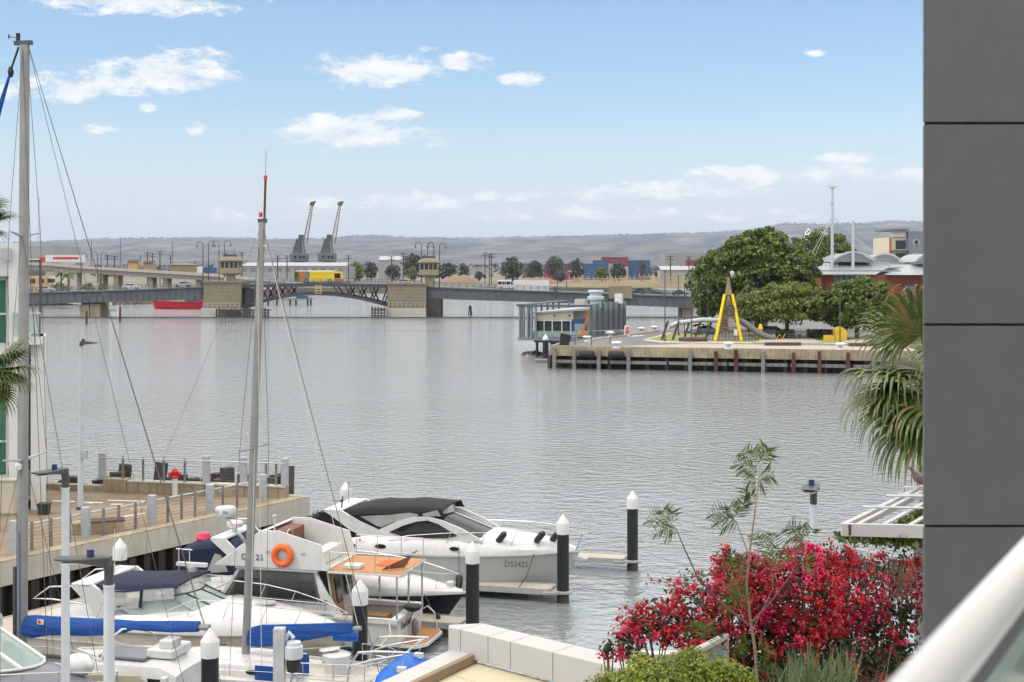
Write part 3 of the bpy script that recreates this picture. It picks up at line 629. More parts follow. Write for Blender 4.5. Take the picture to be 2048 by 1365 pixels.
t = thing('box_truck', 'white cab truck with dark trailer on the viaduct by the left cabin', 'truck', (vx(410), VY + 3, vz(551)))
MB().box(-3.5, -1.2, -1.2, 1.2, .6, 3.3).build('cab', MT['car_white'], t, bevel=.1); MB().box(-1.0, 3.9, -1.2, 1.2, 1.1, 3.0).build('load', MT['container_blue'], t)
for xx in (-2.5, 2, 3): wheel(t, xx, -1.1, .5, .3)
def shed(name, label, p0, p1, ytop, ybase, Y, m, dep=20, roof=None, wins=0, cat='shed', group=None, wm_='window_glass', pitch=0):
    s = Y / FPX; x0, x1 = (p0 - CX) * s, (p1 - CX) * s; z0, z1 = CH - (ybase - HZ) * s, CH - (ytop - HZ) * s
    t = thing(name, label, cat, ((x0 + x1) / 2, Y, z0), group=group); h = (x1 - x0) / 2; H = z1 - z0
    MB().box(-h, h, 0, dep, -2, H).build('wall', MT[m], t)
    if roof:
        MB().prism([(-h - .4, -.4, H), (h + .4, -.4, H), (h + .4, dep / 2, H + pitch + .3), (-h - .4, dep / 2, H + pitch + .3)], (0, 0, .25)).build('roof', MT[roof], t)
    for i in range(wins):
        xx = -h + (i + .5) * 2 * h / wins; ww = h / wins * .6
        w_ = MB().box(xx - ww, xx + ww, -.12, -.02, H * .45, H * .8).build('window', MT[wm_], t)
    return t
shed('warehouse', 'long pale grey warehouse roof at the far left above the viaduct', 20, 108, 492, 516, 640, 'shed_grey', 40, None, 0)
shed('dark_building', 'dark low building below the viaduct at far left', 20, 100, 521, 548, 560, 'shed_dark', 12, 'shed_grey', 3, 'building')
shed('ochre_building', 'ochre office building left of the palms behind the bridge', 20, 92, 553, 578, 470, 'shed_ochre', 10, None, 4, 'building')
shed('cream_building', 'cream building with dark window beside the green bush', 92, 114, 554, 575, 472, 'shed_cream', 10, None, 1, 'building')
shed('low_shed', 'long grey shed with ribbon windows behind the left cabin', 480, 690, 533, 552, 900, 'shed_grey', 60, 'roof_metal', 12, pitch=2, wm_='shed_dark')
shed('port_office', 'small tan building on the roofline below the cranes', 536, 578, 523, 533, 960, 'cabin_tan', 15)
shed('flat_shed', 'white shed roof behind the viaduct right of the truck', 430, 520, 522, 537, 1000, 'shed_grey', 40)
shed('brown_hut', 'left small brown hut on the skyline over the viaduct', 256, 275, 525, 535, 700, 'shed_ochre', 8, 'rust', 0, 'hut', pitch=.8); shed('brown_hut', 'right small brown hut on the skyline over the viaduct', 287, 305, 527, 536, 700, 'cabin_tan', 8, 'rust', 0, 'hut', pitch=.8)
shed('brown_shed', 'long dark brown shed before the white cab truck', 340, 390, 530, 545, 720, 'tan_trim', 20, 'shed_grey', 0)
shed('white_tank_shed', 'white storage building behind the middle trees', 757, 800, 521, 560, 1100, 'shed_grey', 40, 'roof_metal', 0, pitch=3)
shed('pale_shed', 'low pale shed behind the bridge left of the round trees', 935, 985, 537, 546, 1300, 'shed_grey', 30, 'roof_metal')
shed('site_office', 'long white site cabin beyond the bridge behind the minibus', 1028, 1098, 561, 573, 640, 'car_white', 4, None, 0, 'cabin')
shed('white_hoarding', 'white warehouse wall beside the fig tree beyond the bridge', 1322, 1400, 541, 565, 820, 'shed_grey', 20, 'roof_metal', 0, pitch=2)
shed('sandstone_terrace', 'pale quarry terrace wall on the plain before the hills', 1330, 1420, 507, 530, 3000, 'viaduct', 100)
shed('white_dome_base', 'white strip building on the plain beside the red museum', 1700, 1800, 505, 512, 3000, 'shed_grey', 60)
shed('pink_store', 'low brick coloured store below the containers', 830, 905, 533, 541, 1500, 'brick_red', 60, 'container_red', 0)
for p0, p1, yt, Y, m, lb in ((880, 960, 553, 900, 'earth', 'left'), (1020, 1120, 556, 860, 'earth', 'right')):
    s = Y / FPX; mb = MB(); n = 16
    rings = []
    for i in range(n + 1):
        u = i / n; x_ = (p0 + (p1 - p0) * u - CX) * s; h = (8.5 * (565 - yt) / 12) * math.sin(u * math.pi) ** .5 * random.uniform(.5, .66) + .2
        rings.append([V(x_, Y - 14, 2), V(x_, Y - 6, 2.9 + h * .6), V(x_, Y, 2.9 + h), V(x_, Y + 10, 2)])
    mb.loft(rings, False, False); tag(mb.build('earth_mound', MT[m], smooth=60), f'{lb} long brown earth mound beyond the bridge', 'mound', 'earth mounds')
# construction site: timber frames
def frame(px, lb, Y, w_, d_, h):
    s = Y / FPX; x0 = (px - CX) * s; t = thing('timber_house_frame', lb, 'house frame', (x0, Y, 2.9), group='timber house frames under construction')
    n = int(w_ / 1.1)
    for i in range(n + 1):
        for y in (0, d_): MB().box(i * w_ / n - .09, i * w_ / n + .09, y - .09, y + .09, 0, h).build('stud', MT['pine_frame'], t)
    for z in (.1, h * .5, h):
        for y in (0, d_): MB().box(-.1, w_ + .1, y - .1, y + .1, z - .11, z + .11).build('plate', MT['pine_frame'], t)
    for i in range(0, n + 1, 2): MB().bar((i * w_ / n, 0, h), (i * w_ / n, d_ / 2, h + 1.3), .1, .2).bar((i * w_ / n, d_, h), (i * w_ / n, d_ / 2, h + 1.3), .1, .2).build('truss', MT['pine_frame'], t)
for i, (p, h, lb) in enumerate(((1139, 4.6, 'leftmost timber house frame on the building site'), (1187, 4.4, 'second timber house frame from the left'), (1232, 4.6, 'middle timber house frame on the building site'), (1280, 5.4, 'taller timber house frame right of middle'), (1330, 5.0, 'rightmost timber house frame by the fig tree'))): frame(p, lb, 690 + (i % 2) * 6, 10.5, 7, h)
# port cranes
def crane(px, lb):
    Y = 1050; s = Y / FPX; x0 = (px - CX) * s; zb = CH - (555 - HZ) * s; z = lambda py: CH - (py - HZ) * s - zb
    t = thing('port_crane', lb, 'crane', (x0, Y, zb), group='port cranes')
    for sx in (-4, 4):
        for sy in (-4, 4): MB().bar((sx, sy, 0), (sx * .6, sy * .6, z(527)), 1, 1).build('portal_leg', MT['crane_grey'], t)
    MB().lathe((0, 0, z(530)), [(3.0, 0), (4.5, 1), (3.2, 2.5)], 10).build('slew_ring', MT['dark_steel'], t)
    MB().box(-6.8, 6.6, -4, 4, z(524), z(507)).build('machinery_house', MT['crane_grey'], t, bevel=.4)
    for xx in (-3.5, .5, 3): MB().box(xx, xx + 1.6, -4.1, -3.95, z(517), z(512)).build('window', MT['dark_glass'], t)
    for a, b in (((-5, z(507)), (-1.5, z(478))), ((-1, z(507)), (2.2, z(471))), ((-4, z(495)), (1, z(493))), ((-2.5, z(484)), (2, z(480))), ((4, z(507)), (2.2, z(471)))):
        MB().bar((a[0], -1.2, a[1]), (b[0], -1.2, b[1]), 1.0, 1.0).build('frame_strut', MT['crane_grey'], t); MB().bar((a[0], 1.2, a[1]), (b[0], 1.2, b[1]), 1.0, 1.0).build('frame_strut', MT['crane_grey'], t)
    MB().prism([(-4.4, -1, z(507)), (-3.0, -1, z(492)), (-2.6, -1, z(484)), (-1.6, -1, z(486)), (-.4, -1, z(474)), (1.4, -1, z(472)), (1.9, -1, z(490)), (2.6, -1, z(507))], (0, 2, 0)).build('tower_panel', MT['crane_grey'], t)
    MB().box(-.5, 3, -1.6, 1.6, z(480), z(470)).build('counterweight', MT['dark_steel'], t)
    A, B = V(4.2, 0, z(487)), V(9.6, 0, z(406)); jib = MB(); k = 14
    for i in range(k):
        p, q = A.lerp(B, i / k), A.lerp(B, (i + 1) / k); w0, w1 = 1.5 * (1 - .6 * i / k), 1.5 * (1 - .6 * (i + 1) / k)
        for sx, sy in ((-1, -1), (1, -1), (1, 1), (-1, 1)):
            jib.bar(p + V(sx * w0, sy * w0, 0), q + V(sx * w1, sy * w1, 0), .42, .42)
        jib.bar(p + V(-w0, -w0, 0), q + V(w1, -w1, 0), .22, .22); jib.bar(p + V(w0, w0, 0), q + V(-w1, w1, 0), .22, .22)
    jib.build('lattice_jib', MT['crane_tan'], t)
    MB().prism([B + V(-2.2, -.8, -1.8), B + V(1, -.8, -2.5), B + V(2.6, -.8, 1.2), B + V(-1.2, -.8, .6)], (0, 1.6, 0)).build('jib_head', MT['rust'], t)
crane(599, 'left of two tall grey port cranes with tan lattice jibs'); crane(655, 'right of two tall grey port cranes with tan lattice jibs')
# jetty with blue boat, red ship
t = thing('timber_jetty', 'low timber jetty on piles seen under the bridge arch', 'jetty', (at(590, 605, 480).x, 480, 0))
s = 480 / FPX
MB().box(-14, 6, -1.5, 2, 1.9, 2.4).build('deck', MT['timber_grey'], t)
for xx in (-13, -9, -6, -1.5, .5, 4.5, 5.6): MB().box(xx - .3, xx + .3, -1.3, -.8, -1, 2.6 if xx > 4 else 1.9).build('pile', MT['timber_dark'], t)
tag(MB().prism([(at(590,605,480).x + 0.2, 479.5, 2.42), (at(590,605,480).x + 4.2, 479.5, 2.42), (at(590,605,480).x + 4.5, 479.5, 3.2), (at(590,605,480).x + .6, 479.5, 3.4)], (0, 1.6, 0)).build('covered_dinghy', MT['container_blue'], bevel=.2), 'small blue covered boat stored on the timber jetty', 'boat')
def hull(mb, L_, B, sheer, keel=-.5, n=14, stern_w=.85, flare=.15, fore=.35, chine=.25, rake=.55, sm=None):
    """loft from stern (x=-L/2) to bow; sheer(u) height; returns sheer edge points"""
    rings = []; edge = []
    for i in range(n + 1):
        u = i / n
        w_ = B / 2 * (stern_w + (1 - stern_w) * math.sin(min(1, u / .45) * math.pi / 2)) if u < .45 else B / 2 * (1 - ((u - .45) / .55) ** 2.4)
        w_ = max(w_, .02); x_ = -L_ / 2 + L_ * u; zs = sheer(u)
        k = max(0, (u - (1 - fore)) / fore)
        wl = w_ * (1 - flare - .55 * k); xw = x_ - rake * k * k * 1.2; xk = x_ - rake * 2.4 * k * k
        wk = wl * .75
        rings.append([V(x_, -w_, zs), V(x_ - rake * .5 * k * k, -(w_ * .45 + wl * .55), zs * .55 + chine * .45), V(xw, -wl, chine * .6), V(xk, -wk * .8, keel * .6), V(xk, 0, keel * (1 - k * .6)), V(xk, wk * .8, keel * .6), V(xw, wl, chine * .6), V(x_ - rake * .5 * k * k, w_ * .45 + wl * .55, zs * .55 + chine * .45), V(x_, w_, zs)])
        edge.append((x_, w_, zs))
    mb.loft(rings, False, False)
    r0 = rings[0]; mb.add(r0, [tuple(range(len(r0)))])
    return edge
def deck(mb, edge, inset=.0, dz=0.0, camber=.08):
    rings = [[V(x_, -max(w_ - inset, .01), z + dz), V(x_, 0, z + dz + camber * min(1, w_)), V(x_, max(w_ - inset, .01), z + dz)] for x_, w_, z in edge]
    mb.loft(rings, False, False)
def edge_at(edge, x_):
    for a, b in zip(edge, edge[1:]):
        if a[0] <= x_ <= b[0]:
            k = (x_ - a[0]) / (b[0] - a[0]); return (x_, a[1] + (b[1] - a[1]) * k, a[2] + (b[2] - a[2]) * k)
    return edge[-1] if x_ > edge[-1][0] else edge[0]
c = on(372, 618, 0)
t = thing('red_workboat', 'red steel workboat moored behind the left bridge pier', 'ship', (c.x, c.y, 0), R(180))
mb = MB(); eg = hull(mb, 21, 6, lambda u: 2.2 + 1.0 * max(0, u - .5) ** 2 * 4 * .5, n=12, fore=.25); mb.build('hull', MT['red_paint'], t, smooth=50)
mb = MB(); deck(mb, eg, .1, -.5); mb.build('deck', MT['shed_dark'], t)
MB().box(-9, -6, -1.8, 1.8, 1.7, 4.2).build('wheelhouse', MT['car_white'], t); MB().box(-4, 0, -1.5, 1.5, 1.7, 3.3).build('cargo_box', MT['container_blue'], t); MB().box(0, 5, -1.4, 1.4, 1.7, 2.7).build('hatch', MT['shed_grey'], t)
mb = MB()
for e0, e1 in zip(eg, eg[1:]): mb.bar((e0[0], -e0[1] - .05, e0[2]), (e1[0], -e1[1] - .05, e1[2]), .2, .25); mb.bar((e0[0], e0[1] + .05, e0[2]), (e1[0], e1[1] + .05, e1[2]), .2, .25)
mb.build('rubbing_strake', MT['red_paint'], t)
c = on(205, 622, 0)
t = thing('small_ferry', 'small white and dark boat moored behind the left bridge support', 'boat', (c.x, c.y, 0), R(180))
mb = MB(); eg = hull(mb, 9, 3.2, lambda u: 1.4 + .3 * u); mb.build('hull', MT['car_white'], t, smooth=50); MB().box(-2.5, 2, -1.2, 1.2, 1.2, 3.4).build('cabin', MT['shed_cream'], t, bevel=.1); MB().box(-2.2, 1.7, -1.23, 1.23, 2.2, 2.9).build('window_band', MT['dark_glass'], t)
mb = MB(); deck(mb, eg, 0, -.1); mb.build('deck', MT['shed_dark'], t)
t = thing('gangway', 'pale gangway with handrails leading down under the bridge', 'gangway', (at(110, 605, 440).x, 440, 0))
MB().prism([(-8, 0, 3.4), (8, 0, 1.5), (8, 0, 1.2), (-8, 0, 3.1)], (0, 1.5, 0)).build('walkway', MT['concrete'], t)
for i in range(9):
    MB().box(-8 + 2 * i - .06, -8 + 2 * i + .06, -.06, .06, 3.4 - .2375 * i, 4.5 - .2375 * i).build('rail_post', MT['galv'], t)
MB().bar((-8, 0, 4.5), (8, 0, 2.6), .09, .09).build('handrail', MT['galv'], t)
# power poles and lattice masts
def pole(px, yt, Y, lb, w_=.35, arm=True, m='timber_dark', yb=560, group='far power poles'):
    s = Y / FPX; x0 = (px - CX) * s; zt = CH - (yt - HZ) * s
    t = thing('power_pole', lb, 'pole', (x0, Y, 2.9), group=group); MB().box(-w_ / 2, w_ / 2, -w_ / 2, w_ / 2, 0, zt - 2.9).build('shaft', MT[m], t)
    if arm:
        for k in (.4, 2.0): MB().box(-2.0, 2.0, -.15, .15, zt - 2.9 - k - .15, zt - 2.9 - k + .15).build('cross_arm', MT[m], t)
NTH = ['first', 'second', 'third', 'fourth', 'fifth', 'sixth', 'seventh', 'eighth', 'ninth', 'tenth', 'eleventh', 'twelfth', 'thirteenth', 'fourteenth', 'fifteenth', 'sixteenth', 'seventeenth']
for k_, (px, yt) in enumerate(((215, 511), (229, 512), (295, 505), (305, 507), (320, 503), (341, 511), (484, 505), (555, 511), (574, 511), (697, 511), (783, 513), (807, 506), (970, 505), (979, 508), (983, 507), (1341, 512), (1378, 513))):
    pole(px, yt, 760 + (px * 7) % 120, f'thin dark power pole on the skyline, {NTH[k_]} from the left', .55)
for px, yt, Y in ((78, 395, 1900), (183, 481, 2400), (241, 478, 2400), (345, 484, 2400), (281, 508, 2400)):
    s = Y / FPX; x0 = (px - CX) * s; zt = CH - (yt - HZ) * s; w_ = 2.4 if px == 78 else 1.3
    t = thing('lattice_mast', 'tall slender red and white lattice radio mast beside the near mast' if px == 78 else {183: 'leftmost', 241: 'second', 281: 'third', 345: 'rightmost'}[px] + ' faint red lattice radio mast before the far hills', 'mast', (x0, Y, 2.9), group=None if px == 78 else 'faint radio masts')
    mb = MB(); H = zt - 2.9; k = 20
    for i in range(k):
        a, b = H * i / k, H * (i + 1) / k; wa, wb = w_ * (1 - .85 * i / k), w_ * (1 - .85 * (i + 1) / k)
        for sx, sy in ((-1, -1), (1, -1), (0, 1)): mb.bar((sx * wa, sy * wa, a), (sx * wb, sy * wb, b), .35, .35)
        mb.bar((-wa, -wa, a), (wb, -wb, b), .3, .3)
    mb.build('lattice', MT['container_white' if px == 78 else 'rust'], t)
# containers
cm = {}
for k_, m_ in (('blue', 'container_blue'), ('red', 'container_red'), ('pink', 'container_pink'), ('white', 'container_white')):
    mb = MB(); mb.box(0, 12.2, 0, 2.44, 0, 2.55)
    for i in range(24): mb.box(.25 + i * .5, .5 + i * .5, -.06, -.002, .15, 2.4)
    mb.box(-.05, .15, -.1, 2.5, 0, 2.6); mb.box(12.05, 12.25, -.1, 2.5, 0, 2.6)
    me = mb.mesh('container_' + k_); me.materials.append(MT[m_]); cm[k_] = me
ORD = ['bottom', 'second', 'third', 'fourth', 'fifth', 'sixth', 'seventh']; CLM = ['leftmost', 'second', 'third', 'fourth', 'fifth', 'rightmost']
def cont(px, level, col, Y, lb, grp):
    s = Y / FPX; o = bpy.data.objects.new('shipping_container', cm[col]); COL.link(o); o.location = ((px - CX) * s, Y, 2.9 + level * 2.62); tag(o, lb, 'container', grp)
for lv, row in enumerate(('bbwwbb', 'bbwwbb', 'bbwwbb', 'bbwwbb', 'bbwrbb', '-brrbb', '--rr--')):
    for i, ch in enumerate(row):
        px = 1165 + i * 21 if i < 2 else 1203 + (i - 2) * 23 if i < 4 else 1250 + (i - 4) * 20
        col = {'b': 'blue', 'w': 'white', 'r': 'red', '-': None}[ch]
        if col: cont(px, lv, col, 1100 + i * 6, f'{col} shipping container in the {ORD[lv]} row of the {CLM[i]} tall far stack', 'containers in the tall far stacks')
for px, lv, c_, lb in ((1088, 0, 'pink', 'bottom pink container left of the tall stacks'), (1088, 1, 'pink', 'upper pink container left of the tall stacks'), (1088, 2, 'red', 'lower red container above the pink ones'), (1088, 3, 'red', 'upper red container above the pink ones'), (1112, 4, 'blue', 'single blue container topping the red ones'), (1118, 0, 'pink', 'bottom pink container beside the dense gum'), (1118, 1, 'pink', 'second pink container beside the dense gum'), (1112, 3, 'red', 'red container beside the dense gum'), (1372, 4, 'red', 'lower red container near the fig tree'), (1372, 5, 'red', 'topmost red container near the fig tree'), (1372, 3, 'white', 'upper white container near the fig tree'), (1372, 2, 'white', 'lower white container near the fig tree')): cont(px, lv, c_, 1130, lb, 'containers beside the far stacks')
# ------------------------------------------------------------------ trees
def crown(mb, c, rx, ry, rz_, nclump, nleaf, size, rc=.34, jit=.7, flat=.0, low=-0.55):
    c = np.array(c, float)
    for i in range(nclump):
        d = sph(1)[0]
        while d[2] < low: d = sph(1)[0]
        r = random.uniform(.4, 1.0) ** .5 if i % 4 else random.uniform(.98, 1.16)
        q = c + d * np.array([rx, ry, rz_]) * r * (1 - rc * .6)
        cr_ = rc * (random.uniform(.6, 1.25) if i % 4 else random.uniform(.3, .6)) * np.array([rx, ry, rz_]); cr_ = np.maximum(cr_, rc * (.55 if i % 4 else .28) * max(rx, rz_))
        dd = sph(nleaf); dd[:, 2] = np.abs(dd[:, 2]) * np.where(np.random.rand(nleaf) < .78, 1, -1)
        leafquads(mb, q + dd * cr_ * np.random.uniform(.75, 1.05, (nleaf, 1)), dd + np.array([0, 0, .25]), size, jit)
def tree(name, label, base, h, rx, rz_, m, nclump=60, nleaf=60, size=.35, trunk=.3, group=None, ry=None, rc=.34, limbs=5, low=-.55, cat='tree', tm='bark'):
    t = thing(name, label, cat, base, group=group); ry = ry or rx
    cz = h - rz_
    mb = MB(); mb.tube([(0, 0, -.5), (.05 * trunk, 0, cz * .5), (trunk * .4, .1, cz)], [trunk * 1.25, trunk, trunk * .6], 8)
    for k in range(limbs):
        a = k * 2.4 + 1; e = V(math.cos(a) * rx * .6, math.sin(a) * ry * .6, cz + rz_ * random.uniform(-.1, .5)); st = V(0, 0, cz * random.uniform(.45, .8))
        mb.tube([st, st.lerp(e, .5) + V(0, 0, .1 * h), e], [trunk * .5, trunk * .35, trunk * .12], 6)
    mb.build('trunk', MT[tm], t, smooth=60)
    mb = MB(); crown(mb, (0, 0, cz), rx, ry, rz_, nclump, nleaf, size, rc, low=low); mb.build('crown', MT[m], t, fixn=False)
    return t
FT = 1000
for i, (px, yt, hw, m, lb) in enumerate(((668,521,22,'leaf_far','round dark tree right of the right port crane'),(710,522,18,'leaf_mid','first olive green tree right of the bus'),(743,522,15,'leaf_far','dark tree between the bus and the right cabin'),(785,530,16,'leaf_far','short round tree left of the right cabin'),(828,508,24,'leaf_grey','tall grey gum left of the right cabin'),(822,530,12,'leaf_mid','small pale tree before the grey gum'),(892,526,24,'leaf_far','broad low tree right of the right cabin'),(927,526,12,'leaf_grey','narrow grey tree right of the broad low tree'),(1024,512,24,'leaf_far','tall spreading gum left of the minibus'),(1069,521,18,'leaf_far','round gum above the minibus'),(1109,513,20,'leaf_far','gum in front of the pink containers'),(1120,538,14,'leaf_grey','small grey gum below the pink containers'),(1153,517,17,'leaf_far','dense gum left of the tall blue containers'),(1204,535,14,'leaf_mid','small tree before the tall blue containers'),(1237,520,17,'leaf_grey','grey gum before the white containers'),(1283,520,8,'leaf_grey','narrow tree at the right end of the containers'),(1322,530,14,'leaf_far','left of two small trees by the white warehouse'),(1345,530,16,'leaf_mid','right of two small trees by the white warehouse'),(958,542,9,'leaf_grey','shrub behind the bridge by the low pale shed'),(640,532,18,'leaf_grey','low shrubby tree below the left port crane'))):
    Y = FT - (i % 3) * 25; s = Y / FPX; h = (563 - yt) * s; rr = hw * s
    tree('gum_tree', lb, ((px - CX) * s, Y, 2.9), h, rr, h * .5, m, 34, 40, rr * .15, .4, 'far trees beyond the bridge', limbs=3, rc=.40, low=-.9)
for px, yt, hw, Y, lb, m in ((120, 566, 22, 455, 'rounded green bush by the cream building', 'leaf_far'), (175, 568, 14, 458, 'low bush right of the palms behind the bridge', 'leaf_mid'), (205, 567, 10, 462, 'small bush under the viaduct by the bridge railing', 'leaf_mid'), (1395, 556, 14, 500, 'dull green tree over the bridge beside the fig tree', 'leaf_olive')):
    s = Y / FPX; zt = CH - (yt - HZ) * s; tree('bush', lb, ((px - CX) * s, Y, 2.9), zt - 2.9, hw * s, (zt - 2.9) * .5, m, 24, 40, .35, .2, limbs=2, cat='bush')
def feather_palm(px, yt, Y, lb):
    s = Y / FPX; H = CH - (yt - HZ) * s - 2.9; t = thing('date_palm', lb, 'palm', ((px - CX) * s, Y, 2.9), group='palms behind the bridge')
    MB().tube([(0, 0, 0), (.1, 0, H * .8)], [.35, .28], 7).build('trunk', MT['bark'], t); mb = MB()
    for k in range(22):
        a = k * 2.4; l = 2.6 * random.uniform(.8, 1.1); up = random.uniform(.1, 1.2); d = V(math.cos(a), math.sin(a), 0)
        pts = [V(0, 0, H * .8) + d * l * u + V(0, 0, up * l * u - l * 1.0 * u * u) for u in (0, .3, .6, .85, 1)]
        for p, q in zip(pts, pts[1:]): mb.quad(p + V(0, 0, .0), q, q + V(-d.y, d.x, -.6) * .35, p + V(-d.y, d.x, -.6) * .35); mb.quad(p, q, q + V(d.y, -d.x, -.6) * .35, p + V(d.y, -d.x, -.6) * .35)
    mb.build('fronds', MT['leaf_olive'], t, fixn=False)
feather_palm(122, 532, 465, 'left of two date palms behind the left bridge span'); feather_palm(137, 537, 463, 'right of two date palms behind the left bridge span')
# ================================================================== the wharf on the right
WZ = 2.9
wA, wB, wC = on(1105, 692, WZ), on(1330, 661, WZ), V(52, 330, WZ)
wR = on(1725, 701, WZ); dW = (wR - wA).normalized()
far_r = wA + dW * 260
g = MB(); g.prism([(wA.x, wA.y, WZ), (far_r.x, far_r.y, WZ), (420, 420, WZ), (300, 720, WZ), (70, 720, WZ), (58, 400, WZ), (wC.x, wC.y, WZ), (wB.x, wB.y, WZ)], (0, 0, -1.1))
wf = struct(g.build('wharf_deck', MT['asphalt']))
MB().prism([(60, 380, WZ - 1.1), (420, 380, WZ - 1.1), (420, 720, WZ - 1.1), (75, 720, WZ - 1.1)], (0, 0, -4)).build('fill', MT['rock'], wf)
nW = V(dW.y, -dW.x, 0)          # towards the camera
rz_w = math.atan2(dW.y, dW.x)
wt = thing('timber_wharf_front', 'weathered wharf front with concrete beam, fender piles and timber walers', 'wharf', (wA.x, wA.y, 0), rz_w)
LW = 75.0
for i in range(15): MB().box(i * 5.0 + .015, i * 5.0 + 4.985, -.28, .35, WZ - 1.25, WZ + .03).build('edge_beam', MT['concrete_old'], wt)
MB().box(0, LW, 1.8, 2.2, -2, WZ - 1.1).build('sheet_wall', MT['sheetpile'], wt)
for i in range(31):
    MB().box(i * 2.45 - .2, i * 2.45 + .2, .2, .6, -2, WZ - 1.25).build('bearing_pile', MT['timber_dark'], wt)
for i in range(10): MB().box(i * 7.5 + .1, i * 7.5 + 7.3, -.5, -.3, .75, 1.15).build('waler', MT['timber_grey'], wt)
for i, x_ in enumerate((.4, 3.0, 6.2, 10.0, 17.8, 21, 23.5, 26.8, 30.5, 33.6, 37, 40, 45, 50, 56, 62)):
    mt_ = 'timber_grey' if i < 5 or i % 4 == 3 else 'rust'
    MB().box(x_ - .22, x_ + .22, -.85, -.5, -2, WZ - .15 - (i % 3) * .1).build('fender_pile', MT[mt_], wt)
for i in range(60): MB().box(18 + i * .9 - .09, 18 + i * .9 + .09, -.53, -.501, .85, 1.05).build('bolt_head', MT['dark_steel'], wt)
for x_ in (4.6, 8.4):
    MB().tube([(x_ - .9, -.75, 1.95), (x_ + .9, -.75, 1.95)], .48, 10).build('rubber_fender', MT['rubber'], wt)
# west edge of the wharf
dE = (wB - wA).normalized(); LE = (wB - wA).length
we = thing('wharf_side_wall', 'concrete edge beam along the left side of the wharf', 'wharf', (wA.x, wA.y, 0), math.atan2(dE.y, dE.x))
for i in range(int(LE / 5)): MB().box(i * 5 + .02, i * 5 + 4.98, -.3, .35, WZ - 1.2, WZ + .12).build('edge_beam', MT['concrete_old'], we)
for i in range(24): MB().box(i * 3, i * 3 + .4, .3, .7, -2, WZ - 1.2).build('bearing_pile', MT['timber_dark'], we)
# surfaces on the wharf: paving strip, kerbed lawns, raised slabs (each a sheet above the last)
def wp(px, py, z=WZ): return on(px, py, z)
def sheet(name, pts, z, m, kind='structure', thick=.0):
    ps = [wp(px, py, WZ) for px, py in pts]; o = MB().prism([(p.x, p.y, z) for p in ps], (0, 0, -.003 - thick)).build(name, MT[m]); o['kind'] = kind; return o
ps = [wA + dW * 8, far_r, far_r + V(2, 9, 0), wA + dW * 17 + V(2, 9.5, 0)]
o = MB().prism([(p.x, p.y, WZ + .006) for p in ps], (0, 0, -.004)).build('paving', MT['paving']); struct(o)
sheet('lawn', [(1292, 681), (1340, 669), (1720, 672), (1720, 688), (1390, 687), (1330, 685)], WZ + .09, 'lawn', thick=.08)
for pts in ([(1284, 682), (1340, 667), (1345, 668.5), (1292, 681.5)], [(1284, 682), (1292, 681), (1330, 685), (1326, 687.5)], [(1326, 687), (1330, 685), (1720, 688.6), (1720, 690)]): sheet('kerb', pts, WZ + .13, 'concrete', thick=.12)
for pts, lb in (([(1505, 689), (1530, 680.5), (1625, 680.5), (1648, 689)], 0), ([(1680, 689), (1705, 680.5), (1900, 681), (1900, 689)], 1)): sheet('concrete_apron', pts, WZ + .22, 'paving', thick=.2)
sheet('play_surface', [(1400, 678), (1420, 668), (1600, 668), (1610, 680), (1500, 681.5), (1400, 681)], WZ + .10, 'asphalt', thick=.02)
# bollards
def lathe_thing(name, label, cat, loc, prof, m, n=12, group=None):
    o = MB().lathe((0, 0, 0), prof, n).build(name, MT[m], smooth=40); o.location = loc; return tag(o, label, cat, group)
BP = [(.55, 0), (.55, .1), (.3, .16), (.26, .5), (.62, .56), (.66, .72), (.5, .85), (.2, .9)]
for px, py, lb in ((1233, 697, 'white mooring bollard at the front left corner of the wharf'), (1457, 698.5, 'white mooring bollard before the yellow play tower'), (1681, 700, 'white mooring bollard before the raised planter right of the trees'), (1175, 684, 'white mooring bollard nearest the pavilion ramp'), (1220, 675, 'white mooring bollard beside the pavilion barrier'), (1283, 666, 'left white mooring bollard along the far wharf edge'), (1309, 663, 'right white mooring bollard along the far wharf edge')):
    lathe_thing('mooring_bollard', lb, 'bollard', wp(px, py), BP, 'white_plain', group='white mooring bollards')
for px, py, w_, lb in ((1567, 692, 2.3, 'left dark rusty steel bench slab on the wharf paving'), (1736, 693.5, 2.3, 'right dark rusty steel bench slab behind the palm')):
    c = wp(px, py); tag(MB().box(c.x - w_, c.x + w_, c.y, c.y + .9, WZ + .01, WZ + .42).build('bench_slab', MT['corten'], bevel=.03), lb, 'bench')
c = wp(1386, 685); tag(MB().loft([[V(c.x + math.cos(a) * 1.9 * r, c.y + math.sin(a) * 1.2 * r, z) for a in [i * .524 for i in range(12)]] for r, z in ((1, WZ), (1.03, WZ + .55), (.9, WZ + .68), (.6, WZ + .7))]).build('curved_seat', MT['corten'], smooth=40), 'rounded rusty brown steel seat on the lawn', 'seat')
# slim black light poles
for px, yb, yt, lb in ((1330, 684, 545, 'slim black pole nearest the pavilion'), (1357, 672, 555, 'slim black pole second from the pavilion'), (1383, 686, 552, 'slim black pole in front of the curved seat'), (1369, 668, 570, 'short black pole behind the curved seat'), (1680, 690, 563, 'slim black pole before the dark tree near the palm'), (1400, 671, 560, 'slim black pole at the left edge of the fig tree'), (1416, 672, 565, 'thin black pole left of the yellow play tower')):
    c = wp(px, yb); h = (yb - yt) * c.y / FPX; t = thing('light_pole', lb, 'pole', c, group='slim black light poles'); MB().tube([(0, 0, 0), (0, 0, h)], [.09, .06], 8).build('shaft', MT['dark_steel'], t); MB().cyl((0, 0, 0), .16, .35, 8).build('base_collar', MT['dark_steel'], t); MB().cyl((0, 0, h - .02), .1, .3, 8, .06).build('lamp_head', MT['lamp_grey'], t)
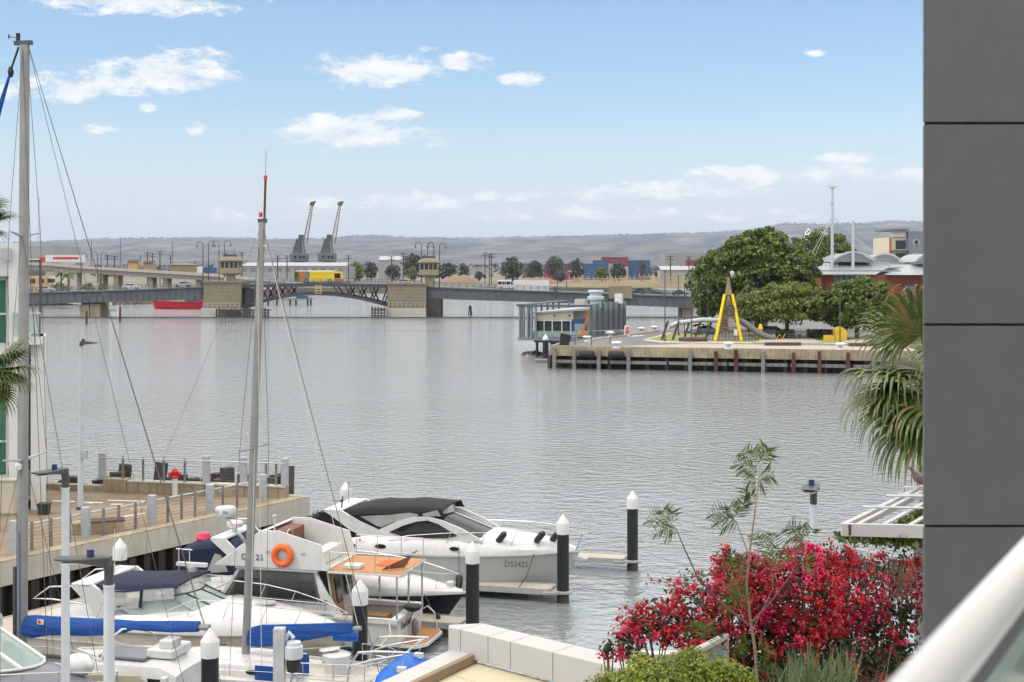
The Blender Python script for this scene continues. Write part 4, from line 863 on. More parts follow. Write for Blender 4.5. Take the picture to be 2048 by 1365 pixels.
# ------------------------------------------------------------------ louvred pavilion over the water
P0, P1, P2 = at(1037, 678, 203), at(1178, 678, 201), at(1253, 678, 226)
ax = (P1 - P0).normalized(); ay = V(P2.x - P1.x, P2.y - P1.y, 0).normalized()
pv = thing('louvred_pavilion', 'grey louvred pavilion on piles standing over the water', 'pavilion', (P0.x, P0.y, 0))
FZ, TZ = 2.75, 7.65; WL = (P1 - P0).length; DL = V(P2.x - P1.x, P2.y - P1.y, 0).length
def pq(u, v, z): return V(P0.x, P0.y, 0) + V(ax.x, ax.y, 0) * u + ay * v + V(0, 0, z)
def pprism(pts, ext): return MB().prism([pq(*p) for p in pts], ext)
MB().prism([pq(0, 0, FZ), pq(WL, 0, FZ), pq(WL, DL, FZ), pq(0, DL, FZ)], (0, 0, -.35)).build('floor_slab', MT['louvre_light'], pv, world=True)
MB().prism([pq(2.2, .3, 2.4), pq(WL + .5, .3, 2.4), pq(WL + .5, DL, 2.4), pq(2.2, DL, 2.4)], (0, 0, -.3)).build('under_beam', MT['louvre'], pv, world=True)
for u, v in ((2.6, .5), (6.2, .5), (9.5, .6), (3, 9), (8, 9), (3, 18), (9, 18)): q = pq(u, v, -2); MB().cyl(q, .2, 4.2, 8).build('support_pile', MT['pile_black'], pv, world=True)
rf = MB().prism([pq(.9, .8, TZ - 1.25), pq(WL - .2, .8, TZ - .55), pq(WL - .2, DL - 1, TZ - .55), pq(.9, DL - 1, TZ - 1.25)], (0, 0, -.22)).build('roof', MT['galv'], pv, world=True)
MB().prism([pq(-.3, -.1, TZ), pq(.8, -.1, TZ), pq(.8, DL, TZ), pq(-.3, DL, TZ)], (0, 0, -.2)).build('left_fascia', MT['louvre'], pv, world=True)
MB().prism([pq(-.1, -.1, TZ - .05), pq(WL, -.1, TZ - .05), pq(WL, -.1, TZ - .4), pq(-.1, -.1, TZ - .4)], ay * .35).build('front_fascia', MT['louvre'], pv, world=True)
MB().prism([pq(-.1, -.12, FZ + .03), pq(WL, -.12, FZ + .03), pq(WL, -.12, FZ - .33), pq(-.1, -.12, FZ - .33)], ay * .1).build('floor_edge', MT['louvre_light'], pv, world=True)
for i in range(5): u = .05 + i * .58; MB().prism([pq(u, -.05, FZ), pq(u + .24, -.05, FZ), pq(u + .24, -.05, TZ - .3), pq(u, -.05, TZ - .3)], ay * .5).build('louvre_blade', MT['louvre_light'], pv, world=True)
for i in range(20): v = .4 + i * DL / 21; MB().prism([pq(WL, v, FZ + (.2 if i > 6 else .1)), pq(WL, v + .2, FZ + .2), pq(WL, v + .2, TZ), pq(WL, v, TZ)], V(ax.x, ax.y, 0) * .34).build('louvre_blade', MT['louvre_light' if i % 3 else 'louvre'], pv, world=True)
for i in range(7): v = 1.6 + i * DL / 7.5; MB().prism([pq(0, v, FZ), pq(0, v + .14, FZ), pq(0, v + .14, TZ - .2), pq(0, v, TZ - .2)], V(ax.x, ax.y, 0) * .3).build('louvre_blade', MT['louvre'], pv, world=True)
for i in range(9): u = 1.0 + i * .95; MB().prism([pq(u, DL - 1, TZ - 1.2), pq(u + .3, DL - 1, TZ - 1.2), pq(u + .3, DL - 1, TZ - .25), pq(u, DL - 1, TZ - .25)], ay * .3).build('clerestory_blade', MT['louvre_light'], pv, world=True)
MB().prism([pq(2.2, 3.0, FZ), pq(WL - .6, 3.0, FZ), pq(WL - .6, 3.0, FZ + 4.0), pq(2.2, 3.0, FZ + 3.5)], ay * .15).build('back_wall', MT['shed_cream'], pv, world=True)
MB().prism([pq(2.2, 1.3, FZ + 2.55), pq(WL - 2.6, 1.3, FZ + 2.55), pq(WL - 2.6, 1.3, FZ + 3.9), pq(2.2, 1.3, FZ + 3.55)], ay * .1).build('header_panel', MT['leaf_olive'] if 0 else MT['shed_cream'], pv, world=True)
wnd = MB().prism([pq(2.3, 1.2, FZ + .1), pq(7.4, 1.2, FZ + .1), pq(7.4, 1.2, FZ + 2.5), pq(2.3, 1.2, FZ + 2.5)], ay * .05).build('glass_doors', MT['window_glass'], pv, world=True)
for u in (2.25, 3.4, 4.6, 6.0, 7.3): MB().prism([pq(u, 1.1, FZ), pq(u + .14, 1.1, FZ), pq(u + .14, 1.1, FZ + 2.55), pq(u, 1.1, FZ + 2.55)], ay * .08).build('door_stile', MT['white_plain'], wnd, world=True)
MB().prism([pq(2.2, 1.08, FZ + 2.45), pq(7.5, 1.08, FZ + 2.45), pq(7.5, 1.08, FZ + 2.6), pq(2.2, 1.08, FZ + 2.6)], ay * .1).build('door_head', MT['white_plain'], wnd, world=True)
MB().prism([pq(7.5, 1.3, FZ), pq(WL - .7, 1.3, FZ), pq(WL - .7, 1.3, FZ + 2.9), pq(7.5, 1.3, FZ + 2.7)], ay * .1).build('blue_panel', MT['container_blue'], pv, world=True)
for u, z0, z1, m, nm in ((8.4, .2, 1.1, 'shed_ochre', 'timber_board'), (8.0, 1.1, 2.1, 'pane_green', 'notice_sheet')): MB().prism([pq(u, .9, FZ + z0), pq(u + 1.5, .9, FZ + z0), pq(u + 1.5, .9, FZ + z1), pq(u, .9, FZ + z1)], ay * .05).build(nm, MT[m], pv, world=True)
for u, m in ((1.9, 'shed_ochre'), (3.3, 'container_blue'), (4.6, 'corten')): MB().prism([pq(u, .6, FZ), pq(u + 1.2, .6, FZ), pq(u + 1.2, .6, FZ + .85), pq(u, .6, FZ + .85)], ay * .3).build('counter', MT[m], pv, world=True)
MB().prism([pq(1.6, .2, FZ + .1), pq(8.6, .2, FZ + .1), pq(8.6, .2, FZ + 1.05), pq(1.6, .2, FZ + 1.05)], ay * .03).build('glass_balustrade', MT['pane_green'], pv, world=True)
MB().bar(pq(9.2, .4, FZ + .3), pq(WL - .2, .9, FZ + 4.1), .18, .2).build('orange_strut', MT['orange'], pv, world=True)
for u in (5.1, 7.3): MB().cyl(pq(u, .7, FZ + 3.1), .16, .3, 8).build('pendant_lamp', MT['dark_steel'], pv, world=True)
MB().lathe(pq(WL - .4, 6, TZ - .6), [(.8, 0), (.8, 1.1), (1.25, 1.2), (1.25, 1.6), (.9, 1.75), (.9, 2.2), (1.2, 2.3), (1.1, 2.6)], 12).build('roof_ventilator', MT['galv_light'], pv, world=True)
MB().prism([pq(WL - 3.8, 7, TZ - .3), pq(WL - 2.2, 7, TZ - .3), pq(WL - 2.2, 7, TZ + .6), pq(WL - 3.8, 7, TZ + .6)], ay * 1.5).build('roof_unit', MT['cabinet'], pv, world=True)
MB().prism([pq(WL - .2, DL - 8, TZ - .3), pq(WL + .9, DL - 8, TZ - .3), pq(WL + .9, DL - 8, TZ + 1.2), pq(WL - .2, DL - 8, TZ + 1.2)], ay * 1.2).build('roof_locker', MT['white_plain'], pv, world=True)
rmp = MB().prism([pq(WL - .3, .2, FZ), pq(WL + 6.5, 5, WZ + .05), pq(WL + 6.5, 8, WZ + .05), pq(WL - .3, 6, FZ)], (0, 0, -.2)).build('entry_ramp', MT['galv_light'], pv, world=True)
for i in range(7):
    k = i / 6; b = pq(WL - .3 + 6.6 * k, .2 + 4.8 * k, FZ); MB().cyl(b, .04, 1.05, 6).build('ramp_post', MT['galv'], pv, world=True)
MB().tube([pq(WL - .3, .2, FZ + 1.05), pq(WL + 6.3, 5, FZ + 1.2)], .05, 6).build('ramp_handrail', MT['galv'], pv, world=True)
# barrier, sign, rubber drum beside the pavilion
t = thing('barrier_fence', 'low dark post and rail barrier on the wharf before the pavilion', 'barrier', wp(1125, 690))
pts = [wp(1125, 690), wp(1150, 691), wp(1183, 691.5), wp(1220, 690)]
for p in pts: MB().cyl(p, .06, 1.35, 6).build('post', MT['dark_steel'], t, world=True)
MB().tube([p + V(0, 0, 1.3) for p in pts], .05, 6).build('rail', MT['dark_steel'], t, world=True)
c = wp(1133, 691); tag(MB().prism([c + V(-.9, 0, 0), c + V(.3, 0, 0), c + V(.7, 0, 1.3), c + V(-.75, 0, 1.6)], (0, 1.0, 0)).build('rubber_bin', MT['rubber'], bevel=.08), 'black tilted rubber bin at the corner of the wharf', 'bin')
c = wp(1254, 672); t = thing('folding_sign', 'red and white folding sign at the right end of the pavilion', 'sign', c)
MB().prism([(-.45, 0, 0), (.45, 0, 0), (.35, .25, 1.5), (-.35, .25, 1.5)], (0, .05, 0)).build('white_board', MT['white_plain'], t); MB().prism([(-.3, -.02, .35), (.35, -.02, .35), (.3, .2, 1.3), (-.1, .2, 1.3)], (0, -.03, 0)).build('red_arrow', MT['bus_red'], t)
for px, yb, lb in ((1091, 717, 'left of two white capped black piles below the pavilion'), (1106, 712, 'right of two white capped black piles below the pavilion')):
    c = on(px, yb, 0); t = thing('pavilion_pile', lb, 'pile', (c.x, c.y, 0), group='white capped piles below the pavilion'); MB().cyl((0, 0, -2), .42, 4.6, 12).build('shaft', MT['pile_black'], t); MB().lathe((0, 0, 2.6), [(.44, 0), (.44, .25), (.05, .85)], 12).build('cap', MT['pile_white'], t)
c = on(1100, 722, .3); tag(MB().box(c.x - 2.0, c.x + 3.0, c.y, c.y + 2, -.2, .45).build('landing_pontoon', MT['timber_grey'], bevel=.05), 'low timber landing pontoon at the wharf corner', 'pontoon')
# ------------------------------------------------------------------ play tower
c = wp(1458, 682.5); t = thing('play_tower', 'tall yellow pyramid play tower with brown mesh walls and slide', 'play tower', c)
s_ = c.y / FPX; HT = 135 * s_; zt = 115 * s_
corners = [V(-1.95, -.6, 0), V(1.6, -.6, 0), V(1.95, 1.6, 0), V(-1.5, 1.6, 0)]; top = V(0, .4, HT * .985)
for k, cn in enumerate(corners): MB().tube([cn, cn.lerp(top, .70)], [.23, .2], 8).build('leg', MT['yellow'], t)
hat = MB(); r_ = [cn.lerp(top, .69) for cn in corners]; hat.loft([r_, [cn.lerp(top, .96) for cn in corners]]); hat.build('peak', MT['tan_trim'], t)
for k in range(4):
    a, b = corners[k], corners[(k + 1) % 4]
    for f in (.2, .36, .5): MB().bar(a.lerp(top, f), b.lerp(top, f), .08, .1).build('platform_beam', MT['tan_trim'], t)
mesh_ = MB()
for k in range(4):
    a, b = corners[k] * .92, corners[(k + 1) % 4] * .92
    for i in range(1, 12):
        f = i / 12; mesh_.bar(a.lerp(b, f) + V(0, 0, .3), a.lerp(b, .5 + (f - .5) * .32).lerp(top, .68) , .035, .035)
    for i in range(14):
        f = .06 + i * .045; mesh_.bar(a.lerp(top, f), b.lerp(top, f), .03, .03)
mesh_.build('mesh_wall', MT['tan_trim'], t)
MB().lathe((0, 0, 0), [(.55, -.06), (.72, -.06), (.72, .06), (.55, .06)], 20)
pr = MB(); pr.tube([(math.cos(a) * .62 + .1, -.25, HT * .46 + math.sin(a) * .75) for a in [i * .393 for i in range(16)]], .1, 6, closed=True); pr.build('porthole', MT['dark_steel'], t)
MB().tube([(1.0, .7, HT * .32), (2.2, .5, HT * .27), (4.0, .2, HT * .12), (5.6, 0, .45), (6.3, 0, .4)], .42, 10).build('tube_slide', MT['shed_dark'], t, smooth=50)
MB().tube([(-.9, .7, HT * .30), (-3.4, 1.2, HT * .31), (-6.8, 1.6, HT * .26), (-8.0, 1.7, HT * .2)], .32, 8).build('tunnel_net', MT['galv'], t, smooth=50)
for k in range(5): x_ = -2.2 - k * 1.5; MB().bar((x_ - .9, 1.2, 0), (x_, 1.4, HT * .29), .26, .26).build('timber_strut', MT['corten'], t)
MB().box(.55, 1.05, -.75, -.7, .8, 1.6).build('notice', MT['white_plain'], t); MB().lathe((.5, .4, HT * 1.0), [(.05, -.6), (.28, -.1), (.3, .15), (.1, .35)], 8).build('finial_ball', MT['galv_light'], t)
fn = thing('play_fence', 'thin dark fence around the play area', 'fence', wp(1400, 681))
for i in range(34):
    p = wp(1392 + i * 6.6, 681.5); MB().cyl(p, .035, 1.2, 5).build('post', MT['dark_steel'], fn, world=True)
MB().tube([wp(1392, 681.5) + V(0, 0, 1.2), wp(1611, 681.5) + V(0, 0, 1.2)], .04, 5).build('rail', MT['dark_steel'], fn, world=True)
bars = thing('balance_bars', 'low yellow zigzag balance bars right of the play tower', 'play equipment', wp(1497, 681))
z_ = [(0, 1.0), (1.6, 1.0)], [(.8, 1.0), (.5, .1)], [(1.5, .1), (2.3, 1.0), (2.6, .1)], [(2.0, .55), (3.4, .55)], [(2.9, .9), (3.4, .6), (3.0, .2)], [(3.6, .1), (3.6, .9)], [(4.3, .9), (4.6, .15), (5.1, .8), (5.5, .2), (5.9, .95)]
for q in z_: MB().tube([(x_ - .8, 0, z) for x_, z in q], .07, 6).build('bar', MT['yellow'], bars)
tag(MB().cyl(wp(1521, 682), .22, 2.3, 10).cyl(wp(1521, 682) + V(0, 0, 1.6), .36, .25, 10).build('play_post', MT['yellow'], smooth=40), 'upright yellow play post beside the zigzag bars', 'play equipment')
t = thing('yellow_bin_unit', 'yellow box cabinet with sloped lid behind the black pole', 'play equipment', wp(1683, 684)); MB().prism([(-.75, 0, 0), (.75, 0, 0), (.75, 0, 1.5), (0, 0, 2.05), (-.75, 0, 1.8)], (0, 1.4, 0)).build('cabinet', MT['yellow_dull'], t); MB().box(-2.4, -.9, .2, .3, 0, .9).build('hoop', MT['yellow_dull'], t)
t = thing('yellow_climber', 'tall yellow climbing frame between the two dark trees', 'play equipment', wp(1672, 679))
MB().tube([(0, 0, 0), (.2, 0, 1.8), (.8, 0, 3.4), (1.0, 0, 5.0)], .16, 8).build('post', MT['yellow'], t); MB().tube([(1.1, 0, 5.1), (-3.4, .5, 5.3)], .2, 8).build('boom', MT['yellow'], t)
for k in range(4): MB().lathe((.3 + .22 * k, -.1, 1.2 + k * .8), [(.1, -.3), (.35, -.1), (.3, .2), (.05, .4)], 8).build('hold', MT['yellow_dull'], t)
t = thing('picnic_table', 'grey picnic table under the round tree', 'table', wp(1588, 680)); MB().box(-1.1, 1.1, -.4, .4, .7, .78).build('top', MT['timber_grey'], t); MB().box(-1.1, 1.1, -.9, -.6, .42, .48).build('bench', MT['timber_grey'], t); MB().box(-.8, -.7, -.8, .6, 0, .7).build('leg', MT['dark_steel'], t); MB().box(.7, .8, -.8, .6, 0, .7).build('leg', MT['dark_steel'], t)
for px, py, col, lb in ((1398, 666, 'car_white', 'white car parked behind the play tunnel'), (1412, 670, 'car_blue', 'blue hatchback parked behind the play tower'), (1545, 672, 'car_silver', 'silver car parked behind the round tree')):
    q = wp(px, py); car('parked_car', lb, 'car', (q.x, q.y, WZ), R(20), col, SED, SEDR, 4.5, 1.8, (-1.4, 1.4), 'cars parked behind the playground')
# ------------------------------------------------------------------ red brick museum
MY = 285.0; mx = lambda px: (px - CX) / FPX * MY; mz = lambda py: CH - (py - HZ) / FPX * MY
ms = thing('brick_building', 'red brick building with grey metal roofs and curved vaults', 'building', (mx(1720), MY, WZ))
def pbox(nm, p0, p1, y0, y1, d0, d1, m, par=ms, bevel=0):
    return MB().box(mx(p0), mx(p1), MY + d0, MY + d1, mz(y1) if y1 < 900 else WZ - .5, mz(y0)).build(nm, MT[m], par, world=True, bevel=bevel)
pbox('wall', 1614, 1636, 549, 999, -3, 14, 'brick_red'); pbox('wall', 1636.2, 1667, 549, 999, 0, 14, 'brick_red'); pbox('wall', 1735, 1900, 551, 999, -1, 20, 'brick_red')
pbox('string_course', 1632, 1668, 591, 595, -.25, .1, 'concrete'); pbox('entry_canopy', 1632, 1672, 597, 601, -2.5, -.3, 'yellow_dull')
gl = pbox('glazed_front', 1667.2, 1734.8, 545, 620, 1, 12, 'green_glass')
for i in range(7): pbox('mullion', 1668 + i * 11, 1669 + i * 11, 546, 620, .75, .99, 'louvre', gl)
for y in (556, 575, 597): pbox('transom', 1667.4, 1734.6, y, y + 1, .8, .98, 'louvre', gl)
for p0, p1, y0, y1, d in ((1641, 1651, 570, 590, -.15), (1838, 1846, 572, 592, -1.15), (1805, 1826, 572, 588, -1.15), (1855, 1866, 572, 592, -1.15)):
    w_ = pbox('window', p0, p1, y0, y1, d, d + .12, 'window_glass' if p0 < 1700 else 'pane_green'); pbox('sill', p0 - 1, p1 + 1, y1, y1 + 1.2, d - .1, d + .13, 'concrete', w_)
# roofs
def hip(p0, p1, yb, p2, p3, yt, d0, d1, d2, d3, nm='roof'):
    MB().loft([[V(mx(p0), MY + d0, mz(yb)), V(mx(p1), MY + d0, mz(yb)), V(mx(p1), MY + d3, mz(yb)), V(mx(p0), MY + d3, mz(yb))], [V(mx(p2), MY + d1, mz(yt)), V(mx(p3), MY + d1, mz(yt)), V(mx(p3), MY + d2, mz(yt)), V(mx(p2), MY + d2, mz(yt))]]).build(nm, MT['roof_metal'], ms, world=True)
hip(1604, 1740, 549.5, 1668, 1812, 526, -4, 6, 16, 22); hip(1766, 1960, 550, 1838, 1930, 529, -5, 6, 16, 24)
pbox('roof_edge', 1604, 1790, 540.5, 543.5, -4.2, -3.9, 'roof_metal')
def vault(p0, p1, yb, yt, d):
    n = 14; r1 = [V(mx(p0 + (p1 - p0) * i / n), MY + d, mz(yb - (yb - yt) * math.sin(math.pi * i / n) ** .8)) for i in range(n + 1)]
    v_ = MB().prism(r1, (0, 14, 0)).build('vault', MT['roof_metal'], ms, world=True)
    q = [V((p.x - mx((p0 + p1) / 2)) * 1.03 + mx((p0 + p1) / 2), MY + d - .7, p.z + .2) for p in r1]; mb = MB()
    for a, b in zip(q, q[1:]): mb.bar(a, b, .5, .35)
    mb.build('vault_rim', MT['galv_light'], v_, world=True)
vault(1673, 1754, 524, 506, 3); vault(1752, 1816, 524.5, 509, 6); vault(1838, 1900, 524.5, 508, 3)
for i in range(9): pbox('roof_rail_post', 1606 + i * 7.5, 1606.7 + i * 7.5, 526, 541, -3.6, -3.4, 'galv')
for y in (526, 531): pbox('roof_rail', 1605, 1668, y, y + .8, -3.65, -3.4, 'galv')
for p, yt, lb in ((1669, 376, 'tall white flagpole mast with guy cables above the brick building'), (1711, 441, 'shorter pale mast rising from the brick building roof')):
    t = thing('roof_mast', lb, 'mast', (mx(p), MY + 2, mz(545))); h = (545 - yt) * MY / FPX
    MB().tube([(0, 0, 0), (0, 0, h)], [.34, .26], 8).build('shaft', MT['galv_light'], t)
    if p == 1669:
        MB().cyl((0, 0, h), .5, .25, 10).box(-1.1, 1.1, -.15, .15, h + .25, h + .38).build('mast_head', MT['cabinet'], t); MB().lathe((0, 0, h - 3.2), [(.3, 0), (.42, .3), (.3, .6)], 8).build('collar', MT['galv_light'], t)
        for (px, py) in ((1605, 542), (1617, 542), (1752, 510), (1770, 535)):
            e = V(mx(px) - mx(p), -2, mz(py) - mz(545)); st = V(0, 0, (545 - 432) * MY / FPX); MB().tube([st, e], .045, 4).build('guy_cable', MT['galv_light'], t)
t = thing('apartment_block', 'grey modern apartment block behind the brick building at far right', 'building', ((1815 - CX) / FPX * 420, 420, WZ))
ay_ = 420; qx = lambda px: (px - CX) / FPX * ay_; qz = lambda py: CH - (py - HZ) / FPX * ay_
MB().box(qx(1817), qx(1960), ay_, ay_ + 20, 2, qz(463)).build('grey_wing', MT['louvre_light'], t, world=True); MB().box(qx(1781), qx(1816.8), ay_ + 1.5, ay_ + 20, 2, qz(475)).build('balcony_wing', MT['shed_cream'], t, world=True)
MB().box(qx(1780), qx(1817), ay_ - .5, ay_ + 18, qz(461), qz(458)).build('roof_slab', MT['shed_dark'], t, world=True); MB().box(qx(1784), qx(1814), ay_ + 1, ay_ + 1.4, qz(474), qz(461.2)).build('white_screen', MT['render_white'], t, world=True)
for y0, y1 in ((481, 499), (507, 517)):
    b_ = MB().box(qx(1794), qx(1814), ay_ + 1.2, ay_ + 1.45, qz(y1), qz(y0)).build('window', MT['window_glass'], t, world=True); MB().box(qx(1783), qx(1816), ay_ - .4, ay_ + 1.4, qz(y1 + 2), qz(y1)).build('balcony', MT['shed_grey'], b_, world=True)
MB().box(qx(1781), qx(1784), ay_ + .8, ay_ + 1.4, 2, qz(476)).build('brick_pier', MT['brick_red'], t, world=True)
for y0, y1 in ((480, 490), (507, 514)): b_ = MB().box(qx(1827), qx(1838), ay_ - .12, ay_ - .02, qz(y1), qz(y0)).build('window', MT['render_white'], t, world=True); MB().box(qx(1828.5), qx(1836.5), ay_ - .2, ay_ - .125, qz(y1 - 1), qz(y0 + 1)).build('pane', MT['window_glass'], b_, world=True)
lathe_thing('dome_lantern', 'small white dome just above the fig tree', 'dome', ((1617 - CX) / FPX * 400, 400, 2.9), [(1.3, 0), (1.3, 19.0), (1.7, 19.1), (1.7, 19.4), (1.2, 19.5), (.9, 20.3), (.3, 20.8), (.1, 21.3)], 'white_plain')
# ------------------------------------------------------------------ trees on the wharf
def wtree(px, yb, yt, hwpx, m, lb, nc, nl, size, trunk=.35, rzf=.5, low=-.6, rc=.3, Y=None):
    c = wp(px, yb); s = c.y / FPX; h = (yb - yt) * s; return tree('wharf_tree', lb, c, h, hwpx * s, h * rzf, m, nc, nl, size, trunk, None, rc=rc, low=low)
wtree(1522, 664, 462, 116, 'leaf_fig', 'huge dark green fig tree behind the play tower', 260, 170, .33, .9, .42, -.75, .2)
wtree(1446, 662, 498, 72, 'leaf_fig', 'left shoulder of fig foliage, second fig tree beside the bridge end', 150, 140, .32, .7, .46, -.85, .24)
wtree(1640, 626, 460, 82, 'leaf_fig', 'third fig tree rising behind the brick building', 130, 110, .36, .5, .42, -.7, .24)
wtree(1574, 677, 568, 102, 'leaf_mid', 'round spreading tree with dark green crown before the fig', 150, 120, .27, .28, .42, -.7, .24)
wtree(1497, 673, 572, 34, 'leaf_olive', 'pale olive small tree between the play tower and round tree', 70, 80, .25, .2, .42, -.8, .28)
wtree(1714, 680, 554, 70, 'leaf_fig', 'dense dark tree between the brick building and palm', 150, 120, .26, .3, .47, -.9, .24)
wtree(1760, 672, 560, 26, 'leaf_lime', 'bright yellow green tree behind the palm fronds', 50, 70, .24, .2, .46, -.8, .3)
wtree(1790, 678, 590, 40, 'leaf_mid', 'small green tree low behind the palm', 60, 70, .26, .2, .46, -.9, .3)
for px, w_, lb in ((1640, 26, 'clipped dark hedge under the round tree'), (1570, 18, 'clipped low hedge behind the picnic table')):
    c = wp(px, 678); s = c.y / FPX; mb = MB(); n = 900; P = np.random.uniform(-1, 1, (n, 3)) * np.array([w_ * s, .6, .55]) + np.array([0, 0, .75]); leafquads(mb, P, sph(n), .18); o = mb.build('hedge', MT['leaf_mid'], fixn=False); o.location = c; tag(o, lb, 'hedge')
# ================================================================== promenade quay on the left
QZ = 2.2
qC, qF, qB = on(611, 996, QZ), on(0, 1126, QZ), on(91, 978, QZ)       # corner, near end of the front edge, far back edge
dF = (qF - qC).normalized(); q_near = qC + dF * 42; dB = (qB - on(569, 996, QZ)).normalized()
q_back = qB + dB * 30
g = MB(); g.prism([(qC.x, qC.y, QZ), (q_near.x, q_near.y, QZ), (-70, 40, QZ), (-70, 90, QZ), (q_back.x, q_back.y + 8, QZ), (qB.x - .5, qB.y + .6, QZ), (qC.x - .6, qC.y + .9, QZ)], (0, 0, -.3))
qd = struct(g.build('promenade', MT['exposed_aggregate']))
rzF = math.atan2(dF.y, dF.x)
qw = thing('quay_wall', 'concrete capped sheet pile quay wall in front of the promenade', 'quay wall', (qC.x, qC.y, 0), rzF)
# local x runs from the corner towards the near end; local +y is which side? use the inland normal
inl = V(-dF.y, dF.x, 0); sgn = 1 if inl.dot(V(-1, 1, 0)) > 0 else -1
def lb_(x0, x1, y0, y1, z0, z1): y0, y1 = sgn * y0, sgn * y1; return MB().box(x0, x1, min(y0, y1), max(y0, y1), z0, z1)
for i in range(9): lb_(i * 5 + .012, i * 5 + 4.988, -.12, .5, QZ - .86, QZ + .02).build('capping_panel', MT['concrete'], qw)
for i in range(9): lb_(i * 5 + .012, i * 5 + 4.988, -.1, .55, QZ + .022, QZ + .06).build('edge_strip', MT['concrete_old'], qw)
lb_(0, 45, .35, .6, -3, QZ - .86).build('sheet_back', MT['sheetpile'], qw)
for i in range(56): lb_(i * .8 + .1, i * .8 + .45, -.02, .35, -3, QZ - .861).build('sheet_pile', MT['sheetpile'], qw)
# small return wall at the far corner
lb_(-.3, .0, .0, 1.2, QZ - .86, QZ + .02).build('corner_block', MT['concrete'], qw)
# back kerb wall
kb0, kb1 = qB + V(-.2, 0, 0), on(572, 996, QZ); kt = thing('kerb_wall', 'low stained concrete kerb wall along the back of the promenade', 'kerb wall', (kb0.x, kb0.y, QZ), math.atan2(kb1.y - kb0.y, kb1.x - kb0.x))
KL = (kb1 - kb0).length
MB().box(0, 4.4, -.2, .3, 0, .28).build('low_kerb', MT['concrete_old'], kt); MB().box(3.4, 4.6, -.22, .4, .0, .62).build('end_block', MT['concrete_old'], kt)
for i in range(4): MB().box(4.62 + i * (KL - 4.6) / 4, 4.6 + (i + 1) * (KL - 4.6) / 4, -.2, .35, 0, .5).build('kerb_block', MT['concrete_old'], kt)
for i in range(4): MB().box(4.62 + i * (KL - 4.6) / 4, 4.6 + (i + 1) * (KL - 4.6) / 4, -.24, .38, .502, .56).build('coping', MT['concrete'], kt)
# promenade line markings
for a, b in (((105, 1002), (205, 1006)), ((215, 1001), (290, 1003)), ((222, 1009), (246, 1009)), ((240, 1035), (290, 1027)), ((262, 1019), (300, 1013)), ((150, 1004), (185, 1007))):
    p, q = on(*a, QZ), on(*b, QZ); o = MB().prism([p + V(0, -.12, .006), q + V(0, -.12, .006), q + V(0, .12, .006), p + V(0, .12, .006)], (0, 0, -.003)).build('painted_line', MT['white_plain']); struct(o)
# railings
def railing(name, label, pts_thin, pts_thick, hT, hR, tube_off, posts_m='timber_grey'):
    t = thing(name, label, 'railing', pts_thin[0])
    for p in pts_thin: MB().box(p.x - .05, p.x + .05, p.y - .04, p.y + .04, p.z, p.z + hT).build('baluster', MT[posts_m], t, world=True)
    for p in pts_thick: MB().box(p.x - .16, p.x + .16, p.y - .14, p.y + .14, p.z, p.z + hT + .16).build('post', MT['galv'], t, world=True, bevel=.01)
    al = sorted(pts_thin + pts_thick, key=lambda p: p.x); a, b = al[0], al[-1]
    MB().tube([a + V(0, 0, hR) + tube_off, b + V(0, 0, hR) + tube_off], .035, 8).build('handrail', MT['galv_light'], t, world=True)
    for p in pts_thin: MB().bar(p + V(0, 0, hR - .12), p + V(0, 0, hR - .12) + tube_off, .05, .03).build('bracket', MT['galv'], t, world=True)
    for k in range(1, 7): MB().tube([a + V(0, 0, hR * k / 7), b + V(0, 0, hR * k / 7)], .006, 4).build('cable', MT['wire'], t, world=True)
    return t
bz_ = V(0, 0, .56)
def kbp(px): k = (on(px, 996, QZ).x - kb0.x) / (kb1.x - kb0.x); return kb0.lerp(kb1, k) + V(0, .08, .56)
railing('back_railing', 'steel post and cable railing along the water side of the promenade', [kbp(p) for p in (224, 268, 313, 358, 530, 551)], [kbp(p) for p in (179, 404, 483, 569)], 1.12, 1.05, V(0, -.15, 0))
def fp(px):
    best = None
    for i in range(0, 420):
        p = qC + dF * (i * .1) + inl * sgn * .75
        x_ = p.x / p.y * FPX + CX
        if best is None or abs(x_ - px) < best[0]: best = (abs(x_ - px), p)
    return best[1] + V(0, 0, .01)
railing('front_railing', 'steel post and handrail along the marina edge of the promenade', [fp(p) for p in (65, 101, 207, 239, 270, 334, 362, 390, 447, 475, 138)], [fp(p) for p in (27, 172, 302, 420, 526)], 1.12, .98, V(-.22, .14, 0))
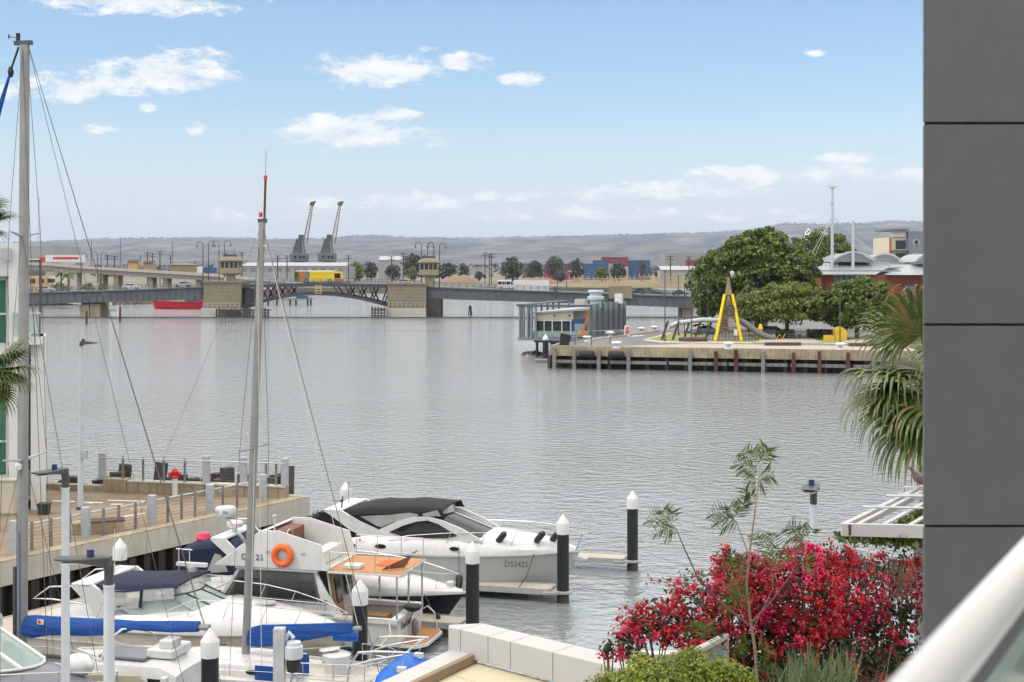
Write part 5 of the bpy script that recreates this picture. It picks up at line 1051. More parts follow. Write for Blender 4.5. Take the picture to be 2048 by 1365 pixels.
# street furniture
c = on(350, 993, QZ); t = thing('fire_hydrant', 'red and white fire hydrant by the kerb wall', 'hydrant', c); MB().cyl((0, 0, 0), .13, .85, 10).build('standpipe', MT['pile_white'], t); MB().lathe((0, 0, .85), [(.16, 0), (.2, .06), (.15, .14), (.19, .3), (.12, .42), (.05, .48)], 10).tube([(-.28, 0, 1.05), (.28, 0, 1.05)], .09, 8).build('head', MT['red_paint'], t, smooth=40)
c = on(88, 1029, QZ); t = thing('wheelie_bin', 'small dark green bin beside the white building', 'bin', c); MB().loft([[V(-r, -r, z), V(r, -r, z), V(r, r, z), V(-r, r, z)] for r, z in ((.2, 0), (.24, .42))]).build('tub', MT['fender_green'], t, bevel=.03); MB().box(-.26, .26, -.26, .26, .42, .5).build('lid', MT['fender_green'], t, bevel=.03)
c = on(17, 1029, QZ); t = thing('utility_cabinet', 'beige steel utility cabinet by the left building', 'cabinet', c); MB().box(-.75, .38, -.35, .35, .06, 1.5).build('body', MT['cabinet'], t, bevel=.02); MB().box(-.72, -.2, -.37, -.352, .12, 1.42).build('door', MT['cabinet'], t); MB().box(-.17, .35, -.37, -.352, .12, 1.42).build('door', MT['cabinet'], t); MB().box(-.8, .43, -.4, .4, 1.5, 1.56).build('lid', MT['cabinet'], t); MB().box(-.7, .33, -.3, .3, 0, .06).build('plinth', MT['concrete'], t)
c = on(145, 1072, QZ); e = on(249, 1066, QZ); t = thing('timber_bench_box', 'tan stone bench with red timber top on the promenade', 'bench', c, math.atan2(e.y - c.y, e.x - c.x)); l_ = (e - c).length; MB().box(0, l_, 0, .8, 0, .48).build('base', MT['concrete_old'], t, bevel=.02); MB().box(l_ * .35, l_ + .03, -.03, .83, .485, .52).build('timber_top', MT['corten'], t)
c = on(161, 1019, QZ); t = thing('lamp_post', 'tall pale blue grey lamp post on the promenade', 'lamp post', c); h = 329 * c.y / FPX
MB().tube([(0, 0, 0), (0, 0, h * .55), (.03, 0, h)], [.13, .11, .085], 10).build('shaft', MT['galv_light'], t, smooth=40); MB().cyl((0, 0, 0), .2, .12, 8).build('base_plate', MT['dark_steel'], t); MB().box(.08, .3, -.12, .12, h * .31, h * .36).build('control_box', MT['galv'], t)
hd = MB().prism([(-.02, -.14, h - .05), (.02, -.14, h + .16), (.25, -.14, h + .16), (.72, -.05, h + .1), (.72, -.05, h + .06), (.3, -.14, h + .02)], (0, .28, 0)).build('lamp_head', MT['lamp_grey'], t); MB().cyl((.12, 0, h + .16), .07, .1, 8).build('sensor_cap', MT['cap_blue'], hd)
# old timber stumps beyond the kerb (remains of the earlier wharf)
for i, (px, n) in enumerate(((112, 4), (212, 5), (235, 3), (330, 6), (352, 3), (372, 3), (440, 6), (455, 3), (555, 5))):
    c = on(px, 975, QZ); c.y += 2.6 + (i % 3) * .5; c.x = (px - CX) / FPX * c.y
    t = thing('wharf_stump', f'{["first","second","third","fourth","fifth","sixth","seventh","eighth","ninth"][i]} dark weathered timber wharf remnant from the left beyond the kerb', 'timber stump', (c.x, c.y, -1), .2 * i)
    for k in range(n):
        x0, y0 = random.uniform(-.8, .6), random.uniform(-.6, .6); hh = random.uniform(.1, .6) + (.75 if k == 0 and n > 4 else 0)
        m_ = Matrix.Translation((x0, y0, 0)) @ Matrix.Rotation(random.uniform(-.15, .15), 4, 'Y') @ Matrix.Rotation(random.uniform(-.5, .5), 4, 'Z')
        MB().box(-random.uniform(.14, .32), random.uniform(.14, .32), -.25, .25, 0, QZ + 1 + hh - .3, m_).build('timber', MT['timber_dark'], t)
    MB().box(-1.2, 1.2, -.35, .35, 2.2, 2.75).build('cap_beam', MT['timber_dark'], t)
# ------------------------------------------------------------------ white apartment building at the left edge
EY = 62.5; ex = lambda px, Y=EY: (px - CX) / FPX * Y; ez = lambda py, Y=EY: CH - (py - HZ) / FPX * Y
ab = thing('white_apartments', 'white rendered apartment building with green glazing and glass balconies at left edge', 'building', (ex(91), EY, QZ))
def ebox(nm, p0, p1, y0, y1, d0, d1, m, par=ab): return MB().box(ex(p0), ex(p1), EY + d0, EY + d1, ez(y1), ez(y0)).build(nm, MT[m], par, world=True)
ebox('wall', -400, -22, 487, 1019, 0, 9, 'render_white'); ebox('parapet', -400, 22, 487, 554, .0, 9, 'render_white')
ebox('spandrel', -22, 22, 953, 1019, .1, 6, 'render_white'); ebox('spandrel', -22, 22, 690, 716, .1, 6, 'render_white')
ebox('pier', 22.2, 42, 487, 1019, -.25, 3, 'render_white'); ebox('pier', 63, 91, 673, 1019, .0, 3, 'render_white')
ebox('roof_bracket', 7, 27, 498, 521, -.5, -.27, 'galv')
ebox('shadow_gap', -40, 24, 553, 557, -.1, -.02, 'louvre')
w_ = ebox('window', -22, 20, 557, 690, .5, .6, 'green_glass')
for y in (557, 626, 686): ebox('window_frame', -22, 20, y, y + 4, .35, .49, 'render_white', w_)
w_ = ebox('window', -22, 20, 716, 953, .5, .6, 'green_glass')
for y in (718, 800, 880, 949): ebox('window_frame', -22, 20, y, y + 4, .35, .49, 'render_white', w_)
ebox('frame_post', 16, 20, 556, 953, .3, .49, 'render_white', w_)
bl = ebox('balcony_slab', 25, 86, 673, 688, -.6, 3.5, 'render_white')
ebox('balcony_glass', 30, 80, 628, 673, -.5, -.45, 'pane_green', bl); ebox('balcony_rail', 29, 82, 624, 628, -.53, -.42, 'galv_light', bl); ebox('balcony_post', 79, 82, 628, 673, -.5, -.42, 'dark_steel', bl); ebox('balcony_side_glass', 80.5, 81, 628, 673, -.4, 2.5, 'pane_green', bl)
ebox('downpipe', 79, 84, 519, 628, -.3, -.1, 'dark_steel')
ebox('recess_wall', 42, 63, 690, 1000, 1.5, 3.5, 'shed_grey'); ebox('ground_glass', 42.5, 62.5, 940, 995, .2, .25, 'pane_green'); ebox('recess_window', 44, 54, 785, 900, 1.35, 1.48, 'window_glass')
ab.rotation_euler = (0, 0, R(18))
# ------------------------------------------------------------------ floating pontoons and their piles
walk_n = -inl * sgn                                       # from quay wall towards the marina
AX = R(-15); fd = V(math.cos(AX), math.sin(AX), 0); fn_ = V(-fd.y, fd.x, 0)   # finger direction (towards the fairway) and its normal
def pontoon(name, label, a, b, wd, m='pontoon_deck'):
    a, b = Vector((a[0], a[1], 0)), Vector((b[0], b[1], 0)); d = b - a; l_ = d.length; t = thing(name, label, 'pontoon', a, math.atan2(d.y, d.x))
    n = max(1, int(l_ / 2.4))
    for i in range(n): MB().box(i * l_ / n + .01, (i + 1) * l_ / n - .01, -wd / 2, wd / 2, .42, .5).build('deck_panel', MT[m], t)
    for sy in (-1, 1): MB().box(0, l_, sy * wd / 2 - .04 + sy * .045, sy * wd / 2 + .04 + sy * .045, .3, .52).build('side_rail', MT['pontoon_side'], t)
    MB().box(l_ + .001, l_ + .09, -wd / 2, wd / 2, .3, .52).build('end_rail', MT['pontoon_side'], t)
    for i in range(max(1, int(l_ / 3))): MB().box(i * 3 + .15, i * 3 + 2.8, -wd / 2 + .06, wd / 2 - .06, -.5, .41).build('float_box', MT['rubber'], t)
    MB().box(l_ * .5 - .12, l_ * .5 + .12, -wd / 2 + .1, -wd / 2 + .15, .5, .56).build('cleat', MT['steel'], t)
    return t
w0 = qC + walk_n * 2.2 + dF * 3; w1 = w0 + dF * 34
pontoon('marina_walkway', 'beige floating walkway along the foot of the quay wall', (w0.x, w0.y), (w1.x, w1.y), 2.0)
def finger(end, length, label): e = Vector((end[0], end[1], 0)); return pontoon('finger_pontoon', label, e - fd * length, e, .95)
finger((1.55, 54.75), 12, 'floating finger pontoon in front of the white black-topped cruiser'); finger((4.85, 60.4), 12, 'farthest floating finger pontoon behind the white cruiser bow'); finger((-1.75, 49.55), 9.5, 'floating finger pontoon end beside the black hulled bow'); finger((-5.1, 43.5), 9, 'floating finger pontoon beside the two sailing boats')
def mpile(x, y, label, top=3.4):
    t = thing('mooring_pile', label, 'pile', (x, y, 0), group='white capped black mooring piles')
    MB().cyl((0, 0, -2.5), .235, top + 2.5 - .75, 16).build('sleeve', MT['pile_black'], t, smooth=40)
    MB().cyl((0, 0, -.4), .2385, .8, 16).build('tide_band', MT['timber_dark'], t, smooth=40)
    MB().lathe((0, 0, top - .75), [(.25, 0), (.255, .42), (.25, .44), (.02, .76)], 16).build('cap', MT['pile_white'], t, smooth=35)
    return t
for px, Y, lb in ((1265, 60.1, 'rightmost white capped pile at the end of the far finger'), (1126, 54.35, 'white capped pile at the end of the middle finger pontoon'), (945, 49.0, 'white capped pile before the black hulled bow'), (720, 43.0, 'white capped pile behind the blue boom end'), (420, 37.2, 'nearest white capped pile in front of the sailing boat cabin'), (691, 62.5, 'white capped pile behind the black canopy'), (240, 49.6, 'white capped pile against the quay wall at left')):
    x_ = (px - CX) / FPX * Y; t = mpile(x_, Y, lb)
    if px in (1265, 1126, 945):
        MB().box(-.42, .34, -.4, .4, .38, .46).build('pile_collar', MT['pontoon_side'], t); MB().box(-.8, -.35, -.35, .35, .36, .44).build('collar_arm', MT['pontoon_side'], t)
# ================================================================== boats
mat('vinyl_grey', (0.30, 0.30, 0.29), 0.18, 0.25, 1.2, spec=0.7)
mat('gel_stripe', (0.05, 0.06, 0.09), 0.4, 0.1, 1)
mat('brown_seat', (0.16, 0.065, 0.045), 0.7, 0.2, 2)
mat('cream_cover', (0.44, 0.41, 0.28), 0.85, 0.12, 2, streak=0.3, streak_col=(0.3, 0.27, 0.17))
def text_mesh(s, size, m, shear=0.0):
    cu = bpy.data.curves.new('lettering', 'FONT'); cu.body = s; cu.size = size; cu.extrude = .004; cu.align_x = 'CENTER'; cu.align_y = 'CENTER'; cu.shear = shear; cu.resolution_u = 2
    o = bpy.data.objects.new('tmp_lettering', cu); COL.link(o); me = bpy.data.meshes.new_from_object(o); bpy.data.objects.remove(o); bpy.data.curves.remove(cu)
    me.materials.clear(); me.materials.append(MT[m]); return me
def lettering(par, s, size, loc, rot, m='text_dark', shear=0.0):
    o = bpy.data.objects.new('lettering', text_mesh(s, size, m, shear)); COL.link(o); o.parent = par; o.location = loc; o.rotation_euler = rot; return o
def panel(t, name, m, pts, y, th=.06, both=True, par=None, smooth=None):
    for sg in ((-1, 1) if both else (1,)):
        yy_ = y * sg; MB().prism([(x_, yy_, z) for x_, z in pts], (0, -th if yy_ > 0 else th, 0)).build(name, MT[m], par or t)
def ringloft(t, name, m, st, par=None, smooth=45):
    """st: (x, w, z0, w2, z1, ztop): cross sections of a deck moulding, cabin or canopy"""
    mb = MB(); mb.loft([[V(x_, -w_, z0), V(x_, -w_ * .985, (z0 + z1) / 2), V(x_, -w2, z1), V(x_, -w2 * .55, z1 + (zt - z1) * .75), V(x_, 0, zt), V(x_, w2 * .55, z1 + (zt - z1) * .75), V(x_, w2, z1), V(x_, w_ * .985, (z0 + z1) / 2), V(x_, w_, z0)] for x_, w_, z0, w2, z1, zt in st])
    return mb.build(name, MT[m], par or t, smooth=smooth)
def strake(t, edge, m, dz=0.0, sz=.06, name='rub_rail', out=.02):
    for sg in (-1, 1):
        mb = MB()
        for a, b in zip(edge, edge[1:]): mb.bar((a[0], sg * (a[1] + out), a[2] + dz), (b[0], sg * (b[1] + out), b[2] + dz), .05, sz)
        mb.build(name, MT[m], t)
def rails(t, pts, h, r=.016, post_every=1, name='guard_rail', mid=False, lean=0.0):
    top = [Vector(p) + V(0, 0, h) for p in pts]; MB().tube(top, r, 6).build(name, MT['steel'], t)
    if mid: MB().tube([Vector(p) + V(0, 0, h * .5) for p in pts], r * .5, 4).build('mid_wire', MT['steel'], t)
    for i, p in enumerate(pts):
        if i % post_every == 0: MB().tube([Vector(p) + V(lean, 0, 0), top[i]], r * .85, 5).build('stanchion', MT['steel'], t)
def waterline(t, L_, B, n=14): pass
def canopy(t, name, m, st, th=.05):
    """st: (x, halfwidth, z, drop)"""
    mb = MB(); up = []; 
    rings = []
    for x_, w_, z, dr in st:
        prof = [(-w_, z - dr), (-w_ * .93, z - dr * .45), (-w_ * .7, z - .05), (0, z), (w_ * .7, z - .05), (w_ * .93, z - dr * .45), (w_, z - dr)]
        rings.append([V(x_, y, zz) for y, zz in prof] + [V(x_, y * .97, zz - th) for y, zz in reversed(prof)])
    mb.loft(rings); return mb.build(name, MT[m], t, smooth=50)
def fender(t, a, b, r, m='fender_green'):
    a, b = Vector(a), Vector(b); MB().tube([a, a.lerp(b, .08), a.lerp(b, .2), a.lerp(b, .8), a.lerp(b, .92), b], [r * .25, r * .7, r, r, r * .7, r * .25], 10).build('fender', MT[m], t, smooth=50)
def cleat(t, x_, y, z): MB().box(x_ - .11, x_ + .11, y - .02, y + .02, z + .05, z + .08).box(x_ - .05, x_ - .03, y - .015, y + .015, z, z + .05).box(x_ + .03, x_ + .05, y - .015, y + .015, z, z + .05).build('cleat', MT['steel'], t)
def oval(t, name, m, c, rx, rz_, y, th=.02, n=16):
    MB().prism([(c[0] + math.cos(a) * rx, y, c[1] + math.sin(a) * rz_) for a in [2 * math.pi * i / n for i in range(n)]], (0, th, 0)).build(name, MT[m], t)

# ---- A: white cruiser, black canopy, bow to the right
A = thing('motor_cruiser', 'white motor cruiser with black canopy and bow pointing right', 'boat', (-2.71, 57.28, 0), AX)
mb = MB(); eA = hull(mb, 11.2, 3.5, lambda u: 1.5 + .18 * u * u, -.5, 18, .9, .12, .42, .3, .55); mb.build('hull', MT['gelcoat_shaded'], A, smooth=40)
strake(A, eA, 'gelcoat', .02, .09); strake(A, [(x_, w_ * .9, .14) for x_, w_, z in eA[:14]], 'gel_stripe', 0, .08, 'boot_stripe', -.02)
ringloft(A, 'deck_moulding', 'gelcoat', [(-5.55, 1.52, 1.5, 1.45, 1.62, 1.66), (-4.4, 1.66, 1.5, 1.5, 1.85, 1.9), (-3.0, 1.74, 1.53, 1.5, 2.12, 2.2), (-1.0, 1.74, 1.56, 1.48, 2.2, 2.32), (1.0, 1.70, 1.58, 1.4, 2.2, 2.42), (2.4, 1.55, 1.6, 1.22, 2.15, 2.42), (3.8, 1.12, 1.63, .8, 2.05, 2.28), (4.8, .62, 1.66, .4, 1.95, 2.1), (5.45, .16, 1.68, .1, 1.8, 1.85)])
panel(A, 'side_moulding', 'gelcoat', [(-3.1, 1.95), (-2.3, 2.45), (-1.6, 2.78), (-.95, 2.98), (-.3, 3.03), (.25, 2.92), (1.1, 2.62), (1.95, 2.2), (1.4, 2.1), (-1.5, 2.05)], 1.46, .1)
panel(A, 'side_window', 'dark_glass', [(-1.92, 2.34), (-1.35, 2.62), (-.75, 2.82), (-.3, 2.88), (.15, 2.76), (.95, 2.33), (.5, 2.22), (-.55, 2.17), (-1.4, 2.22)], 1.49, .1)
mb = MB(); n = 10
bot = [V(2.35 - .75 * (k / 5 - 1) ** 2, (k / 5 - 1) * 1.34, 2.30 - .06 * abs(k / 5 - 1)) for k in range(11)]; tp = [V(.35 - .75 * (k / 5 - 1) ** 2, (k / 5 - 1) * 1.28, 2.98) for k in range(11)]
mb.loft([bot, tp], False, False); mb.build('windscreen', MT['dark_glass'], A, smooth=60)
for k in (0, 5, 10): MB().bar(bot[k] + V(.02, 0, .02), tp[k] + V(.02, 0, .02), .06, .05).build('windscreen_bar', MT['gelcoat'], A)
MB().tube([p + V(0, 0, .02) for p in tp], .035, 6).build('windscreen_rim', MT['rubber'], A)
canopy(A, 'canopy', 'black_canvas', [(-4.15, 1.34, 2.98, .25), (-3.6, 1.4, 3.22, .3), (-2.8, 1.42, 3.36, .34), (-2.0, 1.4, 3.36, .32), (-1.2, 1.38, 3.44, .3), (-.4, 1.34, 3.42, .25), (.25, 1.2, 3.36, .12)])
panel(A, 'side_curtain', 'black_canvas', [(-3.75, 3.0), (-.3, 3.2), (.25, 3.28), (.38, 3.0), (-.35, 3.0), (-1.0, 2.96), (-1.7, 2.74), (-2.35, 2.4), (-2.6, 2.5)], 1.36, .03)
panel(A, 'side_clear_panel', 'vinyl_grey', [(-3.2, 2.9), (-1.1, 3.14), (-.75, 3.1), (-.7, 3.02), (-1.1, 2.93), (-1.75, 2.74), (-2.3, 2.5), (-2.5, 2.55)], 1.375, .02)
panel(A, 'front_clear_panel', 'vinyl_grey', [(-.55, 3.12), (.08, 3.3), (.24, 3.06), (-.5, 3.03)], 1.378, .02)
mb = MB(); mb.loft([[p + V(0, 0, .03) for p in tp], [V(.22 - .1 * (k / 5 - 1) ** 2, (k / 5 - 1) * 1.18, 3.3) for k in range(11)]], False, False); mb.build('front_clear_screen', MT['vinyl_grey'], A, smooth=60)
panel(A, 'arch_leg', 'gelcoat', [(-4.75, 3.08), (-4.0, 3.12), (-3.2, 2.72), (-2.0, 2.25), (-1.9, 2.05), (-2.9, 2.05), (-3.6, 2.35), (-4.35, 2.85)], 1.5, .12); MB().box(-4.75, -4.0, -1.5, 1.5, 3.04, 3.14).build('arch_top', MT['gelcoat'], A, bevel=.03)
panel(A, 'aft_curtain', 'black_canvas', [(-5.05, 1.7), (-3.5, 1.75), (-2.95, 2.1), (-3.6, 2.4), (-4.4, 2.95), (-5.0, 3.0)], 1.42, .05)
canopy(A, 'aft_awning', 'black_canvas', [(-6.3, .9, 2.45, .3), (-5.9, 1.1, 2.62, .25), (-5.2, 1.2, 2.9, .2), (-4.7, 1.25, 3.02, .15)], .16)
MB().tube([(-6.2, -1, 2.4), (-5.4, -1.2, 1.7)], .02, 5).tube([(-6.2, 1, 2.4), (-5.4, 1.2, 1.7)], .02, 5).build('awning_strut', MT['steel'], A)
for c_, r1, r2 in (((.9, 1.86), .2, .08), ((-2.2, 1.8), .24, .09), ((-3.4, 1.78), .13, .07)): oval(A, 'porthole', 'dark_glass', c_, r1, r2, -1.735)
oval(A, 'badge_mark', 'galv', (-3.1, 2.02), .06, .06, -1.71)
pts = [(-2.6, -1.6, 1.75), (-1.2, -1.62, 1.95), (.6, -1.55, 2.05), (2.0, -1.42, 2.08), (3.2, -1.15, 2.1), (4.2, -.8, 2.08), (5.0, -.42, 1.95), (5.6, 0, 1.85)]
h_ = [.12, .32, .4, .42, .45, .48, .52, .55]
tp_ = [Vector(p) + V(.12, 0, hh) for p, hh in zip(pts, h_)]; MB().tube(tp_ + [V(q.x, -q.y, q.z) for q in reversed(tp_[:-1])], .016, 6).build('bow_rail', MT['steel'], A)
for p, q in list(zip(pts, tp_))[1:]:
    for sg in (1, -1): MB().tube([(p[0] - .12, p[1] * sg, p[2] - .1), (q.x, q.y * sg, q.z)], .013, 5).build('stanchion', MT['steel'], A)
MB().tube([(5.7, 0, 2.4), (6.0, 0, 2.42), (6.0, 0, 3.1)], .014, 5).build('bow_staff', MT['steel'], A)
for x_, y in ((2.75, -1.22), (4.2, -.75), (4.75, -.35)): fender(A, (x_ - .28, y + .15, 2.05), (x_ + .15, y - .1, 2.55), .13)
fender(A, (1.15, -1.85, .9), (1.15, -1.85, .3), .14); MB().tube([(1.1, -1.78, 2.0), (1.15, -1.85, .9)], .012, 4).build('fender_line', MT['rope_dark'], A)
MB().prism([(5.3, -.1, 1.55), (5.95, -.1, 1.42), (5.85, -.1, 1.3), (5.2, -.1, 1.3)], (0, .2, 0)).build('anchor', MT['galv_light'], A, bevel=.03)
lettering(A, 'DS242S', .30, (3.35, -1.365, 1.30), (R(80), 0, R(9.5)))
lad = MB()
for y in (-1.2, -.8): lad.tube([(-5.6, y, 1.2), (-5.5, y, 2.4), (-5.3, y, 3.0)], .025, 6)
for z in (1.6, 2.0, 2.4, 2.8): lad.tube([(-5.5, -1.2, z), (-5.5, -.8, z)], .02, 5)
lad.build('boarding_ladder', MT['steel'], A); MB().tube([(-4.4, .4, 3.14), (-4.4, .4, 4.0)], .012, 4).tube([(-4.2, -.9, 3.14), (-4.15, -.9, 3.6)], .03, 5).build('aerial', MT['rubber'], A)
cleat(A, -.6, -1.66, 1.72); MB().tube([(-.6, -1.7, 1.72), (-1.8, -1.95, 1.1), (-2.4, -2.2, .55)], .02, 5).tube([(4.0, -1.1, 1.7), (3.8, -1.5, .9), (3.6, -1.9, .55)], .02, 5).build('mooring_line', MT['rope_dark'], A)

# ---- D: black hulled cruiser with navy canopy
D = thing('motor_cruiser', 'black hulled white decked cruiser with navy canopy, behind the life ring boat', 'boat', (-7.11, 52.35, 0), AX)
mb = MB(); eD = hull(mb, 11.2, 2.9, lambda u: 1.12 + .06 * u, -.5, 18, .9, .12, .45, .3, .6); mb.build('hull', MT['hull_black'], D, smooth=40); strake(D, eD, 'gelcoat', .0, .08)
ringloft(D, 'deck_moulding', 'gelcoat', [(-5.55, 1.3, 1.13, 1.2, 1.3, 1.32), (-3.0, 1.42, 1.15, 1.25, 1.6, 1.65), (-1.0, 1.43, 1.15, 1.25, 1.75, 1.85), (1.0, 1.40, 1.17, 1.15, 1.7, 1.9), (2.6, 1.2, 1.18, .95, 1.6, 1.8), (4.0, .8, 1.19, .6, 1.45, 1.6), (5.0, .35, 1.2, .25, 1.3, 1.4), (5.5, .08, 1.2, .05, 1.25, 1.28)])
canopy(D, 'canopy', 'navy_canvas', [(-5.2, 1.2, 2.5, .35), (-4.4, 1.28, 2.75, .3), (-3.4, 1.28, 2.86, .28), (-2.5, 1.22, 2.9, .25), (-1.9, 1.1, 2.8, .2)])
panel(D, 'side_curtain', 'navy_canvas', [(-5.6, 1.2), (-2.3, 1.5), (-2.0, 2.6), (-4.4, 2.5), (-5.2, 2.2)], 1.26, .05); MB().prism([(-5.6, -1.2, 1.2), (-5.6, 1.2, 1.2), (-5.2, 1.2, 2.3), (-5.2, -1.2, 2.3)], (.05, 0, 0)).build('aft_curtain', MT['navy_canvas'], D)
panel(D, 'clear_panel', 'vinyl_grey', [(-4.1, 1.6), (-3.2, 1.7), (-3.5, 2.3), (-3.75, 2.35)], 1.28, .03)
panel(D, 'arch_leg', 'gelcoat', [(-3.9, 2.86), (-3.3, 2.9), (-2.2, 2.0), (-1.9, 1.6), (-2.5, 1.6), (-2.8, 2.0)], 1.33, .1); MB().box(-3.9, -3.3, -1.33, 1.33, 2.86, 2.96).build('arch_top', MT['gelcoat'], D, bevel=.03)
MB().loft([[V(.9 - .5 * (k / 4 - 1) ** 2, (k / 4 - 1) * 1.1, 1.78) for k in range(9)], [V(-.6 - .6 * (k / 4 - 1) ** 2, (k / 4 - 1) * 1.05, 2.45) for k in range(9)]], False, False).build('windscreen', MT['dark_glass'], D, smooth=60)
MB().lathe((-3.5, -.1, 2.96), [(.1, 0), (.1, .15), (.3, .2), (.32, .35), (.25, .45)], 14).build('radar_dome', MT['gelcoat'], D, smooth=40)
lathe_thing('buoy_ball', 'pink red round buoy on the navy canopy', 'buoy', D.matrix_world @ V(0, 0, 0) + (WM[D.name] @ V(-4.75, -.2, 2.42)), [(.05, 0), (.22, .06), (.3, .25), (.22, .44), (.06, .5)], 'pink_red')
MB().tube([(3.1 + math.cos(a) * .33, -1.22 + .07 * math.cos(a), .78 + math.sin(a) * .13) for a in [i * .393 for i in range(16)]], .014, 5, closed=True).build('oval_badge', MT['steel'], D)
pts = [(0, -1.3, 1.75), (1.4, -1.22, 1.72), (2.6, -1.02, 1.65), (3.7, -.75, 1.55), (4.6, -.42, 1.42), (5.3, 0, 1.35)]; tp_ = [Vector(p) + V(.1, 0, .48) for p in pts]
MB().tube(tp_ + [V(q.x, -q.y, q.z) for q in reversed(tp_[:-1])], .015, 6).build('bow_rail', MT['steel'], D)
for p, q in zip(pts, tp_):
    for sg in (1, -1): MB().tube([(p[0], p[1] * sg, p[2] - .15), (q.x, q.y * sg, q.z)], .012, 5).build('stanchion', MT['steel'], D)
oval(D, 'deck_hatch', 'dark_glass', (0, 0), .01, .01, 0); MB().box(2.6, 3.3, -.4, .4, 1.78, 1.84).build('fore_hatch', MT['gelcoat'], D, bevel=.02); MB().box(4.9, 5.15, -.12, .12, 1.35, 1.55).build('windlass', MT['gelcoat'], D, bevel=.03)
MB().tube([(4.3, -.75, 1.2), (4.6, -.95, .8), (4.9, -1.3, .45)], .02, 5).build('mooring_line', MT['rope_dark'], D); fender(D, (4.9, -1.3, .55), (5.05, -1.3, .62), .12, 'rubber')

# ---- B: flybridge boat with the orange life ring, stern to the right
Bt = thing('flybridge_boat', 'white flybridge boat with orange life ring and teak swim platform', 'boat', (-7.94, 49.4, 0), R(165))
mb = MB(); eB = hull(mb, 9.2, 2.85, lambda u: 1.1 + .45 * max(0, u - .45) ** 2 * 3, -.5, 16, .93, .06, .4, .25, .35); mb.build('hull', MT['gelcoat'], Bt, smooth=40); strake(Bt, eB, 'gelcoat', .02, .08); strake(Bt, [(x_, w_ * .97, .18) for x_, w_, z in eB[:12]], 'gel_stripe', 0, .12, 'boot_stripe', -.02)
mb = MB(); deck(mb, [edge_at(eB, x_) for x_ in (-2.3, -1, 0, 1, 2, 3, 4, 4.5)], .03, -.02); mb.build('fore_deck', MT['gelcoat'], Bt, smooth=60)
for sg in (-1, 1): MB().box(-4.58, -2.3, *sorted((sg * 1.13, sg * 1.4)), 1.02, 1.16).build('side_deck', MT['gelcoat'], Bt)
MB().box(-4.6, -4.3, -1.38, 1.38, .95, 1.17).build('transom_rail', MT['gelcoat'], Bt, bevel=.02); MB().box(-4.45, -2.3, -1.13, 1.13, .38, .45).build('cockpit_floor', MT['gelcoat_old'], Bt); MB().box(-3.6, -2.7, -.9, -.3, .45, .85).build('cockpit_seat', MT['wood'], Bt)
side = [(2.25, 1.2), (2.0, 1.5), (1.3, 2.6), (-1.62, 2.6), (-2.05, 1.9), (-2.6, 1.15)]
for sg in (-1, 1): MB().prism([(x_, sg * (1.2 if z > 2 else 1.27), z) for x_, z in side], (0, -.08 * sg, 0)).build('cabin_side', MT['gelcoat'], Bt)
panel(Bt, 'window_band', 'dark_steel', [(1.82, 1.56), (1.18, 2.52), (-1.52, 2.56), (-1.8, 1.66)], 1.305, .06)
for w0, w1 in (((1.5, 1.68), (.35, 2.28)), ((.2, 1.68), (-1.55, 2.28))): panel(Bt, 'side_window', 'window_glass', [(w0[0], w0[1]), (w0[0] - .28 if w0[0] > 1 else w0[0], w1[1]), (w1[0], w1[1]), (w1[0] - (.12 if w1[0] < 0 else 0), w0[1])], 1.32, .03)
panel(Bt, 'window_sill', 'dark_steel', [(1.95, 1.5), (1.9, 1.56), (-2.05, 1.66), (-2.05, 1.6)], 1.33, .05)
MB().prism([(2.02, -1.15, 1.5), (2.02, 1.15, 1.5), (1.32, 1.1, 2.58), (1.32, -1.1, 2.58)], (-.04, 0, 0)).build('front_window', MT['dark_glass'], Bt)
MB().box(1.9, 3.4, -.9, .9, 1.15, 1.5).build('fore_cabin', MT['gelcoat'], Bt, bevel=.08); MB().box(2.4, 2.8, .3, .7, 1.5, 1.54).build('fore_hatch', MT['dark_glass'], Bt)
MB().box(-1.7, 1.35, -1.3, 1.3, 2.58, 2.66).build('cabin_roof', MT['gelcoat'], Bt); MB().prism([(-2.0, -1.1, 2.6), (-2.0, 1.1, 2.6), (-2.35, 1.1, .45), (-2.35, -1.1, .45)], (.05, 0, 0)).build('aft_bulkhead', MT['gelcoat_old'], Bt)
dr = MB().prism([(-2.06, .35, 2.5), (-2.06, 1.0, 2.5), (-2.4, 1.0, .5), (-2.4, .35, .5)], (-.04, 0, 0)).build('door', MT['wood'], Bt); MB().prism([(-2.12, .45, 2.35), (-2.12, .9, 2.35), (-2.27, .9, 1.5), (-2.27, .45, 1.5)], (-.05, 0, 0)).build('door_pane', MT['dark_glass'], dr)
MB().prism([(-2.1, -.6, 2.4), (-2.1, 0, 2.4), (-2.25, 0, 1.6), (-2.25, -.6, 1.6)], (-.05, 0, 0)).build('bulkhead_window', MT['dark_glass'], Bt)
fly = [(2.15, 2.66), (2.05, 2.74), (1.2, 3.3), (.45, 3.9), (-.3, 3.9), (-1.85, 3.5), (-2.1, 2.67)]
for sg in (-1, 1): MB().prism([(x_, sg * 1.36, z) for x_, z in fly], (0, -.07 * sg, 0)).build('flybridge_side', MT['gelcoat'], Bt, bevel=.02)
MB().prism([(2.15, -1.3, 2.67), (2.15, 1.3, 2.67), (.45, 1.3, 3.9), (.45, -1.3, 3.9)], (-.07, 0, -.05)).build('flybridge_front', MT['gelcoat'], Bt); MB().box(-2.1, 1.6, -1.29, 1.29, 2.67, 2.73).build('flybridge_floor', MT['gelcoat_old'], Bt)
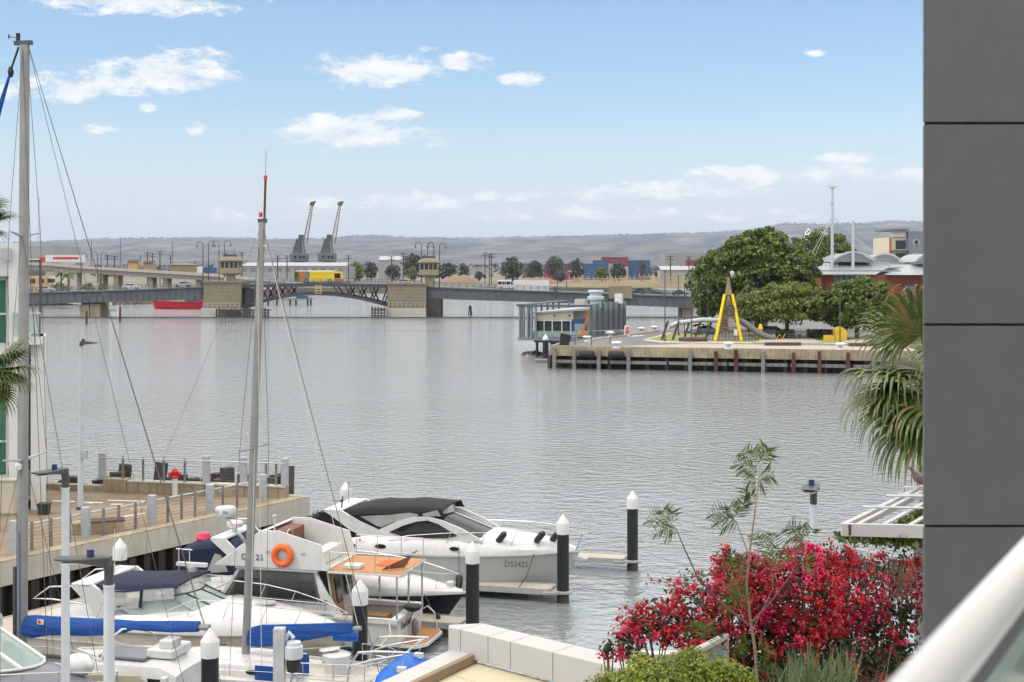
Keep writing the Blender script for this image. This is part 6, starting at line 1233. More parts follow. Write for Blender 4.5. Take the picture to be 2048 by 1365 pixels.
MB().box(-.2, .5, -1.1, 1.1, 2.73, 3.75).build('helm_console', MT['brown_seat'], Bt, bevel=.04); MB().tube([(-.25, .35 + math.cos(a) * .22, 3.62 + math.sin(a) * .22) for a in [i * .45 for i in range(14)]], .02, 5, closed=True).build('steering_wheel', MT['steel'], Bt)
MB().box(-1.7, -1.2, -1.0, 1.0, 2.73, 3.2).build('helm_seat', MT['gelcoat'], Bt, bevel=.05)
[MB().tube([(.4, sg * 1.32, 3.92), (-.3, sg * 1.33, 3.93), (-1.85, sg * 1.33, 3.53)], .03, 6).build('coaming_trim', MT['gelcoat'], Bt) for sg in (-1, 1)]; MB().cyl((.2, .6, 3.75), .03, .55, 6).cyl((.2, .6, 4.3), .08, .05, 8).build('horn_post', MT['gelcoat'], Bt)
ar = MB().box(-4.7, -2.11, -1.38, 1.38, 2.62, 2.68).build('aft_roof', MT['gelcoat'], Bt); MB().box(-4.66, -2.12, -1.3, 1.3, 2.682, 2.70).build('teak_deck', MT['teak'], ar)
for x_, y in ((-4.55, 1.25), (-4.6, -1.25), (-4.6, .2), (-3.0, -1.28)): MB().cyl((x_, y, 1.1), .035, 1.53, 8).build('roof_post', MT['steel'], Bt)
rails(Bt, [(-2.15, 1.3, 2.7), (-3.0, 1.3, 2.7), (-3.8, 1.3, 2.7), (-4.3, 1.3, 2.7)], .62); rails(Bt, [(-2.1, -1.32, 2.7), (-2.9, -1.32, 2.7), (-3.8, -1.32, 2.7), (-4.62, -1.32, 2.7)], .72)
MB().box(-3.1, -2.5, .5, 1.0, 2.705, 2.84).build('roof_hatch', MT['gelcoat'], Bt, bevel=.02); MB().loft([[V(-3.4 - .25 * k, .1 - .1 * k + w_, 2.72), V(-3.4 - .25 * k, .1 - .1 * k, 2.72 + .1 * hh), V(-3.4 - .25 * k, .1 - .1 * k - w_, 2.72)] for k, w_, hh in ((0, .05, .3), (1, .25, 1.4), (2, .28, 1.5), (3, .22, 1.2), (4, .05, .4))], True, True).build('kayak', MT['orange'], Bt, smooth=60)
MB().prism([(-3.9, .9, 2.72), (-4.5, .3, 2.72), (-4.7, .1, 3.1), (-4.1, .8, 2.85)], (0, .03, .02)).build('folded_table', MT['brown_seat'], Bt)
MB().loft([[V(-4.6, -1.2, .22), V(-4.6, 1.2, .22), V(-4.6, 1.2, .32), V(-4.6, -1.2, .32)], [V(-5.2, -1.25, .22), V(-5.2, 1.25, .22), V(-5.2, 1.25, .32), V(-5.2, -1.25, .32)], [V(-5.5, -.8, .22), V(-5.5, .8, .22), V(-5.5, .8, .32), V(-5.5, -.8, .32)]]).build('swim_platform', MT['gelcoat'], Bt); MB().prism([(-4.62, -1.12, .325), (-4.62, 1.12, .325), (-5.17, 1.17, .325), (-5.43, .75, .325), (-5.43, -.75, .325), (-5.17, -1.17, .325)], (0, 0, .015)).build('platform_teak', MT['teak'], Bt)
MB().tube([(-4.7, -1.1, 1.0), (-4.85, -1.1, 1.1), (-5.1, -1.1, .9), (-5.2, -1.1, .34)], .025, 6).build('boarding_hoop', MT['gelcoat'], Bt)
MB().tube([(-4.6, .2, .8), (-4.75, .2, 1.2)], .02, 5).lathe((-4.75, .2, 1.2), [(.08, 0), (.26, .08), (.34, .2), (.3, .22)], 14).build('barbecue', MT['rubber'], Bt, smooth=40); fender(Bt, (-4.8, .1, .35), (-4.8, .1, .95), .12, 'hull_charcoal')
MB().tube([(-.48 + math.cos(a) * .30, 1.46, 3.14 + math.sin(a) * .30) for a in [2 * math.pi * i / 28 for i in range(28)]], .105, 10, closed=True).build('life_ring', MT['orange'], Bt, smooth=60)
lettering(Bt, 'G', .3, (1.0, 1.375, 3.0), (R(90), 0, R(180))); lettering(Bt, '2S', .3, (.42, 1.375, 3.0), (R(90), 0, R(180)))
lettering(Bt, 'Panther', .34, (-4.64, .55, .88), (R(86), 0, R(-90)), 'text_dark', .4)
for x_ in (.1, -1.2): MB().box(x_ - .06, x_ + .06, 1.36, 1.4, 3.2, 3.26).build('side_bracket', MT['galv'], Bt)
for k in range(5): MB().box(1.6 - k * .12, 1.52 - k * .12, 1.26, 1.33, 1.3, 1.36).build('vent_slot', MT['dark_steel'], Bt)
pts = [(-2.0, 1.36, 1.12), (-.8, 1.38, 1.15), (.6, 1.36, 1.18), (1.8, 1.25, 1.22), (3.0, .95, 1.3), (4.0, .5, 1.4), (4.5, 0, 1.45)]
rails(Bt, pts, .45); rails(Bt, [(p[0], -p[1], p[2]) for p in pts], .45)
MB().tube([(-4.3, 1.36, 1.15), (-4.5, 1.7, .8), (-4.3, 2.2, .5)], .025, 5).build('mooring_line', MT['rope'], Bt)

# ---- C: old white cruiser with navy bimini, bow to the right
C_ = thing('motor_cruiser', 'stained white cruiser with navy bimini and green tinted windscreen', 'boat', (-10.51, 46.52, 0), AX)
mb = MB(); eC = hull(mb, 11.0, 3.2, lambda u: 1.12 + .2 * u * u, -.5, 18, .92, .12, .42, .28, .55); mb.build('hull', MT['gelcoat_old'], C_, smooth=40); strake(C_, eC, 'timber_grey', .0, .05)
strake(C_, [(x_, w_ * .95, z * .62) for x_, w_, z in eC], 'gelcoat_old', 0, .03, 'styling_line', .0)
ringloft(C_, 'deck_moulding', 'gelcoat', [(-5.4, 1.45, 1.13, 1.35, 1.25, 1.28), (-3.2, 1.56, 1.14, 1.38, 1.5, 1.52), (-2.0, 1.58, 1.15, 1.38, 1.62, 1.68), (-.5, 1.58, 1.17, 1.36, 1.75, 1.9), (.9, 1.54, 1.2, 1.3, 1.85, 2.05), (2.3, 1.36, 1.23, 1.1, 1.78, 2.02), (3.6, 1.0, 1.27, .78, 1.65, 1.85), (4.7, .5, 1.3, .36, 1.5, 1.6), (5.3, .12, 1.32, .08, 1.38, 1.4)])
bot = [V(1.3 - .95 * (k / 6 - 1) ** 2 - (1.9 if k in (0, 12) else 0), (k / 6 - 1) * 1.34, 1.95 - .16 * (k / 6 - 1) ** 2 - (.15 if k in (0, 12) else 0)) for k in range(13)]
tp = [V(.2 - .85 * (k / 6 - 1) ** 2 - (1.5 if k in (0, 12) else 0), (k / 6 - 1) * 1.3, 2.32 - .06 * (k / 6 - 1) ** 2 - (.38 if k in (0, 12) else 0)) for k in range(13)]
MB().loft([bot, tp], False, False).build('windscreen', MT['windscreen'], C_, smooth=60)
for q in (bot, tp): MB().tube([p + V(0, 0, .01) for p in q], .025, 6).build('windscreen_frame', MT['rubber'], C_)
for k in (1, 3, 6, 9, 11): MB().bar(bot[k], tp[k], .05, .05).build('windscreen_post', MT['rubber' if k != 1 else 'steel'], C_)
canopy(C_, 'bimini', 'navy_canvas', [(-3.3, 1.22, 2.55, .26), (-2.6, 1.3, 2.64, .28), (-1.9, 1.32, 2.66, .26), (-1.2, 1.3, 2.72, .24), (-.5, 1.28, 2.76, .2), (-.05, 1.2, 2.74, .12)])
panel(C_, 'clear_curtain', 'vinyl', [(-1.25, 2.1), (-.1, 2.28), (-.1, 2.62), (-1.2, 2.5)], 1.3, .02); panel(C_, 'clear_curtain', 'vinyl', [(-2.75, 1.7), (-1.4, 1.9), (-1.3, 2.46), (-2.9, 2.4)], 1.3, .02); panel(C_, 'curtain_seam', 'navy_canvas', [(-1.36, 1.9), (-1.26, 1.9), (-1.2, 2.5), (-1.3, 2.5)], 1.315, .02)
MB().loft([[p + V(0, 0, .02) for p in tp[2:11]], [V(-.07 - .05 * (k / 4 - 1) ** 2, (k / 4 - 1) * 1.15, 2.62) for k in range(9)]], False, False).build('front_curtain', MT['vinyl'], C_, smooth=60)
panel(C_, 'arch_leg', 'gelcoat', [(-3.75, 2.5), (-3.0, 2.62), (-2.75, 2.45), (-2.2, 1.6), (-2.75, 1.5), (-3.2, 2.0)], 1.48, .12); MB().box(-3.75, -3.05, -1.48, 1.48, 2.5, 2.61).build('arch_top', MT['gelcoat'], C_, bevel=.03)
for sg in (-1, 1): MB().tube([(-3.5, sg * 1.4, 2.52), (-4.6, sg * 1.4, 2.42), (-5.2, sg * 1.4, 2.0), (-4.5, sg * 1.4, 2.02), (-3.3, sg * 1.45, 1.95)], .03, 6).build('davit_frame', MT['gelcoat'], C_)
MB().tube([(-3.2, .3, 2.6), (-3.2, .3, 4.1)], .012, 5).tube([(-3.2, .3, 2.6), (-3.2, .3, 2.9)], .03, 6).build('aerial', MT['gelcoat'], C_)
MB().box(-.55, .55, .0, .18, 3.42, 3.54).lathe((0, .1, 3.2), [(.1, -.1), (.16, 0), (.2, .2)], 10).build('radar_scanner', MT['gelcoat'], C_).location = (-.5, .6, -.52); MB().tube([(-1, .7, 2.7), (-1, .7, 3.5)], .015, 5).tube([(-.6, .7, 2.7), (-.6, .7, 3.5)], .015, 5).tube([(-1.1, .7, 3.45), (-.5, .7, 3.45)], .015, 5).build('radar_frame', MT['gelcoat'], C_)
pts = [(.6, -1.42, 1.9), (1.8, -1.34, 1.86), (3.0, -1.1, 1.75), (4.0, -.75, 1.62), (4.8, -.38, 1.5), (5.3, 0, 1.42)]; tp_ = [Vector(p) + V(.1, 0, .42) for p in pts]
MB().tube([V(-.4, -1.45, 1.85)] + tp_ + [V(q.x, -q.y, q.z) for q in reversed(tp_[:-1])] + [V(-.4, 1.45, 1.85)], .016, 6).build('bow_rail', MT['steel'], C_)
for p, q in zip(pts, tp_):
    for sg in (1, -1): MB().tube([(p[0] - .15, p[1] * sg, p[2] - .12), (q.x, q.y * sg, q.z)], .013, 5).build('stanchion', MT['steel'], C_)
MB().prism([(2.5 + math.cos(a) * .38, math.sin(a) * .3, 1.98 + .02 * math.cos(a)) for a in [i * .524 for i in range(12)]], (0, 0, .05)).build('fore_hatch', MT['galv'], C_)
lettering(C_, '1TS', .34, (1.62, -1.50, .86), (R(84), 0, R(2)), 'text_navy')
MB().prism([(5.25, -.08, 1.2), (5.75, -.08, 1.05), (5.6, -.08, .75), (5.2, -.08, .9)], (0, .16, 0)).build('anchor', MT['galv'], C_, bevel=.02)

# ---- sailing boats
def sailboat(label, O, L_, beam, cx, fb, old='gelcoat'):
    t = thing('sailing_boat', label, 'sailboat', (O[0], O[1], 0), R(165))
    mb = MB(); e = hull(mb, L_, beam, lambda u: fb + .35 * max(0, u - .4) ** 2, -.6, 16, .72, .10, .38, .2, .6)
    mb.v = [(x_ + cx, y, z) for x_, y, z in mb.v]; mb.build('hull', MT[old], t, smooth=40); e = [(x_ + cx, w_, z) for x_, w_, z in e]
    mb = MB(); deck(mb, e, .02, .0, .06); mb.build('deck', MT['gelcoat'], t, smooth=60); strake(t, e, 'gelcoat', .03, .07, 'toe_rail')
    return t, e
def rope(t, pts, r=.008, m='wire', name='rigging_wire'): MB().tube(pts, r, 5).build(name, MT[m], t)
E, eE = sailboat('sailing boat with shorter leaning mast and covered dinghy on stern davits', (-8.0, 42), 10.2, 2.9, .55, 1.0)
ringloft(E, 'coachroof', 'gelcoat', [(-1.6, 1.0, 1.0, .9, 1.3, 1.36), (-.2, 1.02, 1.0, .92, 1.34, 1.42), (1.4, .95, 1.02, .82, 1.34, 1.42), (2.8, .6, 1.05, .5, 1.25, 1.3)])
ms_ = [V(0, 0, 1.0), V(-.27, 0, 7.5), V(-.55, 0, 14.35)]
mst = MB().loft([[p + V(math.cos(a) * .13 * k, math.sin(a) * .10 * k, 0) for a in [i * .6283 for i in range(10)]] for p, k in ((ms_[0], 1.05), (ms_[1], 1.0), (ms_[2], .85))]).build('mast', MT['alloy'], E, smooth=40)
MB().box(-.14, .12, -.06, .06, 14.33, 14.45).build('mast_head', MT['dark_steel'], mst).location = (-.55, 0, 0)
MB().tube([(-.62, 0, 14.4), (-.66, 0, 15.7)], .035, 6).build('vhf_aerial', MT['rust'], mst); MB().cyl((-.66, 0, 15.62), .06, .12, 8).build('red_light', MT['bus_red'], mst); MB().cyl((-.5, 0, 14.5), .06, .14, 8).build('red_light', MT['bus_red'], mst); MB().tube([(-.66, 0, 15.7), (-.68, 0, 16.5)], .008, 4).build('whip_aerial', MT['wire'], mst)
MB().tube([(-.3, 1.0, 7.6), (-.3, -1.0, 7.6)], .03, 6).build('spreader', MT['alloy'], mst); MB().box(-.45, -.8, -.05, .05, 13.6, 13.68).build('mast_bracket', MT['cabinet'], mst)
MB().lathe((.62, .05, 5.55), [(.08, -.06), (.27, -.04), (.32, .02), (.32, .2), (.28, .25), (.1, .27)], 18).build('radar_dome', MT['gelcoat'], mst, smooth=40); MB().tube([(-.1, 0, 5.45), (.6, .05, 5.45)], .03, 6).tube([(-.08, 0, 4.7), (.5, .05, 5.42)], .02, 5).tube([(-.08, .1, 4.7), (.5, .15, 5.42)], .02, 5).build('radar_bracket', MT['steel'], mst)
lettering(mst, 'KODEN', .13, (.62, .36, 5.68), (R(90), 0, R(180)), 'text_blue')
MB().loft([[V(x_, -w_, zb), V(x_, -w_ * 1.1, zb + (zt - zb) * .4), V(x_, -.05, zt), V(x_, .05, zt), V(x_, w_ * 1.1, zb + (zt - zb) * .4), V(x_, w_, zb)] for x_, w_, zb, zt in ((-.12, .16, 1.72, 2.18), (-.5, .19, 1.68, 2.3), (-1.2, .18, 1.78, 2.36), (-2.2, .15, 2.02, 2.45), (-3.0, .12, 2.2, 2.53), (-3.45, .10, 2.28, 2.56))]).build('sail_cover', MT['blue_canvas'], E, smooth=60); MB().tube([(-.1, 0, 1.95), (-3.7, 0, 2.42)], .075, 8).build('boom', MT['alloy'], E)
for y in (-1.25, 1.25): rope(E, [(-.5, 0, 14.2), (-.3, y * .8, 7.6), (-.1, y, 1.1)])
rope(E, [(-.55, 0, 14.3), (5.4, 0, 1.3)], .005); rope(E, [(-.58, 0, 14.2), (-3.6, 0, 2.5)], .012, 'rope'); rope(E, [(-.6, .05, 14.2), (-4.45, .5, 1.3)], .012); rope(E, [(-.45, .1, 13.5), (-.95, .9, 1.2)], .010, 'rope'); rope(E, [(-.35, .1, 7.6), (-.6, .95, 1.2)], .010, 'rope')
for x_, y in ((-2.0, .95), (-2.2, -.95), (.8, 1.0)): MB().lathe((x_, y, 1.03), [(.13, 0), (.1, .08), (.09, .2), (.13, .24)], 10).build('winch', MT['steel'], E, smooth=40)
for x_ in (1.2, -.7): oval(E, 'cabin_port', 'dark_glass', (x_, 1.18), .2, .07, .99, .03)
MB().box(-4.2, -1.7, -.75, .75, 1.02, 1.06).build('cockpit_sole', MT['gelcoat_old'], E); MB().lathe((-3.0, .15, 1.05), [(.3, 0), (.38, .35), (.42, .6), (.3, .66), (.1, .72)], 14).build('binnacle', MT['gelcoat'], E, smooth=40)
MB().box(-2.3, -1.85, .55, .62, 1.1, 1.7).build('weather_cloth', MT['blue_canvas'], E); MB().box(-1.55, -.85, 1.08, 1.14, .95, 1.42).build('weather_cloth', MT['blue_canvas'], E); MB().tube([(-3.3, -.75, 2.0), (-2.6, -.6, 2.02)], .2, 10).build('rolled_cover', MT['blue_tarp'], E); MB().loft([[V(-2.5 - .16 * k, .25 + w_, 1.72 + .03 * k), V(-2.5 - .16 * k, .25, 1.80 + .03 * k), V(-2.5 - .16 * k, .25 - w_, 1.72 + .03 * k)] for k, w_ in ((0, .03), (1, .14), (3, .16), (4, .05))]).build('outboard_blade', MT['gelcoat'], E)
MB().tube([(-2.75, .25, 1.0), (-2.75, .25, 1.72)], .025, 6).build('blade_post', MT['steel'], E)
for y in (-.85, .85):
    MB().tube([(-3.6, y, 1.0), (-3.7, y, 1.6), (-3.95, y, 1.95), (-4.5, y, 2.02), (-5.5, y, 2.05)], .035, 8).tube([(-3.6, y, 1.5), (-4.3, y, 1.75), (-5.3, y, 1.98)], .025, 6).build('davit', MT['steel'], E)
MB().tube([(-5.4, -.85, 2.05), (-5.4, .85, 2.05)], .03, 6).build('davit_bar', MT['steel'], E)
pts = [(-1.6, 1.28, 1.02), (-2.4, 1.24, 1.02), (-3.3, 1.16, 1.02), (-4.2, 1.02, 1.02), (-4.55, .6, 1.02), (-4.6, -.6, 1.02), (-4.2, -1.02, 1.02), (-3.3, -1.16, 1.02)]; rails(E, pts, .62, .018, 1, 'stern_rail', True)
pts = [(-1.6, 1.28, 1.02), (0, 1.4, 1.02), (1.8, 1.35, 1.05), (3.6, .95, 1.1), (5.0, .3, 1.2)]; rails(E, pts, .6, .008, 1, 'lifeline', True)
dg = MB().loft([[V(-4.95 + math.cos(a) * .55 * k, y, 1.12 + .12 * math.sin(y * 5) * .3 + math.sin(a) * .42 * k) for a in [i * .5236 for i in range(12)]] for y, k in ((-1.5, .25), (-1.3, .75), (-.9, 1.0), (-.3, 1.02), (.3, 1.0), (.8, .98), (1.15, .8), (1.4, .35))]).build('covered_dinghy', MT['blue_tarp'], None, smooth=50)
dg.location = (-8.0, 42, 0); dg.rotation_euler = (0, 0, R(165)); tag(dg, 'dinghy under bright blue tarpaulin hanging from stern davits', 'dinghy')
for y in (-.75, .75): MB().box(-5.35, -5.1, y - .09, y + .09, 1.46, 1.6).build('sling_block', MT['gelcoat'], E); rope(E, [(-5.4, y, 2.05), (-5.2, y, 1.55)], .012, 'rope', 'sling')

Fb, eF = sailboat('larger sailing boat with tall mast and cream covered cabin windows at left', (-13.9, 39.7), 11.6, 3.1, .0, 1.25, 'gelcoat')
ringloft(Fb, 'coachroof', 'gelcoat', [(-1.4, 1.1, 1.25, 1.0, 1.55, 1.62), (.5, 1.08, 1.25, .98, 1.55, 1.65), (2.6, .8, 1.3, .7, 1.5, 1.58), (3.6, .4, 1.3, .3, 1.4, 1.44)])
ringloft(Fb, 'pilothouse', 'gelcoat', [(-5.35, 1.08, 1.25, .95, 2.05, 2.12), (-4.9, 1.14, 1.25, .98, 2.26, 2.34), (-3.4, 1.2, 1.25, 1.0, 2.26, 2.36), (-2.6, 1.2, 1.25, .98, 2.18, 2.26), (-1.3, 1.16, 1.25, .9, 1.6, 1.66)])
panel(Fb, 'window_cover', 'cream_cover', [(-1.65, 1.4), (-2.55, 1.98), (-4.4, 2.08), (-4.65, 1.4)], 1.2, .05); panel(Fb, 'side_window', 'dark_glass', [(-4.75, 1.5), (-4.6, 2.0), (-5.05, 2.0), (-5.2, 1.5)], 1.15, .05)
MB().prism([(-1.55, -.8, 1.68), (-1.55, .8, 1.68), (-2.55, .85, 2.2), (-2.55, -.85, 2.2)], (.03, 0, .03)).build('front_cover', MT['cream_cover'], Fb)
MB().box(-4.3, -2.9, -.3, .75, 2.34, 2.42).build('roof_hatch', MT['hull_charcoal'], Fb, bevel=.02); MB().box(-5.0, -4.2, -.6, .5, 2.36, 2.6).build('hatch_garage', MT['gelcoat'], Fb, bevel=.04); MB().box(-4.9, -4.5, -.2, .35, 2.6, 2.82).build('instrument_box', MT['gelcoat'], Fb, bevel=.03)
MB().tube([(-3.0, .8, 2.25), (-3.05, .5, 2.75), (-3.3, .2, 3.0), (-3.6, -.1, 3.0), (-3.9, -.5, 2.75), (-4.0, -.7, 2.3)], .04, 8).build('boom_crutch', MT['steel'], Fb)
mF = MB().loft([[V(x_ + math.cos(a) * .16 * k, math.sin(a) * .115 * k, z) for a in [i * .5236 for i in range(12)]] for x_, z, k in ((0, 1.3, 1.05), (-.05, 10, 1.0), (-.1, 19.3, .88))]).build('mast', MT['alloy'], Fb, smooth=40)
MB().box(-.32, .22, -.07, .07, 19.3, 19.42).build('mast_head', MT['dark_steel'], mF); MB().cyl((.12, 0, 19.42), .06, .22, 8).build('masthead_light', MT['rubber'], mF); MB().tube([(.1, 0, 19.5), (.42, 0, 19.56)], .01, 4).tube([(.42, 0, 19.5), (.42, 0, 19.62)], .025, 4).build('wind_vane', MT['rubber'], mF)
for z, w_ in ((13.95, .75), (7.6, 1.05)):
    for sg in (-1, 1): MB().tube([(-.05, sg * .1, z - .06), (-.12, sg * w_, z + .06)], [.05, .025], 6).build('spreader', MT['galv'], mF)
MB().lathe((-.02, .2, 7.3), [(.02, -.05), (.1, 0), (.11, .12), (.05, .18)], 8).build('deck_light', MT['gelcoat'], mF); MB().box(.18, .26, -.05, .05, 2.2, 4.5).build('mast_track', MT['dark_steel'], mF)
for y in (.16,): MB().tube([(-.05, y, 2.0), (-.02, y, 5.5)], .014, 5).tube([(.05, y, 2.0), (.05, y, 6.0)], .012, 5).build('halyard', MT['container_blue'], mF); MB().lathe((0, .26, 1.95), [(.2, -.08), (.22, 0), (.2, .08)], 12).build('winch_drum', MT['blue_canvas'], mF)
MB().loft([[V(x_, -w_, zb), V(x_, -w_ * 1.15, zb + (zt - zb) * .4), V(x_, -.05, zt), V(x_, .05, zt), V(x_, w_ * 1.15, zb + (zt - zb) * .4), V(x_, w_, zb)] for x_, w_, zb, zt in ((-.1, .17, 2.62, 3.12), (-.45, .22, 2.56, 3.16), (-1.0, .21, 2.68, 3.16), (-2.2, .19, 2.74, 3.18), (-3.1, .17, 2.82, 3.2), (-3.6, .10, 2.98, 3.2), (-3.8, .13, 2.98, 3.22), (-4.8, .14, 3.0, 3.28), (-5.55, .12, 3.06, 3.32))]).build('sail_cover', MT['blue_canvas'], Fb, smooth=60)
MB().tube([(-.1, 0, 2.9), (-5.85, 0, 3.18)], .09, 8).build('boom', MT['alloy'], Fb); lg = MB().box(-.86, -.66, .235, .245, 2.98, 3.12).build('cover_label', MT['white_plain'], Fb); MB().box(-.76, -.69, .246, .25, 3.0, 3.1).tube([(-.82, .248, 3.02), (-.72, .248, 3.09)], .012, 4).build('label_mark', MT['text_red'], lg)
for sg in (-1, 1):
    rope(Fb, [(-.1, sg * .1, 19.2), (-.1, sg * .75, 14), (-.1, sg * 1.05, 7.66), (-.1, sg * 1.4, 1.35)]); rope(Fb, [(-.05, sg * .1, 13.9), (-.1, sg * 1.05, 7.66)]); rope(Fb, [(-.05, sg * .1, 7.5), (-.9, sg * 1.4, 1.35)]); rope(Fb, [(-.05, sg * .1, 7.5), (.8, sg * 1.4, 1.35)])
    rope(Fb, [(-.2, 0, 19.3), (-5.75, sg * .95, 1.3)])
rope(Fb, [(-.22, .03, 19.3), (-5.7, 0, 3.25)], .010); rope(Fb, [(-.1, .1, 13.8), (-3.3, 1.2, 1.35)], .010); rope(Fb, [(-.1, .1, 19), (-1.8, 1.4, 1.35)], .010)
MB().tube([(.35, 0, 18.6), (.7, 0, 17.6), (3.6, 0, 8), (5.6, 0, 1.8)], [.03, .07, .12, .06], 8).build('furled_jib', MT['blue_canvas'], Fb); MB().tube([(.1, 0, 19.25), (.4, 0, 18.5)], .03, 6).lathe((.36, 0, 18.55), [(.05, -.15), (.09, 0), (.05, .15)], 8).build('furler', MT['rubber'], Fb)
pts = [(-5.6, 1.1, 1.3), (-4.2, 1.4, 1.3), (-2.6, 1.5, 1.3), (-1.0, 1.53, 1.3), (.6, 1.5, 1.3), (2.2, 1.3, 1.35), (3.8, .85, 1.4), (5.3, .2, 1.5)]; rails(Fb, pts, .62, .012, 1, 'lifeline', True)
for x_, y in ((-5.3, 1.0), (-5.5, -.7)): MB().lathe((x_, y, 1.28), [(.14, 0), (.11, .08), (.1, .22), (.14, .26)], 10).build('winch', MT['steel'], Fb, smooth=40)
MB().box(-5.3, -5.12, 1.22, 1.4, 1.9, 2.15).build('horseshoe_light', MT['gelcoat'], Fb, bevel=.03)

G_ = thing('motor_yacht', 'charcoal grey motor yacht bow with windscreen and bow rail at lower left', 'boat', (-16.03, 37.2, 0), AX)
mb = MB(); eG = hull(mb, 12.4, 3.6, lambda u: 1.9 + .25 * u, -.6, 16, .9, .12, .4, .3, .6); mb.build('hull', MT['hull_charcoal'], G_, smooth=40)
ringloft(G_, 'deck_moulding', 'hull_charcoal', [(-6, 1.6, 1.9, 1.4, 2.2, 2.3), (0, 1.75, 1.95, 1.4, 2.5, 2.7), (2.6, 1.6, 2.0, 1.25, 2.55, 2.85), (4.2, 1.1, 2.06, .85, 2.45, 2.7), (5.3, .6, 2.1, .4, 2.3, 2.45), (6.1, .1, 2.14, .06, 2.2, 2.25)])
bot = [V(4.0 - 1.5 * (k / 5 - 1) ** 2, (k / 5 - 1) * 1.25, 2.74) for k in range(11)]; tp = [V(2.2 - 1.4 * (k / 5 - 1) ** 2, (k / 5 - 1) * 1.2, 3.7) for k in range(11)]
MB().loft([bot, tp], False, False).build('windscreen', MT['windscreen'], G_, smooth=60); MB().tube(bot, .04, 6).build('windscreen_frame', MT['gelcoat'], G_); MB().tube(tp, .05, 6).build('windscreen_frame', MT['gelcoat'], G_)
for k in (1, 3, 7): MB().bar(bot[k], tp[k], .12, .06).build('windscreen_post', MT['gelcoat'], G_)
MB().box(-2, 2.1, -1.2, 1.2, 2.6, 3.72).build('cabin', MT['gelcoat'], G_, bevel=.15)
pts = [(2.0, -1.5, 2.25), (3.2, -1.4, 2.35), (4.2, -1.1, 2.4), (5.0, -.75, 2.4), (5.7, -.4, 2.35), (6.2, 0, 2.3)]; rails(G_, pts, .42, .018); rails(G_, [(p[0], -p[1], p[2]) for p in pts], .42, .018)
MB().loft([[V(4.6 + .5 * k, .2 + math.cos(a) * .26 * w_, 2.75 + math.sin(a) * .3 * w_) for a in [i * .628 for i in range(10)]] for k, w_ in ((0, .3), (.3, .9), (.7, 1.0), (1.2, .9), (1.6, .3))]).build('sun_pad', MT['gelcoat'], G_, smooth=50)
# ================================================================== near side: promenade below, lamps, terrace, planting, balcony
o = MB().box(-60, 40, -25, 31, -3, 2.5).build('near_promenade', MT['concrete']); struct(o)
def head_lamp(label, px, Y, ztop, face, width_r):
    """street lamp with a flat LED head; face: world angle of the head's arm"""
    x_ = (px - CX) / FPX * Y; t = thing('promenade_lamp', label, 'lamp post', (x_, Y, 2.5), face, group='grey promenade lamps'); h = ztop - 2.5
    MB().tube([(0, 0, 0), (0, 0, h - .42)], [width_r * 1.25, width_r], 14).build('shaft', MT['galv_light'], t, smooth=40)
    MB().tube([(0, 0, h - .44), (0, 0, h - .40)], width_r * 1.12, 14).build('collar', MT['galv_light'], t, smooth=40)
    MB().tube([(0, 0, h - .41), (0, 0, h - .13)], width_r * .95, 12).build('spigot', MT['lamp_grey'], t, smooth=40)
    MB().tube([(0, 0, h - .2), (.02, 0, h - .1), (.12, 0, h - .05)], [width_r, width_r * 1.15, width_r * .9], 12).build('knuckle', MT['lamp_grey'], t, smooth=50)
    hd = MB().loft([[V(x0, -w_, zb + .02), V(x0, -w_ * .7, zb), V(x0, w_ * .7, zb), V(x0, w_, zb + .02), V(x0, w_, zt - .015), V(x0, w_ * .8, zt), V(x0, -w_ * .8, zt), V(x0, -w_, zt - .015)] for x0, w_, zb, zt in ((-.03, .06, h - .13, h - .01), (.12, .13, h - .13, h + .0), (.3, .15, h - .1, h - .01), (.55, .15, h - .07, h - .02), (.74, .12, h - .05, h - .025))]).build('lamp_head', MT['lamp_grey'], t, smooth=35)
    MB().cyl((.26, 0, h - .005), .055, .03, 12).build('sensor_base', MT['lamp_grey'], hd); MB().cyl((.26, 0, h + .026), .052, .065, 12).build('sensor_cap', MT['cap_blue'], hd)
    MB().box(.2, .65, -.1, .1, h - .105, h - .085).build('led_panel', MT['white_plain'], hd)
head_lamp('nearest grey promenade lamp with its head pointing left', 218, 19.6, 8.96, R(180), .072); head_lamp('grey promenade lamp with blue cap left of the nearest lamp', 131, 28, 9.0, R(235), .075); head_lamp('single grey promenade lamp behind the bougainvillea', 1627, 25.7, 9.05, R(250), .068)
x_ = (559 - CX) / FPX * 20; t = thing('camera_post', 'square galvanised post carrying a dome security camera', 'camera post', (x_, 20, 2.5)); MB().box(-.08, .08, -.08, .08, 0, 5.35).build('post', MT['galv'], t, bevel=.006)
MB().tube([(.08, 0, 5.18), (.14, 0, 5.28), (.2, 0, 5.2)], .035, 8).build('bracket', MT['galv_light'], t, smooth=50); cm_ = MB().lathe((.2, 0, 4.92), [(.13, 0), (.135, .02), (.135, .17), (.11, .185), (.105, .23), (.03, .25)], 16).build('camera_housing', MT['galv_light'], t, smooth=40); MB().lathe((.2, 0, 4.72), [(.07, .0), (.09, .02), (.105, .1), (.105, .195)], 16).build('camera_dome', MT['rubber'], cm_, smooth=60)
